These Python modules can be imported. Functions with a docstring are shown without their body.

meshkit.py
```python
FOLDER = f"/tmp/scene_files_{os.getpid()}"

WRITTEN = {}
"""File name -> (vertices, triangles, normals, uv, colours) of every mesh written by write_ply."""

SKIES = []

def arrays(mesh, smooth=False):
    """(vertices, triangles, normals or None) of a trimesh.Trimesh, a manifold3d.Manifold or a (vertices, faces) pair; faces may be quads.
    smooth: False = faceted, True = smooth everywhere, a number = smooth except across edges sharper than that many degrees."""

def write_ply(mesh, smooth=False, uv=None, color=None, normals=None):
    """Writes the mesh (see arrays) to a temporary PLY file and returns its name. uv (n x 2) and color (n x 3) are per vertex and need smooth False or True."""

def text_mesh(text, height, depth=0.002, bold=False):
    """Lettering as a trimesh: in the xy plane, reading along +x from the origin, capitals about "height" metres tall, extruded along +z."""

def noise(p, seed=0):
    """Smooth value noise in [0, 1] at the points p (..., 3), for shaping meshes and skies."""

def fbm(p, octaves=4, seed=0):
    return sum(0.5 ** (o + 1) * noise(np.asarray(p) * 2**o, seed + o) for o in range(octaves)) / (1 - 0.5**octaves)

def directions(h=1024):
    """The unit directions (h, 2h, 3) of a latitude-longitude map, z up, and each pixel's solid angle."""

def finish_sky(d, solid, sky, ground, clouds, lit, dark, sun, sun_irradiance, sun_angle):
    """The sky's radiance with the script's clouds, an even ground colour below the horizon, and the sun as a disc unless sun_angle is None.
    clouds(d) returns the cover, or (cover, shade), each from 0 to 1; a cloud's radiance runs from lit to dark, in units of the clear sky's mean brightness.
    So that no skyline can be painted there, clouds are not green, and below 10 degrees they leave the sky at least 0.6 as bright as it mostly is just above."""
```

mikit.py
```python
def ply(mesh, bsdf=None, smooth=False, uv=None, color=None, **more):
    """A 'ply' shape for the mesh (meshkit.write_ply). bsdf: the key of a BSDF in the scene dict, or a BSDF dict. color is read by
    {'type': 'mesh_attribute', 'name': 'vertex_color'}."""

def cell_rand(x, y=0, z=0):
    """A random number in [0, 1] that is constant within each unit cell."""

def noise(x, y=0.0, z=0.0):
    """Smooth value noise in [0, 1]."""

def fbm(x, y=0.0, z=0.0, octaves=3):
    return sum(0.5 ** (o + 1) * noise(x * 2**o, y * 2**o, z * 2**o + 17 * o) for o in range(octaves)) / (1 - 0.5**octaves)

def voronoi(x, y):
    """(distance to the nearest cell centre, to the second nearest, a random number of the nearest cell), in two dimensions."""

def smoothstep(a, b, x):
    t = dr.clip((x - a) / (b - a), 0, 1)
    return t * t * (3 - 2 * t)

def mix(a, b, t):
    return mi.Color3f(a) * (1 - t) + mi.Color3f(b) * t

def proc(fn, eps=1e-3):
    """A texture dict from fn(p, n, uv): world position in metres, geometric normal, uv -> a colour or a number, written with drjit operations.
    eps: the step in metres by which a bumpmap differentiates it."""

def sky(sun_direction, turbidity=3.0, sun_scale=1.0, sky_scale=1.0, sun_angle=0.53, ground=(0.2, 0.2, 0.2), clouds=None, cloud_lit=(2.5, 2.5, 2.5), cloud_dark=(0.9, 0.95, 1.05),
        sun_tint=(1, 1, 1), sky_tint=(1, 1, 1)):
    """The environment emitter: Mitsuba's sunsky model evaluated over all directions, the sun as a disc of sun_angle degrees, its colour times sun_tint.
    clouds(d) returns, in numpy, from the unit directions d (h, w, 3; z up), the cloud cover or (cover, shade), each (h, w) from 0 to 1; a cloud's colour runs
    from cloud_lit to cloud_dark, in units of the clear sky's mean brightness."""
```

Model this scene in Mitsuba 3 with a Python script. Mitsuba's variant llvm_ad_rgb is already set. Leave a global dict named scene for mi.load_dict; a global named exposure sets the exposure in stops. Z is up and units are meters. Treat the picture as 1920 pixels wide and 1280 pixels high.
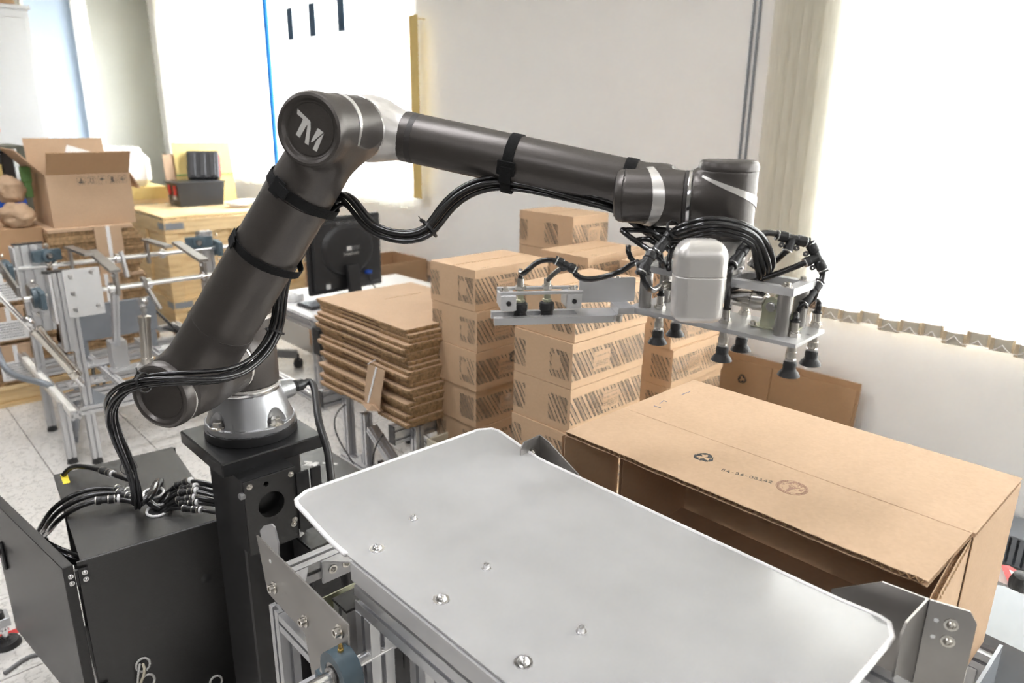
import math, random
import numpy as np
import trimesh
import mitsuba as mi
import drjit as dr
import mikit, meshkit
from mikit import proc, noise, fbm, smoothstep, mix, cell_rand
from shapely.geometry import Polygon, box as sbox, Point
from shapely import affinity

# ------------------------------------------------------------------ camera, light, exposure
FPX, CAM_H, PITCH, ROLL, YAW = 1360.0, 1.62, math.radians(16.95), math.radians(-0.65), math.radians(43.3)
EYE = np.array([0, 0, CAM_H])
def _view():
    cp, sp = math.cos(PITCH), math.sin(PITCH)
    right, fwd, down = np.array([1, 0, 0.]), np.array([0, cp, -sp]), np.array([0, -sp, -cp])
    c, s = math.cos(ROLL), math.sin(ROLL)
    m = np.array([c * right + s * down, -s * right + c * down, fwd])
    w = np.array([[math.cos(YAW), math.sin(YAW), 0], [-math.sin(YAW), math.cos(YAW), 0], [0, 0, 1]])
    return m @ w.T
VIEW = _view()          # rows: picture right, picture down, forward, in world axes (x along the wall's normal, y along the window wall)
exposure = 0.62
scene, labels = {}, {}
scene['camera'] = {'type': 'thinlens', 'fov': math.degrees(2 * math.atan(960 / FPX)), 'fov_axis': 'x', 'aperture_radius': 0.0032, 'focus_distance': 1.45,
                   'near_clip': 0.05, 'far_clip': 200.0,
                   'to_world': mi.ScalarTransform4f().look_at(origin=EYE.tolist(), target=(EYE + VIEW[2]).tolist(), up=(-VIEW[1]).tolist())}
SKY_POWER, LAMP_POWER = 68.0, 18.0
def _clouds(d):
    return np.ones(d.shape[:2]) * 0.96, np.zeros(d.shape[:2])
scene['sky'] = mikit.sky([0.75, -0.35, 0.6], turbidity=4.0, sun_scale=0.0, sky_scale=SKY_POWER, clouds=_clouds, cloud_lit=(2.5, 2.62, 2.85), cloud_dark=(1.4, 1.5, 1.65), ground=(0.35, 0.34, 0.32))

# ------------------------------------------------------------------ helpers
def _n(v):
    v = np.asarray(v, float); return v / np.linalg.norm(v)
def at(px, py, X=None, Y=None, z=None, d=None):
    """The point of the photograph's pixel on a plane of known x, y, z, or at a known depth."""
    r = np.array([(px - 960) / FPX, (py - 640) / FPX, 1.0]) @ VIEW
    if X is not None: t = X / r[0]
    elif Y is not None: t = Y / r[1]
    elif z is not None: t = (z - CAM_H) / r[2]
    else: t = d
    return EYE + r * t
def depth(p): return float((np.asarray(p) - EYE) @ VIEW[2])
def up_at(px, py, xy):
    """The height at which the pixel's ray passes over the ground point xy."""
    r = np.array([(px - 960) / FPX, (py - 640) / FPX, 1.0]) @ VIEW
    t = (xy[0] * r[0] + xy[1] * r[1]) / (r[0] ** 2 + r[1] ** 2)
    return CAM_H + t * r[2]
def V(*a): return np.array(a, float)
_taken = {}
def number(key):
    k = _taken.get(key, 0); _taken[key] = k + 1
    return key if k == 0 else f'{key}_{k:03d}'
def thing(name, label=None, cat=None, group=None, kind=None):
    key = number(name); labels[key] = {}
    if label: labels[key]['label'] = label
    if cat: labels[key]['category'] = cat
    if group: labels[key]['group'] = group
    if kind: labels[key]['kind'] = kind
    return key
def put(key, mesh, mat, smooth=False, uv=None, **kw):
    m = mesh.mesh() if isinstance(mesh, MB) else mesh
    scene[key] = mikit.ply(m, mat, smooth, uv=uv, **kw)
    return key
def part(parent, name, mesh, mat, smooth=False, label=None, uv=None, **kw):
    key = number(parent + '__' + name)
    put(key, mesh, mat, smooth, uv, **kw)
    if label: labels[key] = {'label': label}
    return key
def solo(name, mesh, mat, label, cat, group=None, smooth=False, uv=None, kind=None):
    key = thing(name, label, cat, group, kind)
    return put(key, mesh, mat, smooth, uv)
def same(parent, name, src, M):
    """Another copy of an entry's mesh and material, moved by the matrix."""
    key = number(parent + '__' + name) if parent else name
    scene[key] = {**scene[src], 'to_world': mi.ScalarTransform4f(np.asarray(M).tolist())}
    return key
def shift(x, y, z, rz=0.0):
    c, s = math.cos(rz), math.sin(rz)
    return np.array([[c, -s, 0, x], [s, c, 0, y], [0, 0, 1, z], [0, 0, 0, 1.0]])
def frame(z, hint=None):
    z = _n(z)
    h = np.array(hint if hint is not None else ([0, 0, 1.] if abs(z[2]) < 0.9 else [1., 0, 0]), float)
    x = _n(h - z * (h @ z)); return x, np.cross(z, x), z
def place(mesh, o, x, y, z):
    M = np.eye(4); M[:3, 0], M[:3, 1], M[:3, 2], M[:3, 3] = x, y, z, o
    m = mesh.copy(); m.apply_transform(M)
    if np.linalg.det(M[:3, :3]) < 0: m.invert()
    return m
SLOTTED = {}
def slot_profile(w, h, slots=True):
    """Outline of an extruded aluminium profile w x h with T-slots every 40 mm or so."""
    p = sbox(-w / 2, -h / 2, w / 2, h / 2)
    if slots:
        nw, nh = max(1, round(w / h)), max(1, round(h / w))
        u = w / nw
        for i in range(nw):
            c = -w / 2 + u * (i + .5)
            for s in (-1, 1):
                p = p.difference(sbox(c - u * .1, s * h / 2 - u * .05, c + u * .1, s * h / 2 + u * .05)).difference(sbox(c - u * .19, s * (h / 2 - u * .13) - u * .085, c + u * .19, s * (h / 2 - u * .13) + u * .085))
        u = h / nh
        for i in range(nh):
            c = -h / 2 + u * (i + .5)
            for s in (-1, 1):
                p = p.difference(sbox(s * w / 2 - u * .05, c - u * .1, s * w / 2 + u * .05, c + u * .1)).difference(sbox(s * (w / 2 - u * .13) - u * .085, c - u * .19, s * (w / 2 - u * .13) + u * .085, c + u * .19))
    return p
class MB:
    """Collects shapes that become one mesh."""
    def __init__(self): self.m = []
    def add(self, m): self.m.append(m); return self
    def box(self, c, s, R=None, ch=0.0):
        s = np.asarray(s, float) / 2
        if ch > 0:
            ch = min(ch, s.min() * .9)
            pts = [[a * (s[0] - (0 if k == 0 else ch)), b * (s[1] - (0 if k == 1 else ch)), d * (s[2] - (0 if k == 2 else ch))] for a in (-1, 1) for b in (-1, 1) for d in (-1, 1) for k in range(3)]
            m = trimesh.convex.convex_hull(np.array(pts))
        else:
            m = trimesh.creation.box(2 * s)
        if R is None: m.apply_translation(c)
        else: m = place(m, np.asarray(c, float), *[np.asarray(a, float) for a in R])
        return self.add(m)
    def span(self, a, b, ch=0.0):
        a, b = np.minimum(a, b), np.maximum(a, b)
        return self.box((a + b) / 2, b - a, ch=ch)
    def cyl(self, p0, p1, r, n=24, r1=None):
        p0, p1 = np.asarray(p0, float), np.asarray(p1, float)
        r1 = r if r1 is None else r1
        L = np.linalg.norm(p1 - p0)
        return self.lathe(p0, p1 - p0, [(0, 0), (r, 0), (r1, L), (0, L)], n)
    def lathe(self, o, axis, prof, n=32, hint=None):
        m = trimesh.creation.revolve(np.array(prof, float), sections=n)
        if m.volume < 0: m.invert()
        x, y, z = frame(axis, hint)
        return self.add(place(m, np.asarray(o, float), x, y, z))
    def ring(self, o, axis, r0, r1, h, n=40):
        return self.lathe(o, axis, [(r0, 0), (r1, 0), (r1, h), (r0, h), (r0, 0)], n)
    def tube(self, pts, r, n=10, step=0.012, closed=False):
        c = smooth_path(pts, step) if not closed else np.asarray(pts, float)
        return self.add(tube_mesh(c, r, n))
    def prism(self, poly, o, x, y, h):
        """A 2-D outline in the plane of x and y through o, thickened by h along x cross y."""
        if not isinstance(poly, Polygon) and not hasattr(poly, 'geoms'): poly = Polygon(poly)
        polys = list(poly.geoms) if hasattr(poly, 'geoms') else [poly]
        x, y = np.asarray(x, float), np.asarray(y, float)
        for p in polys:
            if p.is_empty or p.area < 1e-9: continue
            if not p.is_valid: p = p.buffer(0)
            if hasattr(p, 'geoms'): p = max(p.geoms, key=lambda q: q.area)
            m = trimesh.creation.extrude_polygon(p, abs(h), engine='earcut')
            if h < 0: m.apply_translation([0, 0, h])
            self.add(place(m, np.asarray(o, float), x, y, np.cross(x, y)))
        return self
    def bar(self, p0, p1, w=.04, h=.04, hint=None, slots=True):
        p0, p1 = np.asarray(p0, float), np.asarray(p1, float)
        x, y, z = frame(p1 - p0, hint)
        m = trimesh.creation.extrude_polygon(slot_profile(w, h, slots), np.linalg.norm(p1 - p0), engine='earcut')
        return self.add(place(m, p0, x, y, z))
    def beam(self, p0, p1, w, h, hint=None, ch=0.0):
        p0, p1 = np.asarray(p0, float), np.asarray(p1, float)
        x, y, z = frame(p1 - p0, hint)
        return self.box((p0 + p1) / 2, (w, h, np.linalg.norm(p1 - p0)), (x, y, z), ch)
    def mesh(self): return trimesh.util.concatenate(self.m)
def smooth_path(pts, step=0.012):
    from scipy.interpolate import CubicSpline
    p = np.asarray(pts, float)
    t = np.concatenate([[0], np.cumsum(np.linalg.norm(np.diff(p, axis=0), axis=1) ** .6)])
    cs = CubicSpline(t, p)
    f = cs(np.linspace(0, t[-1], 40 * len(p)))
    s = np.concatenate([[0], np.cumsum(np.linalg.norm(np.diff(f, axis=0), axis=1))])
    k = max(4, int(s[-1] / step))
    return np.stack([np.interp(np.linspace(0, s[-1], k), s, f[:, i]) for i in range(3)], 1)
def path_frames(c):
    t = np.gradient(c, axis=0); t /= np.linalg.norm(t, axis=1, keepdims=True)
    x = np.zeros_like(c); x[0] = frame(t[0])[0]
    for i in range(1, len(c)):
        v = x[i - 1] - t[i] * (x[i - 1] @ t[i]); x[i] = v / np.linalg.norm(v)
    return t, x, np.cross(t, x)
def tube_mesh(c, r, n=10):
    t, x, y = path_frames(c)
    a = np.arange(n) * 2 * np.pi / n
    v = (c[:, None] + r * (np.cos(a)[None, :, None] * x[:, None] + np.sin(a)[None, :, None] * y[:, None])).reshape(-1, 3)
    f = []
    for i in range(len(c) - 1):
        for j in range(n):
            k = (j + 1) % n
            f += [[i * n + j, i * n + k, (i + 1) * n + k], [i * n + j, (i + 1) * n + k, (i + 1) * n + j]]
    e = (len(c) - 1) * n
    for j in range(1, n - 1):
        f += [[0, j + 1, j], [e, e + j, e + j + 1]]
    return trimesh.Trimesh(v, np.array(f), process=False)
def bundle(pts, n, r, spread, seed, twist=1.2, step=0.013, ends=None):
    """n hoses that run side by side along a path; each is one mesh."""
    rng = np.random.RandomState(seed)
    c = smooth_path(pts, step); t, x, y = path_frames(c)
    s = np.linspace(0, 1, len(c)); out = []
    for k in range(n):
        a0, rad = 2 * np.pi * k / max(1, n - 1), spread * (0 if k == n - 1 and n > 4 else 1)
        ph = rng.rand(3) * 6.28
        a = a0 + twist * s * 2 + .35 * np.sin(5 * s * 3.1 + ph[0])
        q = rad * (1 + .18 * np.sin(21 * s + ph[1])) + r * .5 * np.sin(16 * s + ph[2])
        p = c + (q * np.cos(a))[:, None] * x + (q * np.sin(a))[:, None] * y
        out.append(tube_mesh(p, r, 9))
    return out
def patch(fn, nu, nv, th=0.0008):
    """A thin curved sheet: fn(u, v) for u, v from 0 to 1 -> (point, outward normal)."""
    U, W = np.meshgrid(np.linspace(0, 1, nu), np.linspace(0, 1, nv), indexing='ij')
    P, N = fn(U.ravel(), W.ravel())
    v = np.vstack([P + N * th, P - N * th]); k = nu * nv; f = []
    for i in range(nu - 1):
        for j in range(nv - 1):
            a, b, c, d = i * nv + j, (i + 1) * nv + j, (i + 1) * nv + j + 1, i * nv + j + 1
            f += [[a, b, c], [a, c, d], [k + a, k + c, k + b], [k + a, k + d, k + c]]
    rim = [(i * nv) for i in range(nu)] + [(nu - 1) * nv + j for j in range(1, nv)] + [i * nv + nv - 1 for i in range(nu - 2, -1, -1)] + [j for j in range(nv - 2, 0, -1)]
    for a, b in zip(rim, rim[1:] + rim[:1]):
        f += [[a, k + a, k + b], [a, k + b, b]]
    m = trimesh.Trimesh(v, np.array(f), process=False)
    return m
def blob(fn, lo, hi, res):
    """Surface of the distance function fn(p) <= 0 (naive surface nets, then settled on the surface)."""
    lo, hi = np.asarray(lo, float), np.asarray(hi, float)
    n = np.ceil((hi - lo) / res).astype(int) + 1
    g = [lo[i] + res * np.arange(n[i]) for i in range(3)]
    P = np.stack(np.meshgrid(*g, indexing='ij'), -1)
    F = fn(P.reshape(-1, 3)).reshape(n)
    S = F < 0
    c = [S[i:n[0] - 1 + i, j:n[1] - 1 + j, k:n[2] - 1 + k] for i in (0, 1) for j in (0, 1) for k in (0, 1)]
    tot = sum(a.astype(int) for a in c)
    act = (tot > 0) & (tot < 8)
    idx = -np.ones(act.shape, int); idx[act] = np.arange(act.sum())
    v = (np.argwhere(act) + .5) * res + lo
    quads = []
    for ax in range(3):
        a = [slice(None)] * 3; b = [slice(None)] * 3
        a[ax], b[ax] = slice(0, n[ax] - 1), slice(1, n[ax])
        cr = S[tuple(a)] != S[tuple(b)]
        o = [k for k in range(3) if k != ax]
        e = np.argwhere(cr)
        ok = np.all([(e[:, k] > 0) & (e[:, k] < n[k] - 1) for k in o], axis=0); e = e[ok]
        def cell(d0, d1):
            q = e.copy(); q[:, o[0]] += d0; q[:, o[1]] += d1
            return idx[q[:, 0], q[:, 1], q[:, 2]]
        q = np.stack([cell(-1, -1), cell(0, -1), cell(0, 0), cell(-1, 0)], 1)
        flip = S[tuple(a)][cr][ok] if ax != 1 else ~S[tuple(a)][cr][ok]
        q[~flip] = q[~flip][:, ::-1]
        quads.append(q)
    q = np.vstack(quads)
    h = res * .25
    for _ in range(4):
        f0 = fn(v)
        gr = np.stack([fn(v + np.eye(3)[k] * h) - fn(v - np.eye(3)[k] * h) for k in range(3)], 1) / (2 * h)
        v = v - np.clip(f0, -res, res)[:, None] * gr / np.maximum((gr ** 2).sum(1, keepdims=True), .2)
    m = trimesh.Trimesh(v, np.vstack([q[:, [0, 1, 2]], q[:, [0, 2, 3]]]), process=False)
    return m
def sd_cyl(p, o, ax, s0, s1, r, rd=0.0):
    ax = _n(ax); q = p - o
    s = q @ ax; rad = np.linalg.norm(q - s[:, None] * ax, axis=1)
    d0, d1 = rad - (r - rd), np.abs(s - (s0 + s1) / 2) - ((s1 - s0) / 2 - rd)
    return np.minimum(np.maximum(d0, d1), 0) + np.hypot(np.maximum(d0, 0), np.maximum(d1, 0)) - rd
def sd_cone(p, o, ax, s0, s1, r0, r1):
    ax = _n(ax); q = p - o
    s = q @ ax; rad = np.linalg.norm(q - s[:, None] * ax, axis=1)
    r = r0 + (r1 - r0) * np.clip((s - s0) / (s1 - s0), 0, 1)
    return np.maximum((rad - r) * .97, np.maximum(s0 - s, s - s1))
def smin(a, b, k):
    h = np.clip(.5 + .5 * (b - a) / k, 0, 1)
    return b * (1 - h) + a * h - k * h * (1 - h)
def bolt(mb, o, axis, r=.005, h=.005, washer=True):
    """A socket head screw with its hexagon recess."""
    mb.lathe(o, axis, [(0, h * .45), (r * .52, h * .45), (r * .55, h), (r * .92, h), (r, h * .88), (r, 0), (0, 0)], 16)
    if washer: mb.lathe(o, axis, [(0, 0), (r * 1.5, 0), (r * 1.5, r * .22), (r, r * .25), (0, r * .25)], 20)
    return mb
def button(mb, o, axis, r=.008):
    """A round button-head screw on a washer."""
    mb.lathe(o, axis, [(0, r * .62), (r * .36, r * .62), (r * .4, r * .95), (r * .62, r * .86), (r * .85, r * .62), (r * .98, r * .3), (r, .22 * r), (r * 1.5, r * .2), (r * 1.5, 0), (0, 0)], 24)
    return mb
def text(s, h, o, x, y, th=0.0006):
    m = meshkit.text_mesh(s, h)
    return m
# ------------------------------------------------------------------ materials
def rgb(r, g, b): return {'type': 'rgb', 'value': [float(r), float(g), float(b)]}
def srgb(r, g, b):
    f = lambda c: (c / 255 / 12.92) if c <= 10 else ((c / 255 + .055) / 1.055) ** 2.4
    return rgb(f(r), f(g), f(b))
def mat(key, color, rough=.5, metal=0.0, spec=.5, bump=None, **kw):
    b = {'type': 'principled', 'base_color': color if isinstance(color, dict) else rgb(*color), 'roughness': rough, 'metallic': metal, 'specular': spec, **kw}
    if bump: b = {'type': 'bumpmap', 'arbitrary': {**bump[0]}, 'scale': bump[1], 'bsdf': b}
    scene['mat_' + key] = {'type': 'twosided', 'bsdf': b}
    return 'mat_' + key
# the robot's metallic grey paint, with a very fine sparkle
M_ROBOT = mat('robot_grey', proc(lambda p, n, uv: mi.Color3f(.085, .077, .073) * (.86 + .28 * noise(p.x * 1500, p.y * 1500, p.z * 1500))), .36, .6, .6)
M_ROBOT_DARK = mat('robot_dark', (.045, .041, .040), .5, .1)
M_ROBOT_SILVER = mat('robot_silver', (.74, .72, .70), .33, .6)
M_ROBOT_BASE = mat('robot_base', (.36, .365, .38), .36, .7)
M_CHROME = mat('chrome', (.86, .86, .87), .14, 1.0)
M_NICKEL = mat('nickel', (.70, .67, .62), .22, 1.0)
M_STEEL = mat('steel', proc(lambda p, n, uv: mi.Color3f(.36, .345, .33) * (.82 + .3 * fbm(p.x * 14, p.y * 14, p.z * 14, 2))), .40, .9)
M_ALU = mat('aluminium', (.60, .605, .62), .36, .75)
M_ALU_PLATE = mat('aluminium_plate', (.56, .56, .57), .42, .55)
M_ALU_WHITE = mat('aluminium_white', (.62, .62, .625), .45, .3)
M_ZINC = mat('zinc_green', proc(lambda p, n, uv: mix((.50, .55, .46), (.62, .60, .42), fbm(p.x * 60, p.y * 60, p.z * 60, 2))), .3, .75)
M_BLACK_PAINT = mat('black_paint', (.008, .008, .009), .36, 0, .6)
M_CABINET = mat('cabinet_grey', proc(lambda p, n, uv: mi.Color3f(.013, .0125, .0125) * (.8 + .4 * noise(p.x * 700, p.y * 700, p.z * 700))), .36, 0, .75)
M_BLACK_PLASTIC = mat('black_plastic', (.014, .014, .015), .38)
M_RUBBER = mat('black_rubber', (.017, .017, .018), .52)
M_HOSE = mat('black_hose', (.008, .008, .009), .14, 0, .6)
M_VELCRO = mat('black_hook_tape', proc(lambda p, n, uv: mi.Color3f(.010, .010, .0105) * (.6 + .9 * noise(p.x * 900, p.y * 900, p.z * 900))), .9, 0, .2)
M_BEARING = mat('bearing_blue', proc(lambda p, n, uv: mi.Color3f(.055, .085, .105) * (.8 + .4 * fbm(p.x * 90, p.y * 90, p.z * 90, 2))), .42)
M_BRASS = mat('brass', (.70, .48, .16), .25, 1.0)
M_WHITE_PLASTIC = mat('white_plastic', (.82, .82, .82), .35)
M_WHITE_PAPER = mat('white_paper', (.78, .78, .78), .7)
M_WHITE_PAINT = mat('white_paint', (.80, .79, .75), .55)
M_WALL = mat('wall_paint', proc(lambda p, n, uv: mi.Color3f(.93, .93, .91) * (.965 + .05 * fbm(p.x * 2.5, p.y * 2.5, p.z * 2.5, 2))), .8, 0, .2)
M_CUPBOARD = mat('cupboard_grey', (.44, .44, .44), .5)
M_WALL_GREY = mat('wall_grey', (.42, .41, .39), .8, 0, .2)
M_HEM = mat('blind_hem', (.46, .38, .27), .8, 0, .2)
M_CREAM = mat('cream_plastic', (.66, .61, .48), .45)
M_GREY_METAL = mat('grey_metal', proc(lambda p, n, uv: mix((.20, .22, .245), (.29, .31, .34), fbm(p.x * 9, p.y * 9, p.z * 9, 3))), .42, .35)
M_GREY_PLASTIC = mat('grey_plastic', (.20, .20, .205), .5)
M_COVER = mat('cover_paint', proc(lambda p, n, uv: mix((.25, .275, .30), (.31, .335, .36), fbm(p.x * 9, p.y * 9, p.z * 9, 3))), .55)
M_RED = mat('red_paint', (.55, .03, .03), .5)
M_BLUE = mat('blue_paint', (.01, .06, .35), .4)
M_BLUE_ROD = mat('blue_rod', (.0, .16, .55), .45)
M_YELLOW = mat('yellow_label', (.75, .60, .04), .5)
M_GREEN = mat('green_card', (.10, .22, .06), .5)
M_PINK = mat('pink_plastic', (.55, .22, .24), .4)
M_OLIVE = mat('olive_metal', (.09, .095, .075), .5)
M_YELLOW_CARD = mat('yellow_card', (.62, .47, .18), .7)
M_DARK_BLUE = mat('dark_blue', (.015, .05, .10), .5)
M_SEAL = mat('print_brown', (.30, .17, .12), .8)
M_INK = mat('print_black', (.030, .028, .028), .7)
M_PEN = mat('pen_blue', (.12, .16, .28), .7)
M_GREY_LETTER = mat('letter_grey', (.62, .61, .59), .5)
M_FLOOR = mat('floor_tile', proc(lambda p, n, uv: mix((.70, .68, .65), (.48, .465, .44), smoothstep(.50, .80, fbm(p.x * 95, p.y * 95, 0, 2)) * .8 + .15 * fbm(p.x * 3, p.y * 3, 5, 2))), .42)
M_GROUT = mat('floor_grout', (.16, .15, .14), .8)
M_WOOD = mat('pale_wood', proc(lambda p, n, uv: mix((.74, .56, .32), (.60, .42, .21), smoothstep(.3, .75, fbm(p.x * 5 + 3 * p.z, p.y * 5, p.z * 46, 3)))), .6)
def _kraft(a, b):
    return proc(lambda p, n, uv: mix(a, b, .55 * fbm(p.x * 170, p.y * 170, p.z * 170, 2) + .45 * fbm(p.x * 11, p.y * 11, p.z * 11, 2)))
M_CARD = mat('cardboard', _kraft((.52, .365, .245), (.44, .30, .195)), .75, 0, .25)
M_CARD_DARK = mat('cardboard_brown', _kraft((.42, .265, .155), (.35, .215, .12)), .8, 0, .2)
M_CARD_EDGE = mat('cardboard_edge', proc(lambda p, n, uv: mix((.40, .26, .14), (.20, .125, .065), smoothstep(.35, .65, noise(p.x * 260, p.y * 260, p.z * 40)))), .85, 0, .2)
M_FLUTE = mat('cardboard_flute', (.40, .265, .15), .85, 0, .2)
def _carton(p, n, uv):
    """Kraft board with the printed slanted bars of a parcel carton; u tells the face and the metres along it, v the metres up and the print's variant."""
    face, var = dr.floor(uv.x / 2), dr.floor(uv.y / 2)
    s, t = uv.x - 2 * face, uv.y - 2 * var
    kraft = mix((.56, .385, .25), (.48, .325, .20), .6 * fbm(p.x * 150, p.y * 150, p.z * 150, 2) + .4 * fbm(p.x * 9, p.y * 9, p.z * 9, 2))
    q = (s + t * .62 + .05 * cell_rand(var, face, 3)) / .0235
    c = dr.floor(q); f = q - c
    line = (f < .25) | ((f > .34) & (f < .50) & (cell_rand(c, var, face) < .33))
    ink = dr.select(line, 1.0, dr.select((f > .54) & (f < .92) & (cell_rand(c, var, face + 5) < .62), .36, 0.0))
    band = dr.select((t > .032) & (t < .148), 1.0, 0.0)
    start = .265 + .02 * cell_rand(var, 1, 1)
    endf = dr.select((s < .055 + .02 * cell_rand(var, 2, 2)) | ((s > .205) & (s < .31)), 1.0, 0.0)
    on = band * dr.select(face < .5, endf, dr.select(face < 1.5, 1.0, 0.0))
    ps = .10 + .12 * cell_rand(var, 5, 5)
    panel = dr.select(face < .5, dr.select((s > .215) & (s < .262) & (t > .062) & (t < .128) & (cell_rand(var, 9, 9) > .4), 1.0, 0.0),
                      dr.select((s > ps) & (s < ps + .105) & (t > .048) & (t < .128), 1.0, 0.0))
    row = (t - .055) / .0085
    line = dr.select((row - dr.floor(row) < .55) & (cell_rand(dr.floor(row), 4, var) > .3) & (noise(s * 420, dr.floor(row) * 7.3, var) > .42) & (s > ps + .008) & (s < ps + .094) & (t < .122) & (face > .5), .6, 0.0)
    edge = dr.select((dr.abs(s - ps) < .0008) | (dr.abs(s - ps - .105) < .0008), .7, 0.0)
    k = dr.select(panel > .5, dr.maximum(line, dr.select(face > .5, edge, .08)), ink * on)
    return kraft * (1 - k) + mi.Color3f(.028, .024, .022) * k
M_CARTON = mat('printed_carton', proc(_carton), .62, 0, .3)
M_SHEET = mat('frosted_sheet', proc(lambda p, n, uv: mi.Color3f(.43, .43, .435) * (.90 + .18 * fbm(p.x * 13, p.y * 13, p.z * 13, 3))), .08, 0, .5)
M_SHEET_RIM = mat('sheet_rim', (.90, .89, .90), .3)
scene['mat_blind'] = {'type': 'principledthin', 'base_color': proc(lambda p, n, uv: mi.Color3f(.86, .84, .76) * (.93 + .1 * noise(p.x * 350, p.y * 350, p.z * 14))), 'roughness': .7, 'diff_trans': 1.0, 'spec_trans': 0.0}
scene['mat_glass'] = {'type': 'thindielectric', 'int_ior': 1.5}
scene['mat_clear_film'] = {'type': 'thindielectric', 'int_ior': 1.5}
scene['mat_frosted_pane'] = {'type': 'principledthin', 'base_color': rgb(.50, .60, .74), 'roughness': .5, 'diff_trans': .05, 'spec_trans': 0.0}

# ------------------------------------------------------------------ the room
WX, BACK, CEIL = 3.27, 9.9, 3.3                     # window wall's x, back wall's y, ceiling height
X0, Y0 = -7.5, -5.5
TILE = .4533
def struct(name, mesh, m, **kw):
    key = thing(name, kind='structure'); return put(key, mesh, m, **kw)
struct('floor', MB().span((X0, Y0, -.12), (WX + .2, BACK + .2, -.004)), M_GROUT)
tile = MB().box((0, 0, -.006), (TILE - .004, TILE - .004, .012), ch=.0015)
tx0, ty0 = .545 - 3 * TILE, 2.333 - 1 * TILE
first_tile = None
for i in range(7):
    for j in range(-6, 17):
        x, y = tx0 + (i + .5) * TILE, ty0 + (j + .5) * TILE
        if x + TILE / 2 > WX or y + TILE / 2 > BACK: continue
        if first_tile is None:
            first_tile = part('floor', 'tile', tile, M_FLOOR); scene[first_tile]['to_world'] = mi.ScalarTransform4f(shift(x, y, 0).tolist())
        else: same('floor', 'tile', first_tile, shift(x, y, 0))
struct('ceiling', MB().span((X0, Y0, CEIL), (WX + .2, BACK + .2, CEIL + .1)), M_WHITE_PAINT)
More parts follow.
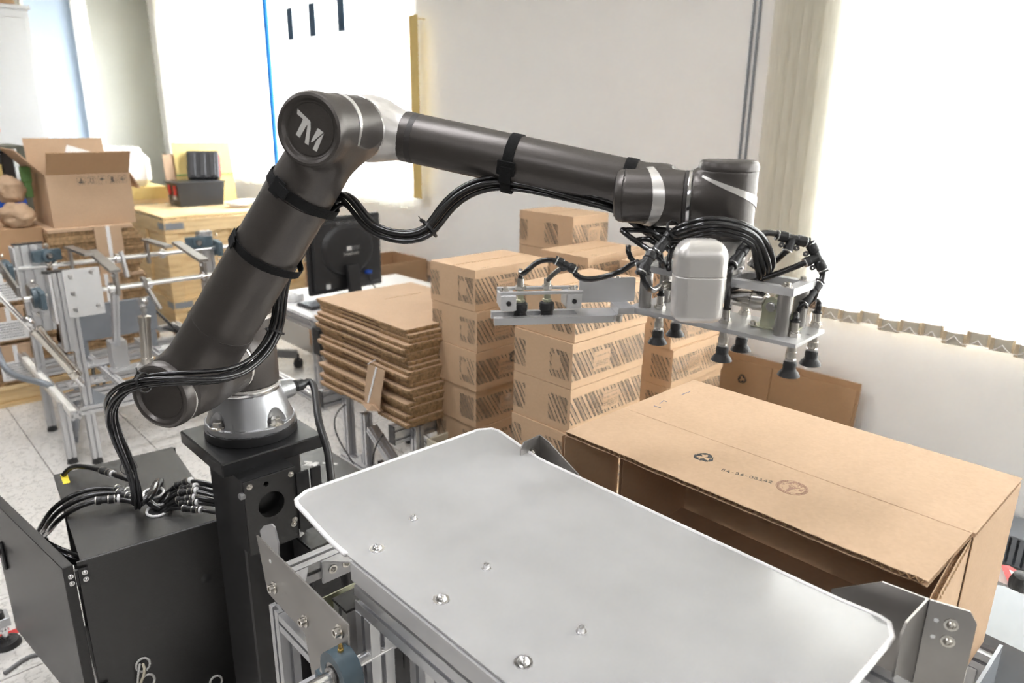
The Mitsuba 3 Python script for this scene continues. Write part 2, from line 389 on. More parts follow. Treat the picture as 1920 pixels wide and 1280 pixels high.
# window wall with two openings
W1, W2 = (-5.0, 1.60, .845, 2.75), (4.52, 9.36, 1.10, 2.9)
m = MB()
cuts = [Y0, W1[0], W1[1], W2[0], W2[1], BACK + .2]
for a, b in ((cuts[0], cuts[1]), (cuts[2], cuts[3]), (cuts[4], cuts[5])): m.span((WX, a, 0), (WX + .2, b, CEIL))
for w in (W1, W2):
    m.span((WX, w[0], 0), (WX + .2, w[1], w[2])); m.span((WX, w[0], w[3]), (WX + .2, w[1], CEIL))
m.span((WX - .035, 1.42, 0), (WX, 2.604, CEIL))       # the shallow pier between the two windows
struct('wall_right', m, M_WALL)
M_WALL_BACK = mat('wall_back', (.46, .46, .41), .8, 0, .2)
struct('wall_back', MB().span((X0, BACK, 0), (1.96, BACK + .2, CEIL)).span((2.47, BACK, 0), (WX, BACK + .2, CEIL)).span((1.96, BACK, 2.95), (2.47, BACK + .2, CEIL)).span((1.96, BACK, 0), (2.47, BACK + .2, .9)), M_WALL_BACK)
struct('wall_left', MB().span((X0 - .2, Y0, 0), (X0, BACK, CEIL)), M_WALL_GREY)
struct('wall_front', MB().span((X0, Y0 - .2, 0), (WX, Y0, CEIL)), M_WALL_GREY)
struct('baseboard_right', MB().span((WX - .014, Y0, 0), (WX, 1.42, .07)).span((WX - .014, 2.61, 0), (WX, BACK, .07)), M_GREY_PLASTIC)
for k, w in enumerate((W1, W2)):
    t = thing(f'window_{k + 1}', kind='structure')
    f = MB()
    n = 3 if k == 0 else 4
    for i in range(n + 1):
        y = w[0] + (w[1] - w[0]) * i / n
        y = min(max(y, w[0] + .025), w[1] - .025)
        f.span((WX + .10, y - .025, w[2]), (WX + .15, y + .025, w[3]))
    for z in (w[2] + .025, w[3] - .025): f.span((WX + .10, w[0], z - .025), (WX + .15, w[1], z + .025))
    part(t, 'frame', f, M_WHITE_PAINT)
    for i in range(n):
        a, b = w[0] + (w[1] - w[0]) * i / n, w[0] + (w[1] - w[0]) * (i + 1) / n
        part(t, 'pane', MB().span((WX + .124, a + .05, w[2] + .05), (WX + .1245, b - .05, w[3] - .05)), 'mat_glass')
# the frosted light beside the back cupboard
t = thing('window_3', kind='structure')
part(t, 'frame', MB().span((1.955, BACK - .02, .9), (1.985, BACK + .1, 2.95)).span((2.44, BACK - .04, 0), (2.60, BACK, CEIL)).span((1.985, BACK + .02, 2.90), (2.44, BACK + .1, 2.95)), M_WHITE_PAINT)
part(t, 'pane', MB().span((1.985, BACK + .05, .9), (2.46, BACK + .056, 2.95)), 'mat_frosted_pane')
# vertical blinds: every slat hangs on its own, with its bead chain
def blind(name, label, ys, z0, z1, angs, chain, xs):
    t = thing(name, label, 'vertical blind')
    part(t, 'head_rail', MB().span((WX - .09, min(ys) - .06, z1), (WX - .04, max(ys) + .06, z1 + .04)), M_WHITE_PLASTIC)
    base = None
    for i, y in enumerate(ys):
        a, dz = angs[i], .010 * math.sin(i * 2.3)
        w = .089
        def fn(u, v):
            q = (u - .5) * w; bow = .004 * np.cos((u - .5) * 3.1)
            c, s = math.cos(a), math.sin(a)
            return np.stack([xs - q * s - bow * c, y + q * c - bow * s, z0 + dz + (z1 - z0 - dz) * v], 1), np.stack([-np.full_like(u, c), -np.full_like(u, s), 0 * u], 1)
        U, W = np.meshgrid(np.linspace(0, 1, 5), np.linspace(0, 1, 2), indexing='ij')
        P, _ = fn(U.ravel(), W.ravel())
        f = []
        for k in range(4): f += [[2 * k, 2 * k + 2, 2 * k + 3], [2 * k, 2 * k + 3, 2 * k + 1]]
        part(t, 'slat', trimesh.Trimesh(P, np.array(f), process=False), 'mat_blind', True)
        if chain: part(t, 'slat_weight', MB().box((xs - .0, y, z0 + dz + .026), (.004, .086, .052), (V(math.cos(a), math.sin(a), 0), V(-math.sin(a), math.cos(a), 0), V(0, 0, 1))), M_HEM)
        if chain and i + 1 < len(ys):
            pts = [(xs - .012, y + (ys[i + 1] - y) * k / 6, z0 + .030 - .028 * (1 - (2 * k / 6 - 1) ** 2)) for k in range(7)]
            part(t, 'bead_chain', MB().tube(pts, .0016, 5, .012), M_WHITE_PLASTIC)
rng = random.Random(4)
ys = [1.70 - .046 * i for i in range(6)] + [1.40 - .0835 * i for i in range(76)]
blind('vertical_blind', 'cream vertical blind over the big window on the right, with bead chains below', ys, .785, 2.94,
      [.5 + .12 * rng.random() for _ in range(6)] + [.10 + .08 * rng.random() for _ in range(76)], True, WX - .06)
ys = [9.40 - .0835 * i for i in range(59)]
blind('vertical_blind', 'overexposed vertical blind over the far window behind the robot arm', ys, .98, 2.94,
      [1.35 if k < 3 else 1.2 if k in (21, 30, 33, 36) else .22 + .25 * rng.random() for k in range(59)], False, WX - .06)
# ceiling lights (the room's own lamps, above the frame)
lamp = MB().box((0, 0, -.008), (1.16, .26, .006))
rimm = MB().box((0, 0, -.001), (1.24, .34, .02))
i = 0
for x in (-2.2, .35, 1.25, 1.9):
    for y in {-2.2: (-3.0, -.5, 2.6), .35: (-3.0, 1.2, 2.9, 4.2), 1.25: (), 1.9: (-3.6,)}[x]:
        t = thing('ceiling_light', 'white fluorescent panel set in the ceiling', 'ceiling light', 'fluorescent panels in the ceiling')
        M = shift(x, y, CEIL - .012)
        k = part(t, 'housing', rimm, M_WHITE_PAINT); scene[k]['to_world'] = mi.ScalarTransform4f(M.tolist())
        k = number(t + '__diffuser')
        scene[k] = {**mikit.ply(trimesh.Trimesh([[-.58, -.13, -.012], [.58, -.13, -.012], [.58, .13, -.012], [-.58, .13, -.012]], [[0, 2, 1], [0, 3, 2]], process=False), M_WHITE_PLASTIC), 'to_world': mi.ScalarTransform4f(M.tolist()),
                    'emitter': {'type': 'area', 'radiance': rgb(LAMP_POWER, LAMP_POWER, LAMP_POWER * 1.03)}}
solo('wall_conduit', MB().cyl((WX - .042, 1.86, 0), (WX - .042, 1.86, CEIL), .006, 10), M_GREY_METAL, 'thin grey pipe running up the wall, left of the cream blind, further from it', 'pipe')
solo('wall_conduit', MB().cyl((WX - .042, 1.83, 0), (WX - .042, 1.83, CEIL), .006, 10), M_GREY_METAL, 'thin grey pipe running up the wall, left of the cream blind, nearer to it', 'pipe')
solo('blind_cord', MB().cyl((WX - .042, 1.755, .8), (WX - .042, 1.755, 2.94), .004, 8), M_CARD, 'thin tan cord hanging beside the cream blind', 'cord')
solo('hanging_strip', MB().span((WX - .10, 4.335, 1.069), (WX - .096, 4.435, 2.30), ch=.001).cyl((WX - .098, 4.385, 2.28), (WX + .002, 4.385, 2.28), .004, 8).span((WX - .102, 4.33, 1.60), (WX - .095, 4.44, 1.607)), M_YELLOW_CARD, 'narrow tan strip hanging against the bright wall behind the forearm', 'strip')
solo('blue_rod', MB().cyl(at(516, 285, X=WX - .12) - V(0, 0, 1.3), at(496.4, 0, X=WX - .12) + V(0, 0, .5), .022, 12), M_BLUE_ROD, 'slim bright blue rod standing before the overexposed window', 'rod')
for a, b, c in (((545, 62), (549, 75), 'leftmost'), ((584, 22), (591, 68), 'middle'), ((638, 8), (646, 58), 'rightmost')):
    A, B = at(a[0], a[1], X=WX - .11), at(b[0], b[1], X=WX - .11)
    solo('blue_hanging_tab', MB().span((WX - .112, A[1] - .05, B[2]), (WX - .108, A[1] + .05, max(A[2], B[2] + .25)), ch=.001).cyl((WX - .11, A[1], max(A[2], B[2] + .25) - .01), (WX - .07, A[1], 2.94), .003, 6), M_DARK_BLUE, f'dark blue tab hanging at the top of the overexposed window, {c} of three', 'tab')
solo('light_switch', MB().box(at(305, 287, X=WX - .012), (.02, .09, .13), ch=.004).box(at(305, 287, X=WX - .025), (.012, .035, .06), ch=.003), M_GREY_PLASTIC, 'small grey switch on the wall at the left end of the far window', 'switch')
# ------------------------------------------------------------------ pedestal and robot arm
Z = V(0, 0, 1)
A_, P_ = _n(V(.858, .514, 0)), _n(V(.514, -.858, 0))     # axis of the shoulder and elbow joints; level direction of the arm's plane
BASE = V(.643, 1.585, .930)
S2, S3, F3, S4 = V(.479, 1.486, 1.092), V(.674, 1.160, 1.602), V(.776, 1.221, 1.602), V(1.059, .750, 1.504)
S6 = V(1.041, .616, 1.504)
S4W = S6 - .106 * P_
UP, FD = _n(S3 - S2), _n(S4 - F3)
def around(o, ax, r, hint=None):
    x, y, z = frame(ax, hint)
    return lambda ang, s: (np.asarray(o) + np.asarray(s)[..., None] * z + r * (np.cos(ang)[..., None] * x + np.sin(ang)[..., None] * y), np.cos(ang)[..., None] * x + np.sin(ang)[..., None] * y)

t = thing('robot_pedestal', 'black steel column with a square top plate that carries the robot arm', 'pedestal')
part(t, 'top_plate', MB().span((.515, 1.452, .872), (.759, 1.697, .905), ch=.003), M_BLACK_PAINT)
part(t, 'column', MB().span((.560, 1.490, .012), (.715, 1.660, .872), ch=.004), M_BLACK_PAINT)
part(t, 'foot_plate', MB().span((.46, 1.36, 0), (.84, 1.79, .014), ch=.003), M_BLACK_PAINT)
for sx, sy in ((.49, 1.39), (.81, 1.39), (.49, 1.76), (.81, 1.76)):
    part(t, 'anchor_bolt', bolt(MB(), (sx, sy, .014), Z, .011, .014), M_CHROME)

rb = thing('industrial_robot', 'dark grey six-axis robot arm with silver rings, reaching over the big open carton', 'robot arm')
part(rb, 'base_pad', MB().lathe(BASE - V(0, 0, .025), Z, [(0, 0), (.103, 0), (.105, .003), (.105, .022), (.098, .025), (0, .025)], 64), M_BLACK_PLASTIC, 35)
# flared base with four bolt recesses
ex4 = [math.radians(a) for a in (-165, -75, 15, 105)]
def _basefn(p):
    q = p - BASE
    d = sd_cone(p, BASE, Z, .008, .085, .100, .072)
    rad = np.hypot(q[:, 0], q[:, 1])
    d = np.minimum(d, np.maximum(rad - .102, np.abs(q[:, 2] - .006) - .008))
    for a in ex4:
        c = V(math.cos(a), math.sin(a), 0) * .106
        w = q - c
        e = np.sqrt((w[:, 0] / 1.0) ** 2 + (w[:, 1] / 1.0) ** 2 + (np.maximum(w[:, 2] - .014, 0) / 1.75) ** 2) - .030
        e = np.maximum(e, .013 - w[:, 2])
        d = np.maximum(d, -e)
    return d
part(rb, 'base', blob(_basefn, BASE + V(-.115, -.115, -.006), BASE + V(.115, .115, .094), .0026), M_ROBOT_BASE, 40)
for a in ex4:
    o = BASE + V(math.cos(a) * .089, math.sin(a) * .089, .013)
    part(rb, 'base_bolt', MB().lathe(o, Z, [(0, 0), (.016, 0), (.016, .003), (.0115, .004), (.0115, .014), (.010, .016), (0, .016)], 6).lathe(o, Z, [(0, 0), (.018, 0), (.018, .002), (0, .002)], 20), M_NICKEL)
part(rb, 'base_ring', MB().lathe(BASE + V(0, 0, .084), Z, [(0, 0), (.0735, 0), (.0745, .002), (.0745, .007), (.0725, .009), (0, .009)], 64), M_CHROME, 35)
part(rb, 'base_ring', MB().lathe(BASE + V(0, 0, .093), Z, [(0, 0), (.0715, 0), (.0715, .006), (0, .006)], 64), M_ROBOT_SILVER, 35)
# cable gland on the base
gd = _n(V(.75, .05, .0)); g0 = BASE + V(0, 0, .055)
part(rb, 'cable_socket', MB().lathe(g0 + gd * .060, gd, [(0, 0), (.030, 0), (.022, .052), (.0, .052)], 28), M_ROBOT_BASE, 35)
k = part(rb, 'cable_gland', MB().lathe(g0 + gd * .110, gd, [(0, 0), (.016, 0), (.016, .010), (0, .010)], 6).lathe(g0 + gd * .119, gd, [(0, 0), (.0125, 0), (.0125, .004), (.0145, .006), (.0145, .022), (.010, .030), (0, .030)], 20), M_BLACK_PLASTIC, 35)
e0 = g0 + gd * .146
part(rb, 'power_cable', MB().tube([e0, e0 + gd * .02, at(598, 790, d=1.70), at(613, 840, d=1.66), at(620, 890, d=1.63), at(630, 960, d=1.60), at(648, 1090, d=1.56), at(660, 1180, z=.012)], .0088, 14), M_BLACK_PLASTIC, True)

# shoulder column and shoulder joint
HUB = S2 + .191 * A_
def _colfn(p):
    c = sd_cyl(p, BASE, Z, .099, .262, .0725, .004)
    h = sd_cyl(p, S2, A_, .136, .20, .063, .003)
    return smin(c, h, .022)
part(rb, 'turret', blob(_colfn, BASE + V(-.10, -.10, .092), BASE + V(.09, .09, .272), .0032), M_ROBOT, 50)
part(rb, 'turret_ring', MB().lathe(BASE + V(0, 0, .258), Z, [(0, 0), (.0735, 0), (.0735, .008), (0, .008)], 64), M_ROBOT_SILVER, 35)
part(rb, 'turret_cap', MB().lathe(BASE + V(0, 0, .266), Z, [(0, 0), (.0715, 0), (.0715, .024), (.068, .032), (.060, .036), (.048, .034), (.045, .036), (0, .036)], 64), M_ROBOT, 35)
part(rb, 'joint_ring', MB().lathe(S2 + .129 * A_, A_, [(0, 0), (.0645, 0), (.0655, .002), (.0655, .006), (.0645, .008), (0, .008)], 64), M_ROBOT_SILVER, 35)
def cap(o, ax, r, name, disc, m=M_ROBOT, inner=.70, deep=.024):
    """A joint's round cover: a rounded rim with a flat disc let into it; ax points out of the joint."""
    part(rb, name, MB().lathe(o, ax, [(0, 0), (r, 0), (r, deep * .35), (r * .985, deep * .7), (r * .94, deep * .92), (r * .87, deep), (r * .80, deep * .93), (r * .745, deep * .66), (r * inner, deep * .6), (0, deep * .6)], 72), m, 30)
    part(rb, disc, MB().lathe(o + _n(ax) * deep * .58, ax, [(0, 0), (r * .685, 0), (r * .685, .0012), (r * .675, .0016), (0, .0016)], 72), m, 30)
RH2 = .0665
def _sh(p):
    a = sd_cyl(p, S2, A_, -.052, .128, RH2, .002)
    b = sd_cone(p, S2, UP, 0, .165, .068, .0635)
    return smin(a, b, .030)
part(rb, 'shoulder_joint', blob(_sh, S2 + V(-.17, -.20, -.13), S2 + V(.22, .16, .22), .0036), M_ROBOT, 50)
part(rb, 'joint_ring', MB().lathe(S2 - .0605 * A_, A_, [(0, 0), (RH2 + .0012, 0), (RH2 + .0012, .0065), (0, .0065)], 72), M_ROBOT_SILVER, 35)
cap(S2 - .060 * A_, -A_, RH2 + .002, 'shoulder_cap', 'shoulder_disc')
part(rb, 'neck_band', MB().lathe(S2 + .150 * UP, UP, [(0, 0), (.0645, 0), (.0645, .022), (0, .022)], 72), M_ROBOT, 35)
part(rb, 'upper_arm_tube', MB().lathe(S2 + .172 * UP, UP, [(0, 0), (.0638, 0), (.0636, .002), (.0605, .300), (0, .300)], 72), M_ROBOT, 35)
part(rb, 'neck_band', MB().lathe(S2 + .472 * UP, UP, [(0, 0), (.0612, 0), (.0612, .020), (0, .020)], 72), M_ROBOT, 35)
# elbow
RH3 = .0585
def _el(p):
    a = sd_cyl(p, S3, A_, -.062, .058, RH3, .002)
    b = sd_cone(p, S3, -UP, 0, .146, .056, .0600)
    return smin(a, b, .030)
part(rb, 'elbow_joint', blob(_el, S3 + V(-.16, -.14, -.17), S3 + V(.14, .17, .12), .0034), M_ROBOT, 50)
cap(S3 - .074 * A_, -A_, RH3 + .0025, 'elbow_cap', 'elbow_disc')
part(rb, 'joint_seam', MB().lathe(S3 - .0755 * A_, A_, [(0, 0), (RH3 + .0005, 0), (RH3 + .0005, .016), (0, .016)], 72), M_ROBOT, 35)
# silver swoosh bands are thin sheets on the housings: fn(angle) -> start and width along the axis
def band(o, ax, r, a0, a1, fn, n=60, hint=None, name='silver_band', m=None, sd=None):
    ar = around(o, ax, r + .0006, hint)
    def g(u, v):
        ang = a0 + (a1 - a0) * u; s0, w = fn(u)
        P, N = ar(ang, s0 + w * v)
        if sd is not None:
            for _ in range(6): P = P + N * np.clip(.0007 - sd(P), 0, .01)[:, None]
        return P, N
    part(rb, name, patch(g, n, 5, .0006), m or M_ROBOT_SILVER, 35)
xx, yy, _ = frame(A_)
band(S3, A_, RH3, -2.4, 2.0, lambda u: (-.018 - .060 * np.abs(u - .5) ** 1.5, .004 + .013 * np.sin(np.pi * u)), sd=_el)
part(rb, 'joint_ring', MB().lathe(S3 + .0575 * A_, A_, [(0, 0), (RH3 - .001, 0), (RH3, .001), (RH3, .005), (RH3 - .0015, .006), (0, .006)], 72), M_CHROME, 35)
def _fe(p):
    a = sd_cyl(p, S3, A_, .064, .170, .0565, .026)
    b = sd_cone(p, F3, FD, 0, .082, .050, .0445)
    return smin(a, b, .030)
part(rb, 'elbow_bend', blob(_fe, S3 + V(.0, -.10, -.10), S3 + V(.25, .16, .10), .0032), M_ROBOT_SILVER, 50)
part(rb, 'neck_band', MB().lathe(F3 + .074 * FD, FD, [(0, 0), (.0455, 0), (.0455, .016), (0, .016)], 64), M_ROBOT, 35)
part(rb, 'neck_band', MB().lathe(F3 + .089 * FD, FD, [(0, 0), (.0452, 0), (.0452, .012), (0, .012)], 64), M_ROBOT_DARK, 35)
part(rb, 'forearm_tube', MB().lathe(F3 + .100 * FD, FD, [(0, 0), (.0445, 0), (.0450, .002), (.0440, .42), (0, .42)], 64), M_ROBOT, 35)
# wrist: joint 4 behind, joint 5 lying, joint 6 upright
def _w4(p):
    a = sd_cyl(p, S4, A_, -.030, .050, .0435, .016)
    b = sd_cone(p, S4, -FD, 0, .05, .043, .0437)
    return smin(a, b, .02)
part(rb, 'wrist_joint', blob(_w4, S4 + V(-.09, -.09, -.06), S4 + V(.09, .09, .06), .003), M_ROBOT, 50)
RH5 = .0430
def _w5(p):
    a = sd_cyl(p, S6, P_, -.160, -.064, RH5, .002)
    b = sd_cyl(p, S4W, A_, 0, .060, .041, .002)
    return smin(a, b, .02)
part(rb, 'wrist_joint', blob(_w5, S6 - .11 * P_ + V(-.10, -.08, -.055), S6 - .11 * P_ + V(.10, .10, .055), .003), M_ROBOT, 50)
part(rb, 'wrist_cap', MB().lathe(S6 - .1595 * P_, -P_, [(0, 0), (RH5, 0), (RH5 * .985, .006), (RH5 * .93, .011), (RH5 * .80, .014), (0, .0145)], 64), M_ROBOT, 30)
xa, ya, _ = frame(P_)
front5 = math.atan2(-A_ @ ya, -A_ @ xa)
band(S6, P_, RH5, front5 - 1.75, front5 + 1.75, lambda u: (-.128 + .018 * np.sin(np.pi * u) ** 1.3, .008 + .011 * np.sin(np.pi * u)), sd=_w5)
part(rb, 'neck_band', MB().lathe(S6 - .064 * P_, P_, [(0, 0), (RH5 + .0004, 0), (RH5 + .0004, .005), (0, .005)], 64), M_ROBOT_DARK, 35)
part(rb, 'joint_ring', MB().lathe(S6 - .0585 * P_, P_, [(0, 0), (RH5 + .0008, 0), (RH5 + .0012, .001), (RH5 + .0012, .005), (RH5, .006), (0, .006)], 64), M_CHROME, 35)
RH6 = .0455
def _w6(p):
    a = sd_cyl(p, S6, Z, -.058, .046, RH6, .0015)
    b = sd_cyl(p, S6, -P_, 0, .0525, .0425, .001)
    return smin(a, b, .018)
part(rb, 'flange_joint', blob(_w6, S6 + V(-.085, -.07, -.065), S6 + V(.07, .085, .055), .0028), M_ROBOT, 50)
part(rb, 'flange_cap', MB().lathe(S6 + V(0, 0, .0455), Z, [(0, 0), (RH6 + .0006, 0), (RH6 + .0008, .006), (RH6 * .96, .0125), (RH6 * .88, .0150), (RH6 * .6, .0155), (0, .0150)], 64), M_ROBOT, 30)
f6 = math.atan2(-_n(VIEW[2] * V(1, 1, 0)) @ frame(Z)[1], -_n(VIEW[2] * V(1, 1, 0)) @ frame(Z)[0])
band(S6, Z, RH6, f6 - 1.15, f6 + 1.75, lambda u: (.036 - .058 * u, .003 + .016 * u), sd=_w6)
part(rb, 'neck_band', MB().lathe(S6 + V(0, 0, -.0615), Z, [(0, 0), (.040, 0), (.0425, .006), (0, .006)], 64), M_ROBOT_DARK, 35)
part(rb, 'tool_flange', MB().lathe(S6 + V(0, 0, -.118), Z, [(0, 0), (.030, 0), (.034, .004), (.034, .010), (.0375, .013), (.0385, .018), (.0385, .050), (.0405, .053), (.0405, .0575), (0, .0575)], 64), M_ROBOT_SILVER, 35)
part(rb, 'tool_flange_ring', MB().lathe(S6 + V(0, 0, -.106), Z, [(.034, 0), (.0395, 0), (.0395, .003), (.034, .003)], 64), M_CHROME, 35)
ho = S6 + V(0, 0, -.085)
hd = _n(VIEW[0] * V(1, 1, 0))
part(rb, 'handle', MB().tube([ho + hd * .036 + V(0, 0, .012), ho + hd * .048 + V(0, 0, .014), ho + hd * .054 + V(0, 0, .006), ho + hd * .053 + V(0, 0, -.010), ho + hd * .046 + V(0, 0, -.018)], .0045, 12, .004), M_ROBOT_SILVER, True)
# camera module at the wrist
CC = at(1310, 524, d=1.066)
def _cam(p):
    q = p - CC
    u, w, z = q @ hd, q @ np.cross(Z, hd), q[:, 2]
    tap = 1 - .06 * np.clip(-(z + .01) / .06, 0, 1)
    dx, dy = np.abs(u) - (.0372 * tap - .018), np.abs(w) - (.027 - .018)
    top = .0605
    side = np.hypot(np.maximum(dx, 0), np.maximum(dy, 0)) + np.minimum(np.maximum(dx, dy), 0) - .018
    r = .026
    d0, d1 = side + r, z - (top - r)
    up = np.minimum(np.maximum(d0, d1), 0) + np.hypot(np.maximum(d0, 0), np.maximum(d1, 0)) - r
    r = .010
    d0, d1 = side + r, -z - (.0605 - r)
    dn = np.minimum(np.maximum(d0, d1), 0) + np.hypot(np.maximum(d0, 0), np.maximum(d1, 0)) - r
    return np.maximum(up, dn)
def _half(s):
    return lambda p: np.maximum(_cam(p), s * (p[:, 2] - (CC[2] + .008)) + .0004)
part(rb, 'camera_housing', blob(_half(-1), CC - V(.05, .05, .07), CC + V(.05, .05, .07), .0022), M_ROBOT_SILVER, 50, label='upper half of the silver camera housing beside the wrist')
part(rb, 'camera_housing', blob(_half(1), CC - V(.05, .05, .07), CC + V(.05, .05, .07), .0022), M_ROBOT_SILVER, 50, label='lower half of the silver camera housing beside the wrist')
part(rb, 'camera_bracket', MB().beam(CC + V(0, 0, -.03), S6 + V(0, 0, -.107), .03, .008, hint=Z, ch=.001), M_ALU_PLATE)
# logo on the elbow and shoulder discs
LOGO = [[(-1.0, 1.0), (.02, 1.0), (.33, .70), (.33, -.0), (.06, -.62), (-.14, -.62), (.08, .62), (-.34, .62), (-.34, -.62), (-.64, -.62), (-.64, .66), (-1.0, .66)],
        [(.40, .40), (.16, -.62), (.44, -.62), (.86, .62), (.60, .62)], [(.92, .62), (.56, -.30), (.66, -.62), (.96, -.62), (.96, .62)]]
def logo(o, ax, size, m, name, rot):
    out = -_n(ax); yv = _n(Z - out * (Z @ out)); xv = np.cross(yv, out)
    c, s = math.cos(rot), math.sin(rot)
    x2, y2 = c * xv + s * yv, -s * xv + c * yv
    T1 = [[(-.95, .62), (-.12, .62), (.10, .42), (.10, -.0), (-.08, -.62), (-.24, -.62), (-.06, .36), (-.10, .36), (-.42, -.62), (-.70, -.62), (-.40, .30), (-.95, .30)],
          [(.16, .10), (.02, -.62), (.26, -.62), (.80, .62), (.42, .62)], [(.92, .62), (.86, .62), (.44, -.32), (.40, -.40), (.62, -.62), (.92, -.62)]]
    mb = MB()
    for pl in T1: mb.prism([(a * size, b * size) for a, b in pl], o, x2, y2, .0008)
    part(rb, name, mb, m)
ld = S3 - .074 * A_ - A_ * (.024 * .58 + .0017)
_out = -A_; _yv = _n(Z - _out * (Z @ _out)); _xv = np.cross(_yv, _out)
def disc_logo(o, size, m, name, pts):
    mb = MB()
    for pl in pts: mb.prism([(a * size, b * size) for a, b in pl], o, _xv, _yv, .0008)
    part(rb, name, mb, m)
# outline read off the photograph, in units of the disc's radius (x right, y up)
TMPTS = [[(-.46, .80), (-.02, .42), (.06, .30), (.02, .00), (-.06, -.64), (-.24, -.52), (-.10, .18), (-.42, -.42), (-.62, -.26), (-.30, .36), (-.54, .62)],
         [(.06, -.58), (.10, -.28), (.42, .12), (.62, -.08)], [(.10, -.62), (.64, -.14), (.34, -.94), (.18, -.82), (.34, -.48)]]
disc_logo(ld, RH3 * .685, M_GREY_LETTER, 'logo', [[(-.52, .80), (.02, .32), (.02, .10), (-.14, -.62), (-.30, -.52), (-.12, .16), (-.16, .17), (-.52, -.32), (-.68, -.20), (-.30, .40), (-.56, .60)],
          [(-.09, -.56), (.34, .06), (.58, -.10), (.02, -.50), (-.09, -.30)], [(-.06, -.58), (.02, -.58), (.60, -.14), (.22, -.86), (.04, -.76), (.28, -.36)]])
# hook-and-loop straps round the arm
def strap(o, ax, r, w, label, tab_ang, bulge_ang, bulge):
    x, y, z = frame(ax)
    n = 64; ang = np.linspace(0, 2 * np.pi, n + 1)[:-1]
    def rad(a):
        d = (a - bulge_ang + np.pi) % (2 * np.pi) - np.pi
        return r + bulge * np.exp(-(d / .42) ** 2)
    v, f = [], []
    for s, e in ((-w / 2, .0018), (w / 2, .0018), (w / 2, .0002), (-w / 2, .0002)):
        rr = rad(ang) + e
        v.append(o + s * z + rr[:, None] * (np.cos(ang)[:, None] * x + np.sin(ang)[:, None] * y))
    v = np.vstack(v)
    for k in range(4):
        for i in range(n):
            j = (i + 1) % n; a, b = k * n, ((k + 1) % 4) * n
            f += [[a + i, a + j, b + j], [a + i, b + j, b + i]]
    key = thing('hook_and_loop_strap', label, 'strap', 'black straps around the robot arm')
    part(key, 'loop', trimesh.Trimesh(v, np.array(f), process=False), M_VELCRO, 40)
    if tab_ang is not None:
        c = V(math.cos(tab_ang), math.sin(tab_ang), 0); nn = c[0] * x + c[1] * y; tt = np.cross(z, nn)
        mb = MB()
        mb.box(o + nn * (rad(np.array([tab_ang]))[0] + .0035), (w * 1.75, .026, .003), (z, tt, nn), ch=.001)
        mb.box(o + nn * (rad(np.array([tab_ang]))[0] + .005) + tt * .012, (w * 1.1, .030, .003), (z, tt, nn), ch=.001)
        part(key, 'buckle', mb, M_VELCRO)
    return x, y, z
def ang_of(o, ax, px, py):
    """Angle round the axis at which a link's surface faces the pixel's side."""
    x, y, z = frame(ax); dr_ = at(px, py, d=depth(o)) - o
    return math.atan2(dr_ @ y, dr_ @ x)
toward = lambda o: _n(EYE - o)
def front_ang(o, ax):
    x, y, z = frame(ax); q = toward(o); return math.atan2(q @ y, q @ x)
c1 = S2 + .500 * UP
strap(c1, _n(UP + .10 * A_), .0618, .018, 'black strap with a buckle just below the elbow joint', front_ang(c1, UP) - .75, ang_of(c1, UP, 640, 372), .011)
c2 = S2 + .362 * UP
strap(c2, UP, .0628, .016, 'black strap halfway up the upper arm', front_ang(c2, UP) - 1.2, ang_of(c2, UP, 552, 497), .012)
c3 = F3 + .288 * FD
strap(c3, FD, .0450, .019, 'black strap with a buckle around the middle of the forearm', front_ang(c3, FD) + .35, ang_of(c3, FD, 955, 420), .014)
c4 = F3 + .497 * FD
strap(c4, FD, .0445, .020, 'black strap at the wrist end of the forearm', None, ang_of(c4, FD, 1190, 450), .012)
# ------------------------------------------------------------------ vacuum gripper under the flange
TY = math.radians(4.0)
LX, WY = V(-math.sin(TY), math.cos(TY), 0), V(math.cos(TY), math.sin(TY), 0)   # along the plate towards the robot; away from the camera
TO = V(1.055, .617, 0)
def g(l, w, z): return TO + l * LX + w * WY + V(0, 0, z)
GR = (WY, LX, V(0, 0, 1))
def gbox(mb, l0, l1, w0, w1, z0, z1, ch=.0006):
    return mb.box(g((l0 + l1) / 2, (w0 + w1) / 2, (z0 + z1) / 2), (w1 - w0, l1 - l0, z1 - z0), GR, ch)
gr = thing('vacuum_gripper', 'aluminium vacuum gripper with six black suction cups under the robot flange', 'gripper')
ZU, ZL = 1.386, 1.310
# upper plate with two windows cut through
up = sbox(-.136, -.042, .140, .042)
for a, b in ((-.118, -.030), (.034, .122)): up = up.difference(sbox(a, -.026, b, .026).buffer(-.004).buffer(.004))
part(gr, 'upper_plate', MB().prism(up, g(0, 0, ZU - .012), LX, -WY, .012), M_ALU_PLATE)
part(gr, 'flange_adapter', MB().cyl(g(0, 0, ZU), g(0, 0, ZU + .0) + V(S6[0] - TO[0], S6[1] - TO[1], .002), .033, 32), M_ALU_PLATE, 35)
lower = Polygon([(-.158, -.047), (.150, -.047), (.150, .050), (-.158, .066)]).difference(Point(-.150, .0).buffer(.004))
part(gr, 'lower_plate', MB().prism(lower, g(0, 0, ZL - .006), LX, -WY, .006).prism(sbox(-.122, -.0465, .060, .040), g(0, 0, ZL - .013), LX, -WY, .0072).prism(sbox(.090, -.0465, .150, .040), g(0, 0, ZL - .013), LX, -WY, .0072), M_ALU_PLATE)
for l in (-.121, .124):
    for w in (-.032, .032):
        part(gr, 'post', MB().cyl(g(l, w, ZL), g(l, w, ZU - .012), .0112, 24), M_STEEL, 35)
        part(gr, 'screw', bolt(MB(), g(l, w, ZU), Z, .0055, .006), M_NICKEL)
CUPS = [(.101, -.020), (.104, .045), (-.026, -.028), (-.024, .045), (-.137, -.024), (-.140, .054)]
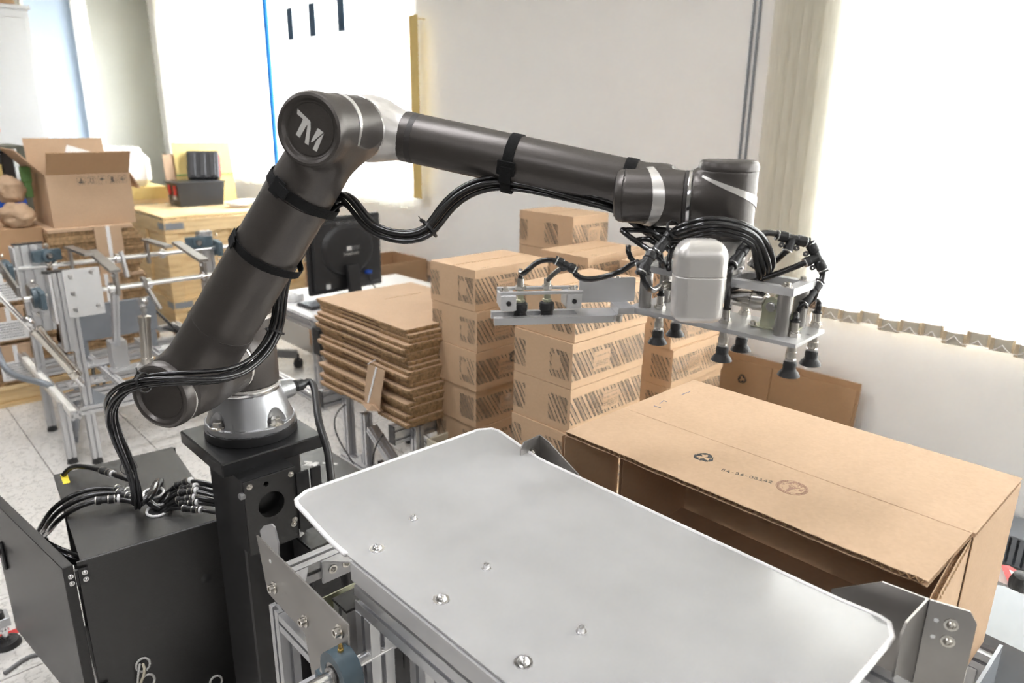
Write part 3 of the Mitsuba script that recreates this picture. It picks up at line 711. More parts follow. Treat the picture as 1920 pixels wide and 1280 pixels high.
CUPZ = 1.246
def cup(parent, o, z_plate, z_cup, r=.0165, spring=True):
    """A suction cup on its stem: fitting above the plate, stem below, rubber bell at the end."""
    x, y = o[0], o[1]
    k = part(parent, 'suction_cup', MB().lathe((x, y, z_cup), Z, [(0, .010), (r * .55, .009), (r * .97, 0), (r * 1.04, .0008), (r * .86, .0065), (r * .64, .0105), (r * .585, .013), (r * .61, .017), (r * .60, .0225), (r * .50, .025), (0, .025)], 40), M_RUBBER, 30)
    part(k, 'washer', MB().lathe((x, y, z_cup + .025), Z, [(0, 0), (r * .52, 0), (r * .52, .0025), (0, .0025)], 28), M_CHROME, 30)
    part(k, 'nut', MB().lathe((x, y, z_cup + .0275), Z, [(0, 0), (.0072, 0), (.0072, .007), (0, .007)], 6), M_NICKEL)
    part(k, 'stem', MB().lathe((x, y, z_cup + .034), Z, [(0, 0), (.0050, 0), (.0050, z_plate - .013 - z_cup - .034), (0, z_plate - .013 - z_cup - .034)], 20), M_NICKEL, 35)
    if spring:
        part(k, 'sleeve', MB().lathe((x, y, z_plate - .034), Z, [(0, 0), (.0078, 0), (.0082, .001), (.0082, .009), (.0072, .010), (.0072, .021), (0, .021)], 24), M_NICKEL, 35)
    f = MB().lathe((x, y, z_plate), Z, [(0, 0), (.0102, 0), (.0102, .005), (0, .005)], 6).lathe((x, y, z_plate + .005), Z, [(0, 0), (.0078, 0), (.0078, .003), (.0064, .004), (.0064, .0175), (0, .0175)], 20)
    part(k, 'fitting', f, M_NICKEL, 35)
    part(k, 'collar', MB().lathe((x, y, z_plate + .0225), Z, [(0, 0), (.0072, 0), (.0076, .0015), (.0060, .003), (0, .003)], 20), M_BLACK_PLASTIC, 35)
    return V(x, y, z_plate + .0255)
tops = [cup(gr, g(l, w, 0), ZL, CUPZ) for l, w in CUPS]
# air cylinder lying between the plates, with its clevis foot
cz = 1.347
part(gr, 'air_cylinder', MB().lathe(g(-.078, .004, cz), LX, [(0, 0), (.0135, 0), (.0150, .002), (.0150, .022), (.0132, .024), (.0132, .110), (.0150, .112), (.0150, .128), (.0105, .130), (.0105, .136), (0, .136)], 32), M_NICKEL, 35)
part(gr, 'piston_rod', MB().cyl(g(.058, .004, cz), g(.102, .004, cz), .0042, 16), M_CHROME, 35)
part(gr, 'rod_end', MB().box(g(.098, .004, cz), (.016, .024, .016), GR, .002).cyl(g(.10, .030, cz), g(.10, -.022, cz), .005, 16), M_NICKEL)
part(gr, 'cylinder_end', MB().box(g(-.088, .004, cz), (.016, .026, .020), GR, .003), M_NICKEL)
cl = MB()
for w in (-.0125, .0205):
    cl.prism(Polygon([(-.122, ZL + .003), (-.078, ZL + .003), (-.080, cz), (-.085, cz + .012), (-.095, cz + .016), (-.104, cz + .010), (-.108, cz - .002)]), g(0, w, 0), LX, Z, .003 if w > 0 else -.003)
cl.box(g(-.098, .004, ZL + .0015), (.044, .066, .003), GR, .0006)
part(gr, 'clevis_bracket', cl, M_ZINC)
part(gr, 'clevis_pin', MB().cyl(g(-.094, -.022, cz), g(-.094, .028, cz), .0058, 20).ring(g(-.094, -.0185, cz), WY, .0055, .0078, .002), M_CHROME, 35)
for l, w in ((-.068, -.016), (-.106, -.018), (-.068, .026), (-.106, .028)):
    part(gr, 'screw', bolt(MB(), g(l, w, ZL + .003), Z, .0048, .006), M_NICKEL)
part(gr, 'cylinder_port', MB().lathe(g(-.066, .004, cz + .014), Z, [(0, 0), (.006, 0), (.006, .008), (.009, .009), (.009, .016), (0, .016)], 20), M_BLACK_PLASTIC, 35)
part(gr, 'cable_tie_strip', MB().beam(g(-.055, -.012, cz + .013), g(-.005, -.018, cz - .002), .004, .0012), M_WHITE_PLASTIC)
# folding wing with two more cups
wa, wb = at(1157, 585, z=ZL - .004), at(927, 591, z=ZL - .004)
WD = _n(wb - wa); WN = np.cross(Z, WD); WN = -WN if WN @ _n(EYE - wa) > 0 else WN     # along the wing outwards; away from the camera
WL = np.linalg.norm(wb - wa)
def wg(l, w, z): return V(wa[0], wa[1], 0) + l * WD + w * WN + V(0, 0, z)
wing = sbox(.0, 0, WL, .062).difference(sbox(.066, .013, WL - .006 + .02, .046))
part(gr, 'wing_plate', MB().prism(Polygon([(-.016, .018), (.006, 0), (WL, 0), (WL, .014), (.066, .014), (.066, .044), (WL - .0, .044), (WL - .0, .056), (-.02, .056)]), wg(0, 0, ZL - .010), WD, WN, .012), M_ALU_PLATE)
for l, lab in ((.075, 0), (WL - .024, 1)):
    part(gr, 'block', MB().box(wg(l, .029, ZL + .016), (.026, .062 if lab else .050, .026), (WD, WN, Z), .001), M_ALU_WHITE)
    part(gr, 'screw', bolt(MB(), wg(l + (.004 if lab else 0), .022, ZL + .033), Z, .0055, .006), M_NICKEL)
    part(gr, 'block_hole', MB().lathe(wg(l, -.0025 if lab else .0035, ZL + .016), -WN, [(0, 0), (.0042, 0), (.0042, .0006), (0, .0006)], 16), M_BLACK_PLASTIC)
for w in (.008, .046):
    part(gr, 'rail', MB().box(wg((.060 + WL - .010) / 2, w, ZL + .0315), (WL - .070, .008, .005), (WD, WN, Z), .0006), M_ALU_PLATE)
part(gr, 'stop_plate', MB().prism(sbox(-.046, ZL + .002, .056, ZL + .046).buffer(-.004).buffer(.004), wg(0, .050, 0), WD, Z, .003), M_ALU_WHITE)
part(gr, 'screw', MB().lathe(wg(.02, .049, ZL + .046), Z, [(0, 0), (.005, 0), (.004, .002), (0, .003)], 14).lathe(wg(-.012, .049, ZL + .046), Z, [(0, 0), (.005, 0), (.004, .002), (0, .003)], 14), M_NICKEL)
part(gr, 'hinge_block', MB().box(wg(-.018, .030, ZL - .004), (.030, .050, .012), (WD, WN, Z), .001), M_ALU_PLATE)
part(gr, 'hinge_pin', MB().lathe(wg(-.004, .0, ZL - .010), Z, [(0, 0), (.0045, 0), (.0045, -.010), (0, -.010)], 14), M_NICKEL, 35)
WC = [(.118, .028), (WL - .048, .028)]
for l, w in WC:
    o = wg(l, w, 0)
    zt = ZL + .034
    k = part(gr, 'suction_cup', MB().lathe((o[0], o[1], ZL - .0215), Z, [(0, .008), (.009, .007), (.0180, 0), (.0185, .001), (.014, .006), (.0108, .010), (.0108, .016), (.0125, .018), (.0132, .026), (.0125, .031), (.009, .033), (0, .033)], 36), M_RUBBER, 30)
    part(k, 'stem', MB().lathe((o[0], o[1], ZL + .0115), Z, [(0, 0), (.0085, 0), (.0085, .004), (.006, .005), (.006, .020), (0, .020)], 6), M_ZINC)
    part(k, 'fitting', MB().lathe((o[0], o[1], zt), Z, [(0, 0), (.0098, 0), (.0098, .006), (0, .006)], 6).lathe((o[0], o[1], zt + .006), Z, [(0, 0), (.006, 0), (.006, .012), (0, .012)], 18), M_NICKEL)
    tops.append(V(o[0], o[1], zt + .018))
# hoses and push fittings around the gripper
def hose(pts, r, label, group=None, mat_=M_HOSE, name='air_hose', n=12, step=.008):
    return solo(name, MB().tube(pts, r, n, step), mat_, label, 'hose', group, True)
def union(p, ax, L, r, label, branch=None, name='push_fitting'):
    ax = _n(ax); o = np.asarray(p) - ax * L / 2
    k = thing(name, label, 'fitting', 'black push fittings on the gripper hoses')
    part(k, 'body', MB().lathe(o, ax, [(0, 0), (r, 0), (r * 1.05, L * .02), (r * 1.05, L * .30), (r * .86, L * .34), (r * .86, L * .66), (r * 1.05, L * .70), (r * 1.05, L * .98), (r, L), (0, L)], 24), M_BLACK_PLASTIC, 35)
    for e, s in ((o, -1), (o + ax * L, 1)):
        part(k, 'silver_ring', MB().lathe(e, ax * s, [(0, -.0002), (r * .95, -.0002), (r * .95, .0016), (0, .0016)], 24), M_CHROME, 35)
        part(k, 'collar', MB().lathe(e + ax * s * .0015, ax * s, [(0, 0), (r * .90, 0), (r * 1.02, .0022), (r * 1.0, .0032), (0, .0032)], 24), M_BLACK_PLASTIC, 35)
    if branch is not None:
        b = _n(branch)
        part(k, 'branch', MB().lathe(p, b, [(0, 0), (r * .9, 0), (r * .9, L * .30), (r * .98, L * .32), (r * .98, L * .46), (0, L * .46)], 24), M_BLACK_PLASTIC, 35)
        part(k, 'silver_ring', MB().lathe(np.asarray(p) + b * L * .46, b, [(0, 0), (r * .92, 0), (r * .92, .0016), (0, .0016)], 24), M_CHROME, 35)
        part(k, 'eyelet', MB().ring(np.asarray(p) + b * L * .30 + ax * r * 1.5 - np.cross(ax, b) * .002, np.cross(ax, b), .0016, .0042, .004, 16).ring(np.asarray(p) + b * L * .30 - ax * r * 1.5 - np.cross(ax, b) * .002, np.cross(ax, b), .0016, .0042, .004, 16), M_BLACK_PLASTIC)
    return o, o + ax * L
D6 = depth(S6)
G = lambda x, y, dd=0.0: at(x, y, d=D6 + dd)
HR = .0048
t1, t2, t3, t4, t5, t6, tw1, tw2 = tops
# right-hand side: two tees and two straight unions
p1, p2 = G(1462, 442, .0), G(1509, 453, .0)
pA = (p1 + p2) / 2; union(pA, p2 - p1, .044, .0082, 'black tee fitting at the top of the right-hand hoses', G(1472, 480, 0) - pA)
q1, q2 = G(1522, 462, .0), G(1541, 502, 0)
pB = (q1 + q2) / 2; union(pB, q2 - q1, .044, .0082, 'black tee fitting at the far right of the gripper hoses', G(1506, 494, 0) - pB)
r1, r2 = G(1533, 534, -.005), G(1510, 566, -.01)
pC = (r1 + r2) / 2; union(pC, r2 - r1, .040, .0080, 'black straight fitting above the rightmost suction cup')
s1, s2 = G(1398, 462, -.03), G(1372, 498, -.05)
pD = (s1 + s2) / 2; union(pD, s2 - s1, .038, .0084, 'black straight fitting hanging right of the camera housing')
hose([s1, G(1408, 448, -.02), G(1432, 437, -.01), p1], HR, 'short black hose arching from the straight fitting right of the camera housing to the top tee')
hose([p2, G(1516, 456, 0), q1], HR, 'very short black hose between the two right-hand tees')
hose([q2, G(1543, 515, 0), G(1540, 526, -.003), r1], HR, 'short black hose below the far right tee')
hose([r2, G(1500, 577, -.012), G(1493, 590, 0), t5 + V(0, 0, .008), t5 - V(0, 0, .004)], HR, 'short black hose into the rightmost front suction cup')
hose([G(1530, 548, .02), G(1523, 575, .045), t6 + V(0, 0, .015), t6 - V(0, 0, .004)], HR, 'short black hose into the rear right suction cup')
hose([s2, G(1366, 520, -.055), t3 + V(0, 0, .025), t3 - V(0, 0, .004)], HR, 'black hose from the straight fitting down to the middle front suction cup')
hose([pA + _n(G(1472, 480, 0) - pA) * .020, G(1466, 478, .01), G(1448, 494, .03), G(1425, 502, .05), G(1408, 494, .06)], HR, 'black hose curling from the top tee behind the tool flange')
hose([pB + _n(G(1506, 494, 0) - pB) * .020, G(1470, 508, .01), G(1430, 522, .02), G(1385, 536, .03), G(1350, 548, .035)], HR, 'straight black hose running from the far right tee over the upper plate')
# left-hand side
a1, a2 = G(1258, 438, -.03), G(1232, 470, -.035)
union((a1 + a2) / 2, a2 - a1, .036, .0084, 'black straight fitting under the wrist, left of the camera housing, upper one')
b1, b2 = G(1222, 476, -.035), G(1206, 506, -.04)
pE = (b1 + b2) / 2; union(pE, b2 - b1, .034, .0086, 'black tee fitting left of the camera housing, lower one', G(1195, 500, -.03) - pE)
hose([a2, G(1227, 473, -.035), b1], HR, 'very short black hose between the two left-hand fittings')
hose([b2, G(1206, 520, -.04), G(1216, 540, -.03), t1 + V(0, 0, .012), t1 - V(0, 0, .004)], HR, 'black hose down to the front left suction cup')
# wing hoses
c1_, c2_ = G(1055, 493, -.01), G(1068, 512, -.01)
pF = V(*tops[6]) + V(0, 0, 0); pT = G(1061, 497, .0)
union(pT, G(1074, 503, .0) - G(1048, 490, .0), .030, .0072, 'black tee fitting above the wing of the gripper', tw1 - pT)
hose([tw1 - V(0, 0, .004), tw1 * .6 + pT * .4, pT + _n(tw1 - pT) * .012], .0042, 'short straight black hose above the inner wing suction cup')
hose([tw2 - V(0, 0, .004), tw2 + V(0, 0, .012), G(985, 510, .0), G(1005, 493, .0), G(1030, 487, .0), pT - _n(G(1074, 503) - G(1048, 490)) * .014], .0042, 'black hose arching from the outer wing suction cup to the wing tee')
hose([pT + _n(G(1074, 503) - G(1048, 490)) * .014, G(1082, 517, .0), G(1100, 523, .0), G(1135, 518, .0), G(1170, 505, -.01), G(1196, 491, -.03), pE + _n(G(1195, 500, -.03) - pE) * .012], .0046, 'black hose sagging from the wing tee to the left-hand fittings')
# coil of hoses over the wrist
for i, (dy, dd, sp) in enumerate(((0, 0, 0), (9, -.004, 8), (18, .004, 16), (26, .010, 24))):
    pts = [G(1258 - sp * .3, 438 + dy * .2, -.03 + dd * .5), G(1285, 421 + dy, -.062 + dd), G(1330, 411 + dy, -.078 + dd), G(1378, 416 + dy, -.072 + dd), G(1418 - sp * .3, 434 + dy, -.05 + dd), G(1442 - sp, 465 + dy, -.02 + dd), G(1449 - sp, 495 + dy, .01 + dd), G(1440 - sp, 520, .04 + dd), G(1425 - sp, 532, .06)]
    if i in (0, 1): pts = pts[:-2] + [G(1440 - sp, 512, .03 + dd)] + [G(1418, 540, .055), g(-.066, .004, cz + .030)][:2] if i == 0 else pts
    hose(pts, HR, ['outermost', 'second', 'third', 'innermost'][i] + ' black hose of the loop slung over the front of the wrist')
loops = [([(1250, 455, .0), (1205, 432, .03), (1172, 431, .05), (1166, 431, .04), (1172, 437, .03), (1200, 457, .02), (1230, 478, .0), (1245, 500, .02)], 'black hose making a sharp turn under the lying wrist joint'),
         ([(1300, 447, .06), (1260, 433, .06), (1222, 433, .05), (1240, 455, .04), (1262, 476, .05), (1275, 496, .05)], 'black hose dropping from the wrist behind the camera housing, left one'),
         ([(1305, 440, .06), (1270, 436, .07), (1240, 436, .07), (1262, 458, .06), (1280, 480, .06), (1290, 505, .06)], 'black hose dropping from the wrist behind the camera housing, right one'),
         ([(1178, 460, .03), (1180, 478, .03), (1190, 492, .03), (1206, 500, .02), (1216, 512, .03)], 'stub of black hose with an open end left of the gripper'),
         ([(1190, 452, .03), (1210, 448, .03), (1228, 455, .02), (1238, 476, .03), (1240, 502, .04)], 'thin black hose bowed behind the left-hand fittings'),
         ([(1254, 505, .01), (1256, 480, .02), (1262, 462, .02), (1275, 452, .03), (1300, 450, .04)], 'black hose rising from the upper plate beside the camera housing')]
for pts, lab in loops: hose([G(*p) for p in pts], .0044, lab)
# ------------------------------------------------------------------ front table with the frosted sheet
TZ = .972
ta, tb = at(667, 1062, z=TZ - .004), at(985, 1290, z=TZ - .004)
TX0 = .489; TX1 = at(1300, 995, z=TZ)[0]
tyR = at(1693, 1165, z=TZ)[1]; tyL = at(1000, 862, z=TZ)[1]
tb_ = thing('infeed_table', 'aluminium frame table topped with a frosted white sheet, in the foreground', 'table')
YL, YR = 1.075, tyR - .004
YF0, YF1 = .835, tyR + .01       # the straight front edge
def sheet_outline():
    r = .030
    p = sbox(TX0 - .006, YR, TX1, YL)
    return p
def lift(y):
    return .022 * smoothstep_np(.905, 1.075, y) + .004 * smoothstep_np(YR + .10, YR, y)
def smoothstep_np(a, b, x):
    t = np.clip((np.asarray(x) - a) / (b - a), 0, 1); return t * t * (3 - 2 * t)
def front_edge(y):
    """The sheet flares out beyond the frame at its two ends."""
    return TX0 - .004
def sheet_mesh(grow, z0, z1, nx=26, ny=60):
    xs_, ys_ = np.linspace(0, 1, nx), np.linspace(0, 1, ny)
    R = .032
    a, b, c, d = TX0 - grow, TX1 + grow, YR - grow, YL + grow
    U, W = np.meshgrid(xs_, ys_, indexing='ij')
    y = c + (d - c) * W
    e = np.maximum(np.maximum(c + R - y, y - (d - R)), 0)
    ins = R - np.sqrt(np.maximum(R * R - e * e, 0))
    x = (a + ins) + (b - a - 2 * ins) * U
    z = lift(y)
    top = np.stack([x, y, z + z1 + TZ], -1).reshape(-1, 3); bot = np.stack([x, y, z + z0 + TZ], -1).reshape(-1, 3)
    k = nx * ny; v = np.vstack([top, bot]); f = []
    for i in range(nx - 1):
        for j in range(ny - 1):
            p, q, r, s = i * ny + j, (i + 1) * ny + j, (i + 1) * ny + j + 1, i * ny + j + 1
            f += [[p, q, r], [p, r, s], [k + p, k + r, k + q], [k + p, k + s, k + r]]
    rim = [i * ny for i in range(nx)] + [(nx - 1) * ny + j for j in range(1, ny)] + [i * ny + ny - 1 for i in range(nx - 2, -1, -1)] + [j for j in range(ny - 2, 0, -1)]
    for p, q in zip(rim, rim[1:] + rim[:1]): f += [[p, k + p, k + q], [p, k + q, q]]
    return trimesh.Trimesh(v, np.array(f), process=False), top, rim
sm, top, rim = sheet_mesh(0, -.003, 0)
part(tb_, 'sheet', sm, M_SHEET, 35)
rp = top[rim]
_tan = np.roll(rp, -1, 0) - np.roll(rp, 1, 0)
keep = [i for i in range(len(rp)) if not (rp[i][0] < TX0 + .004 and rp[i][1] < .885 and rp[i][1] > YR + .03)]
st_ = max(keep, key=lambda i: (keep[(keep.index(i) + 0) % len(keep)] - keep[keep.index(i) - 1]) % len(rp)); k_ = keep.index(st_)
rp2 = rp[keep[k_:] + keep[:k_]]
part(tb_, 'sheet_rim', MB().add(tube_mesh(rp2 - V(0, 0, .0015), .0042, 8)), M_SHEET_RIM, True)
part(tb_, 'front_plate', MB().span((TX0 - .004, -.2, TZ - .036), (TX0 + .003, .872, TZ - .0045)), M_ALU_PLATE)
FB = TZ - .040
part(tb_, 'front_beam', MB().bar((TX0 + .020, -.2, FB - .030), (TX0 + .020, .872, FB - .030), .04, .045, hint=V(1, 0, 0)), M_ALU)
part(tb_, 'side_beam', MB().bar((TX0 + .045, .850, FB - .022), (TX1 - .04, .850, FB - .022), .04, .04, hint=V(0, 1, 0)), M_ALU)
part(tb_, 'side_beam', MB().bar((TX0 + .045, .30, FB - .022), (TX1 - .04, .30, FB - .022), .04, .04, hint=V(0, 1, 0)), M_ALU)
part(tb_, 'back_beam', MB().bar((TX1 - .06, -.2, FB - .022), (TX1 - .06, .872, FB - .022), .04, .04, hint=V(1, 0, 0)), M_ALU)
for i, (x, y) in enumerate(((TX0 + .020, .850), (TX0 + .020, -.1), (TX1 - .06, .85), (TX1 - .06, -.1))):
    lg = part(tb_, 'leg', MB().bar((x, y, .05), (x, y, FB - .053 if x < TX1 - .1 else FB - .043), .042, .042), M_ALU)
    part(lg, 'levelling_foot', MB().cyl((x, y, .02), (x, y, .05), .008, 14).lathe((x, y, 0), Z, [(0, 0), (.035, 0), (.034, .012), (.012, .022), (0, .022)], 28), M_BLACK_PLASTIC, 35)
part(tb_, 'leg', MB().bar((TX0 + .085, .800, .05), (TX0 + .085, .800, FB - .043), .042, .042), M_ALU)
part(tb_, 'gusset', MB().prism(Polygon([(0, 0), (.055, 0), (.055, -.02), (.012, -.075), (0, -.075)]), (TX0 + .062, .828, FB - .05), V(0, -1, 0), Z, .004), M_ALU_PLATE)
for px, py, big in ((775, 973, 0), (707, 1029, 1), (912, 1065, 0), (827, 1124, 1), (1090, 1184, 0), (981, 1242, 1)):
    o = at(px, py, z=TZ)
    o = V(o[0], o[1], TZ + float(lift(o[1])))
    if big:
        part(tb_, 'button_screw', button(MB(), o, Z, .0080), M_CHROME, 35)
    else:
        part(tb_, 'cap_screw', bolt(MB(), o, Z, .0048, .0075), M_CHROME, 35)

# ------------------------------------------------------------------ big open carton
BZ = 1.0
bx0, bx1, by0, by1 = 1.040, 1.515, .232, .938
th, fold = .0095, .300           # board; the flap reaches towards the table, the box itself starts at the fold
bxf = at(1600, 918, z=BZ)[0]; bxf = .5 * (bxf + at(1840, 1003, z=BZ)[0])
BH = .36                        # how deep the box is below its upper face
bc = thing('open_carton', 'big tan carton on its side, open towards the table, with a recycling mark on top', 'carton')
r_ = random.Random(7)
def ragged(y0, y1, x, n=40, amp=.0016):
    rr = np.random.RandomState(3); ys_ = np.linspace(y0, y1, n)
    return [(x + amp * (2 * rr.rand() - 1) + (.004 * math.exp(-((y - y0 - .02) / .02) ** 2)), y) for y in ys_]
edge = ragged(by0 + .006, by1, bx0)
top_o = Polygon(edge + [(bxf, by1), (bx1, by1), (bx1, by0), (bxf, by0), (bxf, by0 + .004)])
def sheet_pair(name, poly, o, x, y, thick, mats=(M_CARD, M_CARD), parent=bc):
    n_ = np.cross(x, y); L = .0012
    part(parent, name, MB().prism(poly, o, x, y, L).prism(poly.buffer(-.010), np.asarray(o) + n_ * L, x, y, thick - 2 * L).prism(poly, np.asarray(o) + n_ * (thick - L), x, y, L), mats[0])
sheet_pair('upper_panel', top_o, (0, 0, BZ - th), V(1, 0, 0), V(0, 1, 0), th)
# corrugated core seen along the cut edges
def flutes(p0, p1, inward, nrm, thick, pitch=.0125, wide=.008, name='flute', parent=bc):
    p0, p1 = np.asarray(p0, float), np.asarray(p1, float)
    L = np.linalg.norm(p1 - p0); t_ = (p1 - p0) / L; n = int(L / pitch) * 2
    v, f = [], []
    for i in range(n + 1):
        q = p0 + t_ * L * i / n + np.asarray(nrm) * (thick * (.13 if i % 2 else .87))
        v += [q, q + np.asarray(inward) * wide]
    for i in range(n): f += [[2 * i, 2 * i + 2, 2 * i + 3], [2 * i, 2 * i + 3, 2 * i + 1]]
    v = np.array(v); k = len(v)
    v2 = np.vstack([v, v + np.asarray(nrm) * .0012]); f = np.array(f)
    part(parent, name, trimesh.Trimesh(v2, np.vstack([f, f[:, ::-1] + k]), process=False), M_FLUTE)
flutes((bx0 + .0005, by0 + .01, BZ - th), (bx0 + .0005, by1, BZ - th), V(1, 0, 0), Z, th)
# side, back, lower panels and the far side
sheet_pair('side_panel', Polygon([(bxf - .004, BZ - .008), (bx1, BZ - .008), (bx1, BZ - BH), (bxf - .004, BZ - BH)]), (0, by0 + th, 0), V(1, 0, 0), Z, th)
sheet_pair('side_panel', Polygon([(bxf - .004, BZ - .008), (bx1, BZ - .008), (bx1, BZ - BH), (bxf - .004, BZ - BH)]), (0, by1, 0), V(1, 0, 0), Z, th)
part(bc, 'back_panel', MB().span((bx1 - .008, by0 + .008, BZ - BH), (bx1 - .001, by1 - .008, BZ - th)), M_CARD)
part(bc, 'back_panel', MB().span((bx1 - .016, by0 + .008, BZ - BH), (bx1 - .009, by0 + .30, BZ - th - .001)), M_CARD)
part(bc, 'lower_panel', MB().span((bx0 + .02, by0 + .008, BZ - BH), (bx1 - .017, by1 - .008, BZ - BH + th)), M_CARD)
# side flaps that swing out towards the table
fl = Polygon([(0, -.010), (.0, -BH + .02), (.205, -BH + .03), (.236, -.09), (.232, -.045), (.222, -.020), (.20, -.012), (.1, -.006)])
fx = _n(V(-1, -.075, 0))
sheet_pair('side_flap', fl, V(bxf - .002, by0 + .003, BZ), fx, Z, th)
flutes(V(bxf, by0, BZ) + fx * .232 + V(0, 0, -.05), V(bxf, by0, BZ) + fx * .207 + V(0, 0, -BH + .03), -fx, np.cross(fx, Z), th, wide=.006)
flutes(V(bxf, by0, BZ) + fx * .01 + V(0, 0, -.010), V(bxf, by0, BZ) + fx * .20 + V(0, 0, -.014), V(0, 0, -1), np.cross(fx, Z), th, wide=.005)
fL = bxf - bx0 - .012
fl2 = Polygon([(0, -.010), (.0, -BH + .02), (fL - .01, -BH + .03), (fL, -.02)])
sheet_pair('side_flap', fl2, V(bxf - .002, by1 + .006, BZ), _n(V(-1, .02, 0)), Z, th)
part(bc, 'crease', MB().span((bxf - .0035, by0 + .006, BZ - .0005), (bxf + .0035, by1, BZ + .0006), ch=.0005), M_CARD)
# print on the upper face
def decal(key, poly, o, x, y, m=M_INK, name='print', label=None):
    return part(key, name, MB().prism(poly, o, x, y, .0003), m, label=label)
def chasing_arrows(s):
    out = []
    for k in range(3):
        a = Polygon([(-.62, .36), (-.10, .36), (.16, .86), (-.12, .86), (-.30, .98)]) if False else None
        b = [Polygon([(-.78, .30), (-.50, .78), (-.30, .92), (.02, .92), (-.26, .44), (-.42, .50)]), Polygon([(.06, .92), (.30, .88), (.52, .52), (.70, .62), (.52, .18), (.02, .20), (.20, .32), (-.06, .76)])]
        for p in b: out.append(affinity.rotate(affinity.translate(affinity.scale(p, .95, .95, origin=(0, 0)), 0, 0), -120 * k, origin=(0, .0)))
    from shapely.ops import unary_union
    return affinity.scale(unary_union(out), s, s, origin=(0, 0))
RX, RY = V(0, -1, 0), V(1, 0, 0)         # the print reads towards -y, its top towards the wall
o = at(1320, 857, z=BZ)
decal(bc, chasing_arrows(.022), V(o[0], o[1], BZ), RX, RY, label='black recycling mark')
def lettering(key, s, h, o, x, y, m=M_INK, th_=.0004, name='lettering', label=None, bold=False):
    tm = meshkit.text_mesh(s, h, th_, bold)
    return part(key, name, place(tm, np.asarray(o, float), np.asarray(x, float), np.asarray(y, float), np.cross(x, y)), m, label=label)
o0, o1 = at(1353, 879, z=BZ), at(1447, 903, z=BZ)
tl = np.linalg.norm(o1 - o0); tdir = _n(o1 - o0); tm = meshkit.text_mesh('54-56-03142', .018, .0003)
sc = tl / tm.extents[0]; tm.apply_scale([sc, sc, 1])
part(bc, 'number', place(tm, V(o0[0], o0[1], BZ) - np.cross(Z, tdir) * .007, tdir, np.cross(Z, tdir), Z), M_INK, label='printed number 54-56-03142')
sc_ = at(1485, 914, z=BZ); so = V(sc_[0], sc_[1], BZ)
seal = MB()
R1 = .0275
for a, b in ((R1, R1 * .965), (R1 * .80, R1 * .775)): seal.prism(Point(0, 0).buffer(a, 48).difference(Point(0, 0).buffer(b, 48)), so, RX, RY, .0003)
rs = random.Random(5)
for k in range(40):      # the ring of small letters, too fine to read
    a = k * 2 * math.pi / 40
    if 3 <= k % 20 <= 4: continue
    seal.prism(affinity.rotate(affinity.translate(sbox(-.0012, -.0018, .0012, .0018).difference(sbox(-.0004 + .0006 * rs.random(), -.0009, .0009, .0009)), 0, R1 * .88), math.degrees(a), origin=(0, 0)), so, RX, RY, .0003)
seal.prism(Polygon([(-.002, -.018), (.002, -.018), (.0035, -.004), (.009, .004), (.001, .001), (.0, .010), (-.001, .001), (-.009, .005), (-.0035, -.004)]), so, RX, RY, .0003)
for k in range(34):
    a, rr = rs.random() * 6.28, R1 * .70 * math.sqrt(rs.random())
    x_, y_ = rr * math.cos(a), abs(rr * math.sin(a)) * (1 if rs.random() < .75 else -1)
    seal.prism(affinity.rotate(sbox(x_ - .0026, y_ - .0007, x_ + .0026, y_ + .0007), rs.random() * 180), so, RX, RY, .0003)
part(bc, 'seal', seal, M_SEAL, label='faint brown round seal')
for pts in (((1226, 761), (1239, 764)), ((1237, 757), (1244, 751)), ((1244, 751), (1250, 753)), ((1278, 740), (1294, 734))):
    a, b = at(*pts[0], z=BZ), at(*pts[1], z=BZ)
    part(bc, 'pen_mark', MB().beam(V(a[0], a[1], BZ + .0002), V(b[0], b[1], BZ + .0002), .0016, .0004, hint=Z), M_PEN)

# ------------------------------------------------------------------ the carton erector under the carton
cm = thing('carton_conveyor', 'steel side guides and rails of the conveyor that carries the big open carton', 'conveyor')
def guide(pts, o, x, y, th_=.003, name='guide_plate', m=M_STEEL):
    part(cm, name, MB().prism(Polygon(pts), o, x, y, th_), m)
# right guide: a channel with a sloping cheek and a flange that faces the camera
GX = .985
zz = lambda px, py, X: at(px, py, X=X)
c0 = at(1743, 1122, X=GX); c1 = at(1655, 1089, X=GX); c2 = at(1560, 1103, X=GX)
cheek = [(c2[1], c2[2]), (c1[1], c1[2]), (c0[1], c0[2]), (c0[1] - .002, c0[2] - .45), (c2[1], c2[2] - .45)]
guide(cheek, V(GX, 0, 0), V(0, 1, 0), Z, -.003)
fy = c0[1]
f0, f1, f2 = at(1743, 1122, X=GX), at(1790, 1140, X=GX - .0), at(1799, 1156, X=GX)
fd = _n(V(.985, -.30, 0))
flange = [(0, c0[2]), (.048, c0[2] - .004), (.058, c0[2] - .020), (.060, c0[2] - .45), (0, c0[2] - .45)]
fd = _n(at(1799, 1150, z=c0[2] - .012) - V(GX, fy, c0[2] - .012)) * V(1, 1, 0); fd = _n(fd)
guide(flange, V(GX, fy, 0), fd, Z, .003)
lip = at(1706, 1162, z=c0[2]); ld_ = _n((lip - V(GX, fy, c0[2])) * V(1, 1, 0))
guide([(0, c0[2]), (.075, c0[2]), (.085, c0[2] - .012), (.085, c0[2] - .45), (0, c0[2] - .45)], V(GX, fy, 0), ld_, Z, .003)
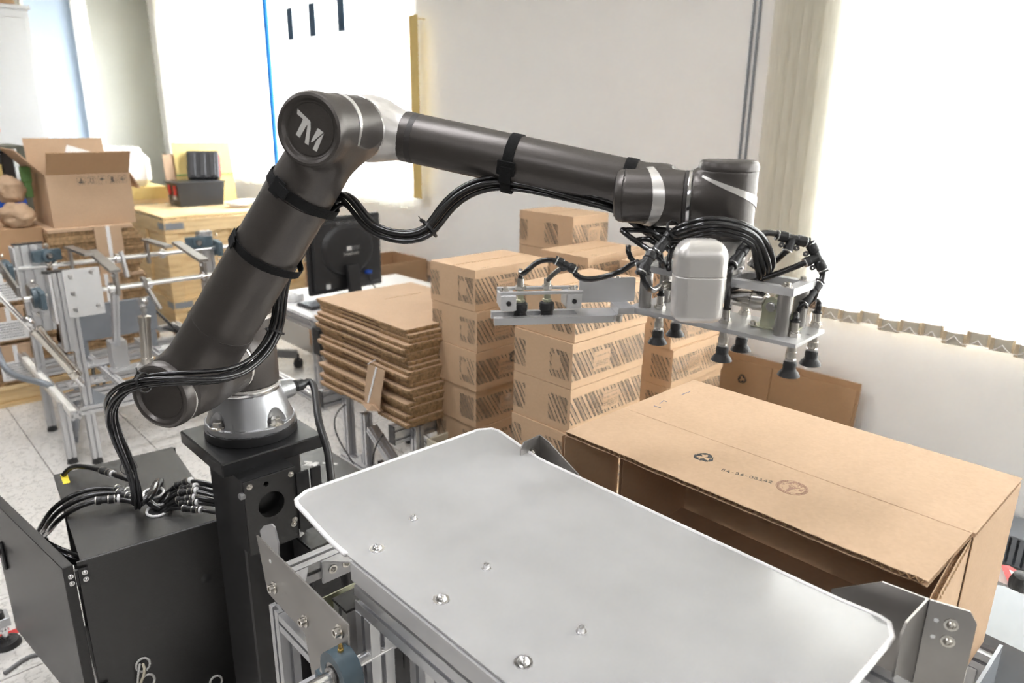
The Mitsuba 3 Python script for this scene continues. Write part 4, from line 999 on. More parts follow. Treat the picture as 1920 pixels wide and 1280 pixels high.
for s_, z_, nm in ((.030, -.030, 'guide_screw'), (.030, -.056, 'guide_screw'), (.012, -.028, 'guide_hole'), (.012, -.054, 'guide_hole'), (.014, -.15, 'guide_hole')):
    p = V(GX, fy, c0[2] + z_) + fd * s_; nn = np.cross(fd, Z)
    if nn @ (EYE - p) < 0: nn = -nn
    if nm == 'guide_screw': part(cm, nm, button(MB(), p + nn * .003, nn, .006), M_NICKEL, 35)
    else: part(cm, nm, MB().lathe(p + nn * .0032, nn, [(0, 0), (.0032, 0), (.0032, .0006), (0, .0006)], 14), M_CHROME)
# left guide by the far end of the table
GL = .985
l0, l1, l2, l3 = at(987, 826, X=GL), at(1014, 815, X=GL), at(1090, 893, X=GL), at(1030, 826, X=GL)
guide([(l1[1], l1[2]), (l3[1], l3[2] - .002), (l2[1], l2[2]), (l2[1], l2[2] - .35), (l1[1], l1[2] - .35)], V(GL, 0, 0), V(0, 1, 0), Z, -.003)
ldir = _n((at(985, 828, z=l1[2]) - l1) * V(1, 1, 0))
guide([(0, l1[2]), (.050, l1[2] + .0), (.060, l1[2] - .012), (.060, l1[2] - .35), (0, l1[2] - .35)], V(GL, l1[1], 0), ldir, Z, .003)
p = V(GL, l1[1], l1[2] - .030) + ldir * .028; nn = np.cross(ldir, Z); nn = nn if nn @ (EYE - p) > 0 else -nn
part(cm, 'guide_screw', button(MB(), p + nn * .003, nn, .006), M_NICKEL, 35)
# rails, cross beams and legs under the carton
RZ = BZ - BH
for y in (by0 + .08, by1 - .08):
    part(cm, 'rail', MB().bar((GX - .2, y, RZ - .022), (1.60, y, RZ - .022), .04, .04), M_ALU)
for x in (GX - .02, 1.56):
    part(cm, 'cross_beam', MB().bar((x, by0 - .02, RZ - .064), (x, by1 + .02, RZ - .064), .04, .04), M_ALU)
    for y in (by0 + .0, by1 - .0):
        part(cm, 'leg', MB().bar((x, y, 0), (x, y, RZ - .085), .04, .04), M_ALU)
part(cm, 'side_plate', MB().span((GX + .005, by0 - .034, RZ - .12), (1.50, by0 - .028, RZ + .02)), M_GREY_METAL)
# ------------------------------------------------------------------ controller cabinet and its cables
def quad_box(mb, near_l, near_r, far_r, far_l, z0, z1):
    v = [np.array([p[0], p[1], z]) for z in (z0, z1) for p in (near_l, near_r, far_r, far_l)]
    return mb.add(trimesh.convex.convex_hull(np.array(v)))
CZ = .60
nl, fl_ = np.array([.2755, 1.8045]), np.array([.350, 2.340])
nr, fr = np.array([.6045, 1.7690]), np.array([.676, 2.300])
ct = thing('control_cabinet', 'dark grey steel control cabinet with its door swung open at the lower left', 'cabinet')
cu, cv = _n(np.append(nr - nl, 0)), _n(np.append(fl_ - nl, 0))
W_, D_ = np.linalg.norm(nr - nl), np.linalg.norm(fl_ - nl)
co = V(nl[0], nl[1], 0)
def cb(u, v, z): return co + u * cu + v * cv + V(0, 0, z)
CR = (cu, np.cross(Z, cu), Z)
def cbox(mb, u0, u1, v0, v1, z0, z1, ch=.001): return mb.box(cb((u0 + u1) / 2, (v0 + v1) / 2, (z0 + z1) / 2), (u1 - u0, v1 - v0, z1 - z0), CR, ch)
bd = MB(); cbox(bd, 0, W_, .0, D_, CZ - .003, CZ, .001); cbox(bd, 0, W_, .0, .003, .065, CZ - .003); cbox(bd, 0, W_, D_ - .003, D_, .065, CZ - .003); cbox(bd, W_ - .003, W_, .003, D_ - .003, .065, CZ - .003); cbox(bd, 0, W_, 0, D_, .062, .065)
part(ct, 'body', bd, M_CABINET)
part(ct, 'seam', cbox(MB(), .001, W_, -.0008, .0, CZ - .004, CZ - .001, 0), M_GREY_PLASTIC)
inn = MB(); cbox(inn, .06, W_ - .02, .06, D_ - .06, .15, .40, .004)
part(ct, 'equipment_tray', inn, M_BLACK_PLASTIC)
for u in (.03, W_ - .03):
    for v in (.04, D_ - .04):
        k = part(ct, 'caster', MB().lathe(cb(u, v, .024) - cu * .010, cu, [(0, 0), (.023, 0), (.024, .003), (.024, .017), (.023, .020), (0, .020)], 24), M_RUBBER, 35)
        part(k, 'fork', cbox(MB(), u - .016, u + .016, v - .018, v + .018, .047, .0618), M_GREY_METAL)
dn = _n(V(-.125, .992, 0)); dl, dt = .545, .024
dz0 = .148
d0_ = V(.268, 1.800, 0)
dx_ = np.cross(Z, dn)       # thickness direction, towards -x
dr_ = part(ct, 'door', MB().box(d0_ + dn * dl / 2 + dx_ * dt / 2 + V(0, 0, (CZ + dz0) / 2 - .002), (dt, dl, CZ - dz0), (dx_, np.cross(Z, dx_), Z), .0015), M_CABINET)
lp = d0_ + dn * (dl - .055) + dx_ * dt
lh = lp + V(0, 0, .425)
part(dr_, 'latch', MB().box(lh + dx_ * .004, (.008, .024, .085), (dx_, np.cross(Z, dx_), Z), .003).beam(lh + dx_ * .008 + V(0, 0, .02), lh + dx_ * .055 + V(0, 0, -.045), .018, .010, hint=dn, ch=.003), M_BLACK_PLASTIC)
for z in (CZ - .040, .22):
    h = part(ct, 'hinge', MB().cyl(V(.2715, 1.797, z - .022), V(.2715, 1.797, z + .022), .0038, 12).box(V(.2715, 1.7985, z) + cu * .012, (.024, .002, .044), CR), M_BLACK_PAINT)
    for du, dz in ((-.013, .009), (-.013, -.010), (.017, .009), (.017, -.010)):
        part(h, 'hinge_screw', button(MB(), V(.2715, 1.797, z + dz) + cu * du, -cv, .0042), M_CHROME, 35)
for u, z in ((.074, .483), (.112, .482), (.207, .482), (.245, .481)):
    part(ct, 'small_hole', MB().lathe(cb(u, -.0005, z), -cv, [(0, 0), (.0035, 0), (.0035, .0006), (0, .0006)], 12), M_BLACK_PLASTIC)
part(ct, 'blind_plug', MB().lathe(cb(.282, -.0005, .438), -cv, [(0, 0), (.0135, 0), (.012, .001), (.004, .0022), (0, .0024)], 24), M_BLACK_PLASTIC, 35)
for z_, u_ in ((.250, .103), (.196, .108), (.105, .272)):
    part(ct, 'grommet', MB().add(tube_mesh(np.array([cb(u_ + .016 * math.cos(a), -.002, z_ + .020 * math.sin(a)) for a in np.linspace(0, 2 * math.pi, 25)]), .0032, 8)), M_GREY_LETTER, True)
    part(ct, 'grommet_hole', MB().lathe(cb(u_, -.0005, z_), -cv, [(0, 0), (.0155, 0), (.0155, .0006), (0, .0006)], 20), M_BLACK_PLASTIC)
part(ct, 'yellow_label', cbox(MB(), .010, .028, D_ - .085, D_ - .012, CZ, CZ + .0006, 0), M_YELLOW)
for k, (u_, v_) in enumerate(((.160, .285), (.215, .245), (.205, .135))):
    pts = np.array([cb(u_ + .026 * math.cos(a), v_ + .032 * math.sin(a), CZ + .003) for a in np.linspace(0, 2 * math.pi, 25)])
    part(ct, 'grommet', MB().add(tube_mesh(pts, .0036, 8)), M_WHITE_PLASTIC, True)
    part(ct, 'grommet_hole', MB().lathe(cb(u_, v_, CZ), Z, [(0, 0), (.026, 0), (.026, .0008), (0, .0008)], 20), M_BLACK_PLASTIC)
# cables out of the cabinet's roof, with their connectors
def connector(c, L, r, label):
    i = len(c) // 2
    t_ = _n(c[min(i + 1, len(c) - 1)] - c[i - 1])
    k = thing('cable_connector', label, 'connector', 'black connectors on the cabinet cables')
    part(k, 'body', MB().lathe(c[i] - t_ * L / 2, t_, [(0, 0), (r, 0), (r, L * .28), (r * .82, L * .32), (r * .82, L * .6), (r, L * .64), (r, L), (0, L)], 18), M_BLACK_PLASTIC, 35)
    for s in (-.5, .14, .46): part(k, 'metal_ring', MB().lathe(c[i] + t_ * L * s, t_, [(0, 0), (r * 1.03, 0), (r * 1.03, .0022), (0, .0022)], 18), M_NICKEL, 35)
    part(k, 'white_clip', MB().lathe(c[i] + t_ * L * .62, t_, [(0, 0), (r * .98, 0), (r * .98, .006), (0, .006)], 14), M_WHITE_PLASTIC, 35)
right = [((300, 940, .60), (345, 905, .66), (385, 905, .67), (440, 925, .66), (500, 955, .63), (555, 1010, .54), (590, 1090, .40), (612, 1180, .22)),
         ((302, 945, .60), (350, 914, .655), (392, 918, .665), (445, 938, .655), (500, 970, .62), (548, 1025, .53), (580, 1100, .40), (600, 1190, .22)),
         ((300, 955, .60), (335, 925, .65), (372, 922, .66), (430, 940, .65), (490, 975, .615), (540, 1035, .52), (570, 1110, .38), (590, 1190, .22)),
         ((303, 960, .60), (340, 936, .64), (380, 935, .645), (435, 950, .635), (492, 990, .60), (535, 1050, .50), (560, 1120, .36), (578, 1195, .22)),
         ((304, 962, .60), (338, 944, .63), (375, 943, .635), (425, 952, .625), (478, 985, .59), (520, 1040, .50), (545, 1110, .36), (560, 1190, .22)),
         ((305, 963, .60), (325, 953, .62), (360, 954, .625), (410, 962, .615), (462, 985, .585), (505, 1035, .50), (528, 1100, .38), (540, 1180, .22)),
         ((318, 925, .60), (345, 912, .64), (400, 912, .655), (455, 930, .645), (515, 968, .61), (570, 1030, .51), (600, 1110, .37), (622, 1190, .2))]
for i, pts in enumerate(right):
    P3 = [at(x, y, z=z) for x, y, z in pts]
    solo('cabinet_cable', MB().tube(P3, .0062 if i < 4 else .0050, 10, .015), M_HOSE, f'black cable curving from the cabinet roof down behind the table, {["highest", "second", "third", "fourth", "fifth", "lowest", "thin extra"][i]} of the bunch', 'cable', 'cables over the cabinet', True)
    if i < 6:
        c = smooth_path(P3, .01); s_ = int(len(c) * (.12 + .012 * (i % 3)))
        connector(c[s_ - 3:s_ + 4], .042, .0098, f'black cable connector with a white clip to the right on the cabinet roof, {["topmost", "second", "third", "fourth", "fifth", "lowest"][i]}')
left = [((250, 935, .625), (215, 916, .64), (160, 920, .65), (110, 945, .62), (78, 985, .52), (74, 1005, .46), (95, 1020, .42), (150, 1042, .40)),
        ((252, 940, .625), (215, 924, .635), (160, 932, .64), (115, 955, .61), (84, 990, .52), (80, 1008, .45), (100, 1028, .41), (160, 1050, .39)),
        ((255, 943, .62), (210, 936, .63), (160, 945, .63), (118, 968, .60), (90, 998, .51), (86, 1012, .44), (105, 1034, .40), (165, 1056, .38))]
for i, pts in enumerate(left):
    P3 = [at(x, y, z=z) for x, y, z in pts]
    solo('cabinet_cable', MB().tube(P3, .0066, 10, .015), M_HOSE, f'black cable looping left off the cabinet roof behind the open door, {["highest", "middle", "lowest"][i]} of three', 'cable', 'cables over the cabinet', True)
    c = smooth_path(P3, .01); s_ = int(len(c) * (.085 + .05 * (i == 2)))
    connector(c[s_ - 3:s_ + 4][::-1], .046, .0115, f'black cable connector to the left on the cabinet roof, {["highest", "middle", "lowest"][i]} of three')
P3 = [at(x, y, z=z) for x, y, z in ((240, 898, .64), (205, 886, .64), (178, 878, .64), (150, 874, .64), (128, 880, .62), (118, 892, .602))]
solo('cabinet_cable', MB().tube(P3, .0072, 10, .015), M_HOSE, 'black cable with one connector arching to the yellow label at the back of the cabinet roof', 'cable', 'cables over the cabinet', True)
c = smooth_path(P3, .01); connector(c[len(c) // 3 - 3:len(c) // 3 + 4][::-1], .044, .0105, 'black cable connector near the back left corner of the cabinet roof')
P3 = [at(x, y, z=z) for x, y, z in ((258, 945, .62), (275, 935, .63), (290, 915, .63), (300, 902, .60))]
solo('cabinet_cable', MB().tube(P3, .011, 10, .012), M_HOSE, 'thick black cable bunch diving into the upper opening of the cabinet roof', 'cable', 'cables over the cabinet', True)
P3 = [at(x, y, z=z) for x, y, z in ((270, 935, .63), (285, 945, .615), (300, 952, .61), (312, 940, .62), (322, 928, .60))]
solo('cabinet_cable', MB().tube(P3, .009, 10, .012), M_HOSE, 'thick black cable bending between the two openings of the cabinet roof', 'cable', 'cables over the cabinet', True)
for i, (pts, m_, r, lab) in enumerate(((((268, 1244, .262), (271, 1258, .25), (266, 1275, .22), (262, 1300, .16)), M_CREAM, .0035, 'pair of beige wires hanging out of the hole low on the cabinet side'),
    (((262, 1244, .262), (260, 1258, .25), (258, 1290, .18)), M_GREY_LETTER, .003, 'thin grey wire hanging out of the hole low on the cabinet side'),
    (((440, 1130, .30), (460, 1180, .22), (468, 1240, .12), (460, 1290, .05)), M_BLACK_PLASTIC, .009, 'thick black cable lying on the floor beside the cabinet'),
    (((560, 1165, .30), (535, 1210, .2), (520, 1260, .1), (516, 1300, .03)), M_HOSE, .003, 'thin shiny black wire falling beside the steel plate, left one'),
    (((580, 1195, .30), (565, 1230, .2), (556, 1280, .1)), M_HOSE, .003, 'thin shiny black wire falling beside the steel plate, right one'))):
    solo('wire', MB().tube([at(x, y, z=z) for x, y, z in pts], r, 8, .012), m_, lab, 'wire', None, True)
P3 = [at(8, 1262, z=.006), at(30, 1246, z=.006), at(48, 1234, z=.006), at(72, 1226, z=.006)]
solo('wire', MB().tube(P3, .006, 8, .012), M_GREY_PLASTIC, 'grey wire on the floor at the bottom left corner', 'wire', None, True)
# machine foot and profile at the picture's left edge
ft = at(14, 1208, z=0)
k = thing('machine_corner', 'black levelling foot under a white profile end at the left edge', 'machine foot')
part(k, 'pad', MB().lathe((ft[0], ft[1], 0), Z, [(0, 0), (.040, 0), (.040, .006), (.034, .018), (.016, .026), (0, .026)], 32), M_RUBBER, 35)
part(k, 'stem', MB().cyl((ft[0], ft[1], .026), (ft[0], ft[1], .075), .008, 14).lathe((ft[0], ft[1], .05), Z, [(0, 0), (.014, 0), (.014, .008), (0, .008)], 6), M_CHROME, 35)
part(k, 'profile', MB().box((ft[0] - .03, ft[1] + .01, .09), (.10, .06, .03), ch=.002), M_ALU)
part(k, 'knob', MB().lathe((ft[0] - .008, ft[1], .105), Z, [(0, 0), (.018, 0), (.016, .02), (0, .024)], 20), M_BLACK_PLASTIC, 35)
part(k, 'post', MB().bar((ft[0] - .14, ft[1] - .10, 0), (ft[0] - .14, ft[1] - .10, .12), .04, .04), M_ALU)
solo('floor_marking', MB().span((.10, 2.545, 0), (.32, 2.575, .0006)).span((.60, 2.545, 0), (.83, 2.575, .0006)), M_RED, 'red tape line on the floor beside the cabinet', 'tape line')

# ------------------------------------------------------------------ robot controller and motor bracket by the pedestal
k = thing('robot_controller', 'dark grey box on the floor behind the pedestal with a small white logo on its sloping top', 'controller')
RC = .44
rx0, rx1, ry0, ry1 = .97, 1.20, 1.42, 2.33
part(k, 'body', MB().span((rx0, ry0, .02), (rx1, ry1, RC), ch=.004), M_CABINET)
part(k, 'handle', MB().span((rx1 - .005, ry1 - .30, RC - .05), (rx1 + .10, ry1 - .27, RC - .03), ch=.003).span((rx1 + .08, ry1 - .30, RC - .03), (rx1 + .10, ry1 - .27, RC + .0), ch=.002), M_BLACK_PAINT)
for s in (-1, 1): part(k, 'skid', MB().span(((rx0 + rx1) / 2 + s * .09 - .02, ry0 + .02, 0), ((rx0 + rx1) / 2 + s * .09 + .02, ry1 - .02, .022)), M_BLACK_PLASTIC)
lo = at(565, 868, z=RC); ux, uy = V(.62, -.78, 0), V(.78, .62, 0)
mb = MB()
for pl in ([(-.95, .62), (-.12, .62), (.10, .42), (.10, -.0), (-.08, -.62), (-.24, -.62), (-.06, .36), (-.10, .36), (-.42, -.62), (-.70, -.62), (-.40, .30), (-.95, .30)], [(.16, .10), (.02, -.62), (.26, -.62), (.80, .62), (.42, .62)], [(.92, .62), (.86, .62), (.40, -.40), (.62, -.62), (.92, -.62)]):
    mb.prism([(a * .030 + .034, b * .026) for a, b in pl], V(lo[0], lo[1], RC), ux, uy, .0008)
part(k, 'logo', mb, M_GREY_LETTER)
part(k, 'lettering', MB().prism(sbox(.075, .008, .13, .020).difference(sbox(.088, .011, .092, .02)).difference(sbox(.104, .008, .108, .017)), V(lo[0], lo[1], RC), ux, uy, .0008), M_GREY_LETTER)
part(k, 'vent', MB().span((rx0 - .002, ry0 + .05, .10), (rx0, ry1 - .5, .30)), M_BLACK_PLASTIC)
k = thing('motor_bracket', 'black steel bracket with a round hole bolted to the front of the pedestal', 'bracket')
pl = sbox(.536, .70, .655, .876).difference(Point(.593, .806).buffer(.030)).difference(Point(.585, .858).buffer(.006))
part(k, 'face_plate', MB().prism(pl, (0, 1.40, 0), V(1, 0, 0), Z, .005), M_CABINET)
part(k, 'hole_backing', MB().lathe((.593, 1.43, .806), V(0, -1, 0), [(0, 0), (.034, 0), (.034, .004), (0, .004)], 28), M_BLACK_PAINT)
part(k, 'slotted_plate', MB().prism(sbox(.652, .715, .712, .862).difference(sbox(.682, .80, .688, .87)), (0, 1.393, 0), V(1, 0, 0), Z, .005), M_BLACK_PAINT)
part(k, 'top_plate', MB().span((.536, 1.402, .872), (.655, 1.452, .876)).span((.536, 1.402, .70), (.540, 1.49, .872)).span((.651, 1.402, .70), (.655, 1.49, .872)), M_BLACK_PAINT)
for x, z in ((.548, .864), (.643, .862), (.643, .748), (.640, .738)):
    part(k, 'screw', bolt(MB(), (x, 1.395, z), V(0, -1, 0), .0045, .005), M_NICKEL)
part(k, 'sensor', MB().span((.524, 1.389, .842), (.536, 1.403, .854), ch=.002), M_GREY_PLASTIC)
part(k, 'white_triangle', MB().prism([(.650, .700), (.662, .706), (.650, .722)], (0, 1.392, 0), V(1, 0, 0), Z, .001), M_WHITE_PAPER)
k = thing('terminal_block', 'black box with a row of small round plugs below the bracket', 'terminal box')
part(k, 'body', MB().span((.66, 1.365, .45), (.90, 1.455, .675), ch=.003), M_BLACK_PAINT)
for i in range(5): part(k, 'plug', MB().lathe((.675 + .023 * i, 1.364, .655), V(0, -1, -.3), [(0, 0), (.007, 0), (.007, .010), (0, .010)], 14), M_GREY_PLASTIC, 35)
part(k, 'stand', MB().span((.70, 1.38, 0), (.86, 1.44, .45)), M_BLACK_PAINT)

# ------------------------------------------------------------------ steel plate, bearing and shaft under the table's left end
k = thing('drive_unit', 'bent steel plate, bearing block and shaft below the near left end of the table', 'drive unit')
PX = .458
q = [at(x, y, X=PX) for x, y in ((483.7, 1002.5), (655, 1170), (657, 1290), (592, 1290), (575, 1186), (542, 1150), (504.7, 1109))]
part(k, 'plate', MB().prism(Polygon([(p[1], p[2]) for p in q]), (PX, 0, 0), V(0, 1, 0), Z, -.003), M_STEEL)
q2 = [at(x, y, X=PX + .006) for x, y in ((540, 1147), (580, 1190), (592, 1300), (604, 1300), (586, 1190), (546, 1148))]
part(k, 'flange', MB().prism(Polygon([(p[1], p[2]) for p in q2]), (PX + .006, 0, 0), V(0, 1, 0), Z, .004), M_ALU_PLATE)
q3 = [at(x, y, X=PX + .03) for x, y in ((487, 995), (494, 986), (508, 982), (514, 988), (521, 1018), (523, 1060), (497, 1040))]
part(k, 'tab', MB().prism(Polygon([(p[1], p[2]) for p in q3]), (PX + .03, 0, 0), V(0, 1, 0), Z, .003), M_ALU_PLATE)
for x, y in ((514, 1101), (572, 1164), (637, 1183)):
    o = at(x, y, X=PX - .003); part(k, 'screw', bolt(MB(), o, V(-1, .05, .05), .0075, .010), M_NICKEL)
o = at(507, 1052, X=PX - .0032); part(k, 'hole', MB().lathe(o, V(-1, 0, 0), [(0, 0), (.004, 0), (.004, .0006), (0, .0006)], 14), M_WHITE_PLASTIC)
bz = .800
part(k, 'beam', MB().bar((.500, 1.160, bz - .020), (.690, 1.160, bz - .020), .04, .04, hint=V(0, 1, 0)), M_ALU_WHITE)
part(k, 'beam', MB().bar((.668, 1.14, bz - .020), (.668, .90, bz - .020), .04, .04, hint=V(1, 0, 0)), M_ALU_WHITE)
part(k, 'gusset', MB().prism([(.57, 1.139), (.640, 1.139), (.640, 1.085), (.615, 1.095)], (0, 0, bz - .004), V(1, 0, 0), V(0, 1, 0), .003).span((.57, 1.134, bz - .05), (.640, 1.139, bz - .002)), M_ALU_PLATE)
part(k, 'gusset', MB().prism([(.475, 1.139), (.545, 1.139), (.50, 1.075), (.475, 1.07)], (0, 0, bz - .004), V(1, 0, 0), V(0, 1, 0), .003), M_ALU_PLATE)
for x, z in ((.592, bz - .026), (.622, bz - .026)): part(k, 'screw', button(MB(), (x, 1.133, z), V(0, -1, 0), .006), M_NICKEL, 35)
mp = sbox(.50, 1.005, .60, 1.050).buffer(-.006).buffer(.006)
part(k, 'zinc_plate', MB().prism(mp, (0, 0, bz - .055), V(1, 0, 0), V(0, 1, 0), .004).prism(sbox(.505, bz - .054, .60, bz - .012).buffer(-.006).buffer(.006), (0, 1.050, 0), V(1, 0, 0), Z, .003), M_ZINC)
for x, y in ((.515, 1.03), (.545, 1.02), (.575, 1.035), (.59, 1.015)): part(k, 'screw', bolt(MB(), (x, y, bz - .051), Z, .0035, .009), M_NICKEL)
cpx = (.551, .995)
part(k, 'post', MB().bar((cpx[0], cpx[1], .0), (cpx[0], cpx[1], bz - .004), .046, .046), M_ALU)
part(k, 'post_cap', MB().span((cpx[0] - .025, cpx[1] - .025, bz - .004), (cpx[0] + .025, cpx[1] + .025, bz + .0015), ch=.001), M_BLACK_PLASTIC)
part(k, 'cross_tie', MB().bar((PX + .02, 1.10, bz - .062), (PX + .02, .955, bz - .062), .036, .036, hint=V(1, 0, 0)), M_ALU)
part(k, 'post', MB().bar((PX + .02, 1.12, 0), (PX + .02, 1.12, bz - .044), .036, .036), M_ALU)
part(k, 'bracket', MB().box((.563, .942, .722), (.05, .018, .10), ch=.002).box((.55, .93, .69), (.03, .03, .02), ch=.002), M_STEEL)
sh = at(640, 1258, X=.44)
SY, SZ = sh[1], sh[2]
part(k, 'shaft', MB().cyl((.30, SY, SZ), (.85, SY, SZ), .0098, 24), M_CHROME, 35)
pb = sbox(-.058, -.043, .058, -.027).union(Point(0, 0).buffer(.037, 24)).union(sbox(-.034, -.042, .034, 0)).difference(Point(0, 0).buffer(.0215, 24))
b = part(k, 'bearing_block', MB().prism(pb, (.425, SY, SZ), V(0, -1, 0), Z, -.032), M_BEARING, 35)
part(b, 'inner_ring', MB().ring((.420, SY, SZ), V(1, 0, 0), .0098, .0145, .034).ring((.426, SY, SZ), V(1, 0, 0), .0155, .0215, .024), M_STEEL, 35)
part(b, 'seal', MB().ring((.424, SY, SZ), V(1, 0, 0), .0142, .0160, .026), M_BLACK_PLASTIC, 35)
part(b, 'grease_nipple', MB().lathe((.441, SY, SZ + .036), V(0, -.1, 1), [(0, 0), (.0045, 0), (.0045, .005), (.003, .006), (.004, .010), (.002, .014), (0, .014)], 14), M_BRASS, 35)
for dy in (.047, -.047): part(k, 'screw', bolt(MB(), (.441, SY + dy, SZ - .027), Z, .008, .012), M_NICKEL)
part(k, 'bearing_seat', MB().span((.40, SY - .07, SZ - .075), (.48, SY + .07, SZ - .043), ch=.002).span((.42, SY - .02, 0), (.46, SY + .02, SZ - .075)), M_ALU)
# ------------------------------------------------------------------ hoses along the arm
HB = []
def D(p): return depth(p)
dS2, dS3, dW = D(S2), D(S3), D(S4)
path = [at(258, 948, z=.615), at(250, 905, d=1.86), at(232, 850, d=1.66), at(214, 795, d=1.46), at(213, 757, d=1.375), at(240, 727, d=1.335), at(290, 714, d=1.32), at(350, 711, d=1.335), at(420, 706, d=1.38), at(462, 690, d=1.43), at(498, 655, d=1.475), at(519, 612, d=1.49), at(526, 560, d=1.475),
        at(537, 515, d=1.44), at(552, 492, d=1.425), at(580, 440, d=1.395), at(612, 393, d=1.36), at(628, 377, d=1.345), at(641, 368, d=1.335), at(662, 382, d=1.315), at(695, 421, d=1.30), at(728, 438, d=1.295), at(765, 443, d=1.29), at(800, 433, d=1.29), at(830, 398, d=1.295), at(868, 363, d=1.30), at(915, 345, d=1.305), at(955, 343, d=1.305), at(1005, 350, d=1.295), at(1080, 367, d=1.275), at(1140, 382, d=1.26), at(1172, 397, d=1.27), at(1210, 425, d=1.26), at(1250, 446, d=1.23), at(1290, 455, d=1.21)]
names = ['outer', 'second', 'third', 'fourth', 'fifth', 'sixth', 'middle']
for i, m_ in enumerate(bundle(path, 6, .0043, .0098, 11, 1.6)):
    solo('air_hose', m_, M_HOSE, 'glossy black air hose in the bunch strapped along the robot arm', 'hose', 'hoses strapped along the arm', True)
cc = smooth_path(path, .006)
def tie_at(px, py, label, r=.0185):
    uv_ = np.array([[960 + FPX * ((p - EYE) @ VIEW[0]) / ((p - EYE) @ VIEW[2]), 640 + FPX * ((p - EYE) @ VIEW[1]) / ((p - EYE) @ VIEW[2])] for p in cc])
    i = int(np.argmin(np.hypot(uv_[:, 0] - px, uv_[:, 1] - py))); i = min(max(i, 2), len(cc) - 3)
    t_ = cc[i + 1] - cc[i - 1]
    k = thing('cable_tie', label, 'cable tie', 'black cable ties on the hose bunch')
    part(k, 'loop', MB().ring(cc[i], t_, r - .0012, r + .0006, .004, 24), M_BLACK_PLASTIC, 35)
    x, y, z = frame(t_)
    part(k, 'head', MB().box(cc[i] + x * (r + .002), (.006, .006, .006), (x, y, z), .001).box(cc[i] + x * (r + .007) + y * .002, (.010, .0022, .0012), (x, y, z)), M_BLACK_PLASTIC)
tie_at(270, 718, 'black cable tie on the hoses in front of the shoulder cap')
tie_at(522, 622, 'black cable tie on the hoses beside the robot turret')
tie_at(802, 431, 'black cable tie at the lowest sag of the hoses under the elbow')
tie_at(240, 876, 'black cable tie on the hoses just above the cabinet roof')
k = thing('cable_tie', 'black cable tie on the hose loop in front of the wrist', 'cable tie', 'black cable ties on the hose bunch')
o = G(1263, 431, -.042); part(k, 'loop', MB().ring(o, G(1285, 421, -.062) - G(1250, 445, -.03), .0135, .0150, .0045, 24), M_BLACK_PLASTIC, 35)
# ------------------------------------------------------------------ stacks of printed cartons
KS = .85
CH, CL, CWD = .190 * KS, .465 * KS, .325 * KS         # height, length along x, width along y
def carton_mesh(lx, ly, h, var):
    """Box with its own corners per face; u, v in metres tell the print where it is."""
    x, y = lx / 2, ly / 2
    F = [([(-x, y, 0), (-x, -y, 0), (-x, -y, h), (-x, y, h)], 0, ly), ([(-x, -y, 0), (x, -y, 0), (x, -y, h), (-x, -y, h)], 2, lx),
         ([(x, -y, 0), (x, y, 0), (x, y, h), (x, -y, h)], 0, ly), ([(x, y, 0), (-x, y, 0), (-x, y, h), (x, y, h)], 2, lx),
         ([(-x, -y, h), (x, -y, h), (x, y, h), (-x, y, h)], 4, lx), ([(-x, y, 0), (x, y, 0), (x, -y, 0), (-x, -y, 0)], 4, lx)]
    v, f, uv = [], [], []
    for pts, off, L in F:
        k = len(v); v += pts
        sh = (.325 - L) * 0
        uv += [(off + .001, 2 * var), (off + L / KS, 2 * var), (off + L / KS, 2 * var + h / KS), (off + .001, 2 * var + h / KS)] if off < 4 else [(off + a, 2 * var + b) for a, b in ((0, 0), (1, 0), (1, 1), (0, 1))]
        f += [[k, k + 1, k + 2], [k, k + 2, k + 3]]
    return trimesh.Trimesh(np.array(v), np.array(f), process=False), np.array(uv)
def recycle_decal(key, o, x, y, s):
    part(key, 'recycling_mark', MB().prism(chasing_arrows(s), o, x, y, .0004), M_INK)
def carton(x, y, z, rz, var, label, mark=None, tape=True, lx=CL, ly=CWD, h=CH):
    k = thing('printed_carton', label, 'carton', 'printed cartons in the stacks')
    cm_, uv = carton_mesh(lx, ly, h - .002, var)
    M = shift(x, y, z, rz); cm_.apply_transform(M)
    part(k, 'body', cm_, M_CARTON, False, uv=uv)
    # the lid's flaps meet along the top edge; a strip of clear tape runs round the long side
    c, s = math.cos(rz), math.sin(rz)
    ax, ay = V(c, s, 0), V(-s, c, 0); o = V(x, y, z)
    part(k, 'lid_seam', MB().box(o + V(0, 0, h - .0016), (lx - .01, .004, .0016), (ax, ay, Z)), M_CARD_DARK)
    if tape:
        U, W = np.meshgrid(np.linspace(0, 1, 36), np.linspace(0, 1, 7), indexing='ij'); U, W = U.ravel(), W.ravel()
        bul = .0012 + .0016 * np.sin(math.pi * W) * (1 + .8 * np.sin(7 * U + var)) + .0006 * np.sin(23 * U + 2 * W + var)
        P = o - ay * (ly / 2 + bul)[:, None] + ax * ((U - .5) * lx)[:, None] + Z * (h * .33 + h * .34 * W)[:, None]
        f = []
        for i in range(35):
            for j in range(6): q = i * 7 + j; f += [[q, q + 7, q + 8], [q, q + 8, q + 1]]
        part(k, 'clear_tape', trimesh.Trimesh(P, np.array(f), process=False), M_TAPE, True)
    if mark: recycle_decal(k, o - ay * (ly / 2 + .0004) + ax * (mark - lx / 2) + V(0, 0, h * .66), ax, Z, .028)
    return k
scene['mat_tape'] = {'type': 'thindielectric', 'int_ior': 1.45}
M_TAPE = 'mat_tape'
zb = .2735
pal = thing('platform_cart', 'low cream cart with raised sides that carries the printed carton stacks', 'cart')
part(pal, 'deck', MB().span((1.640, 1.47, .235), (2.78, 2.252, zb - .001), ch=.002), M_CREAM)
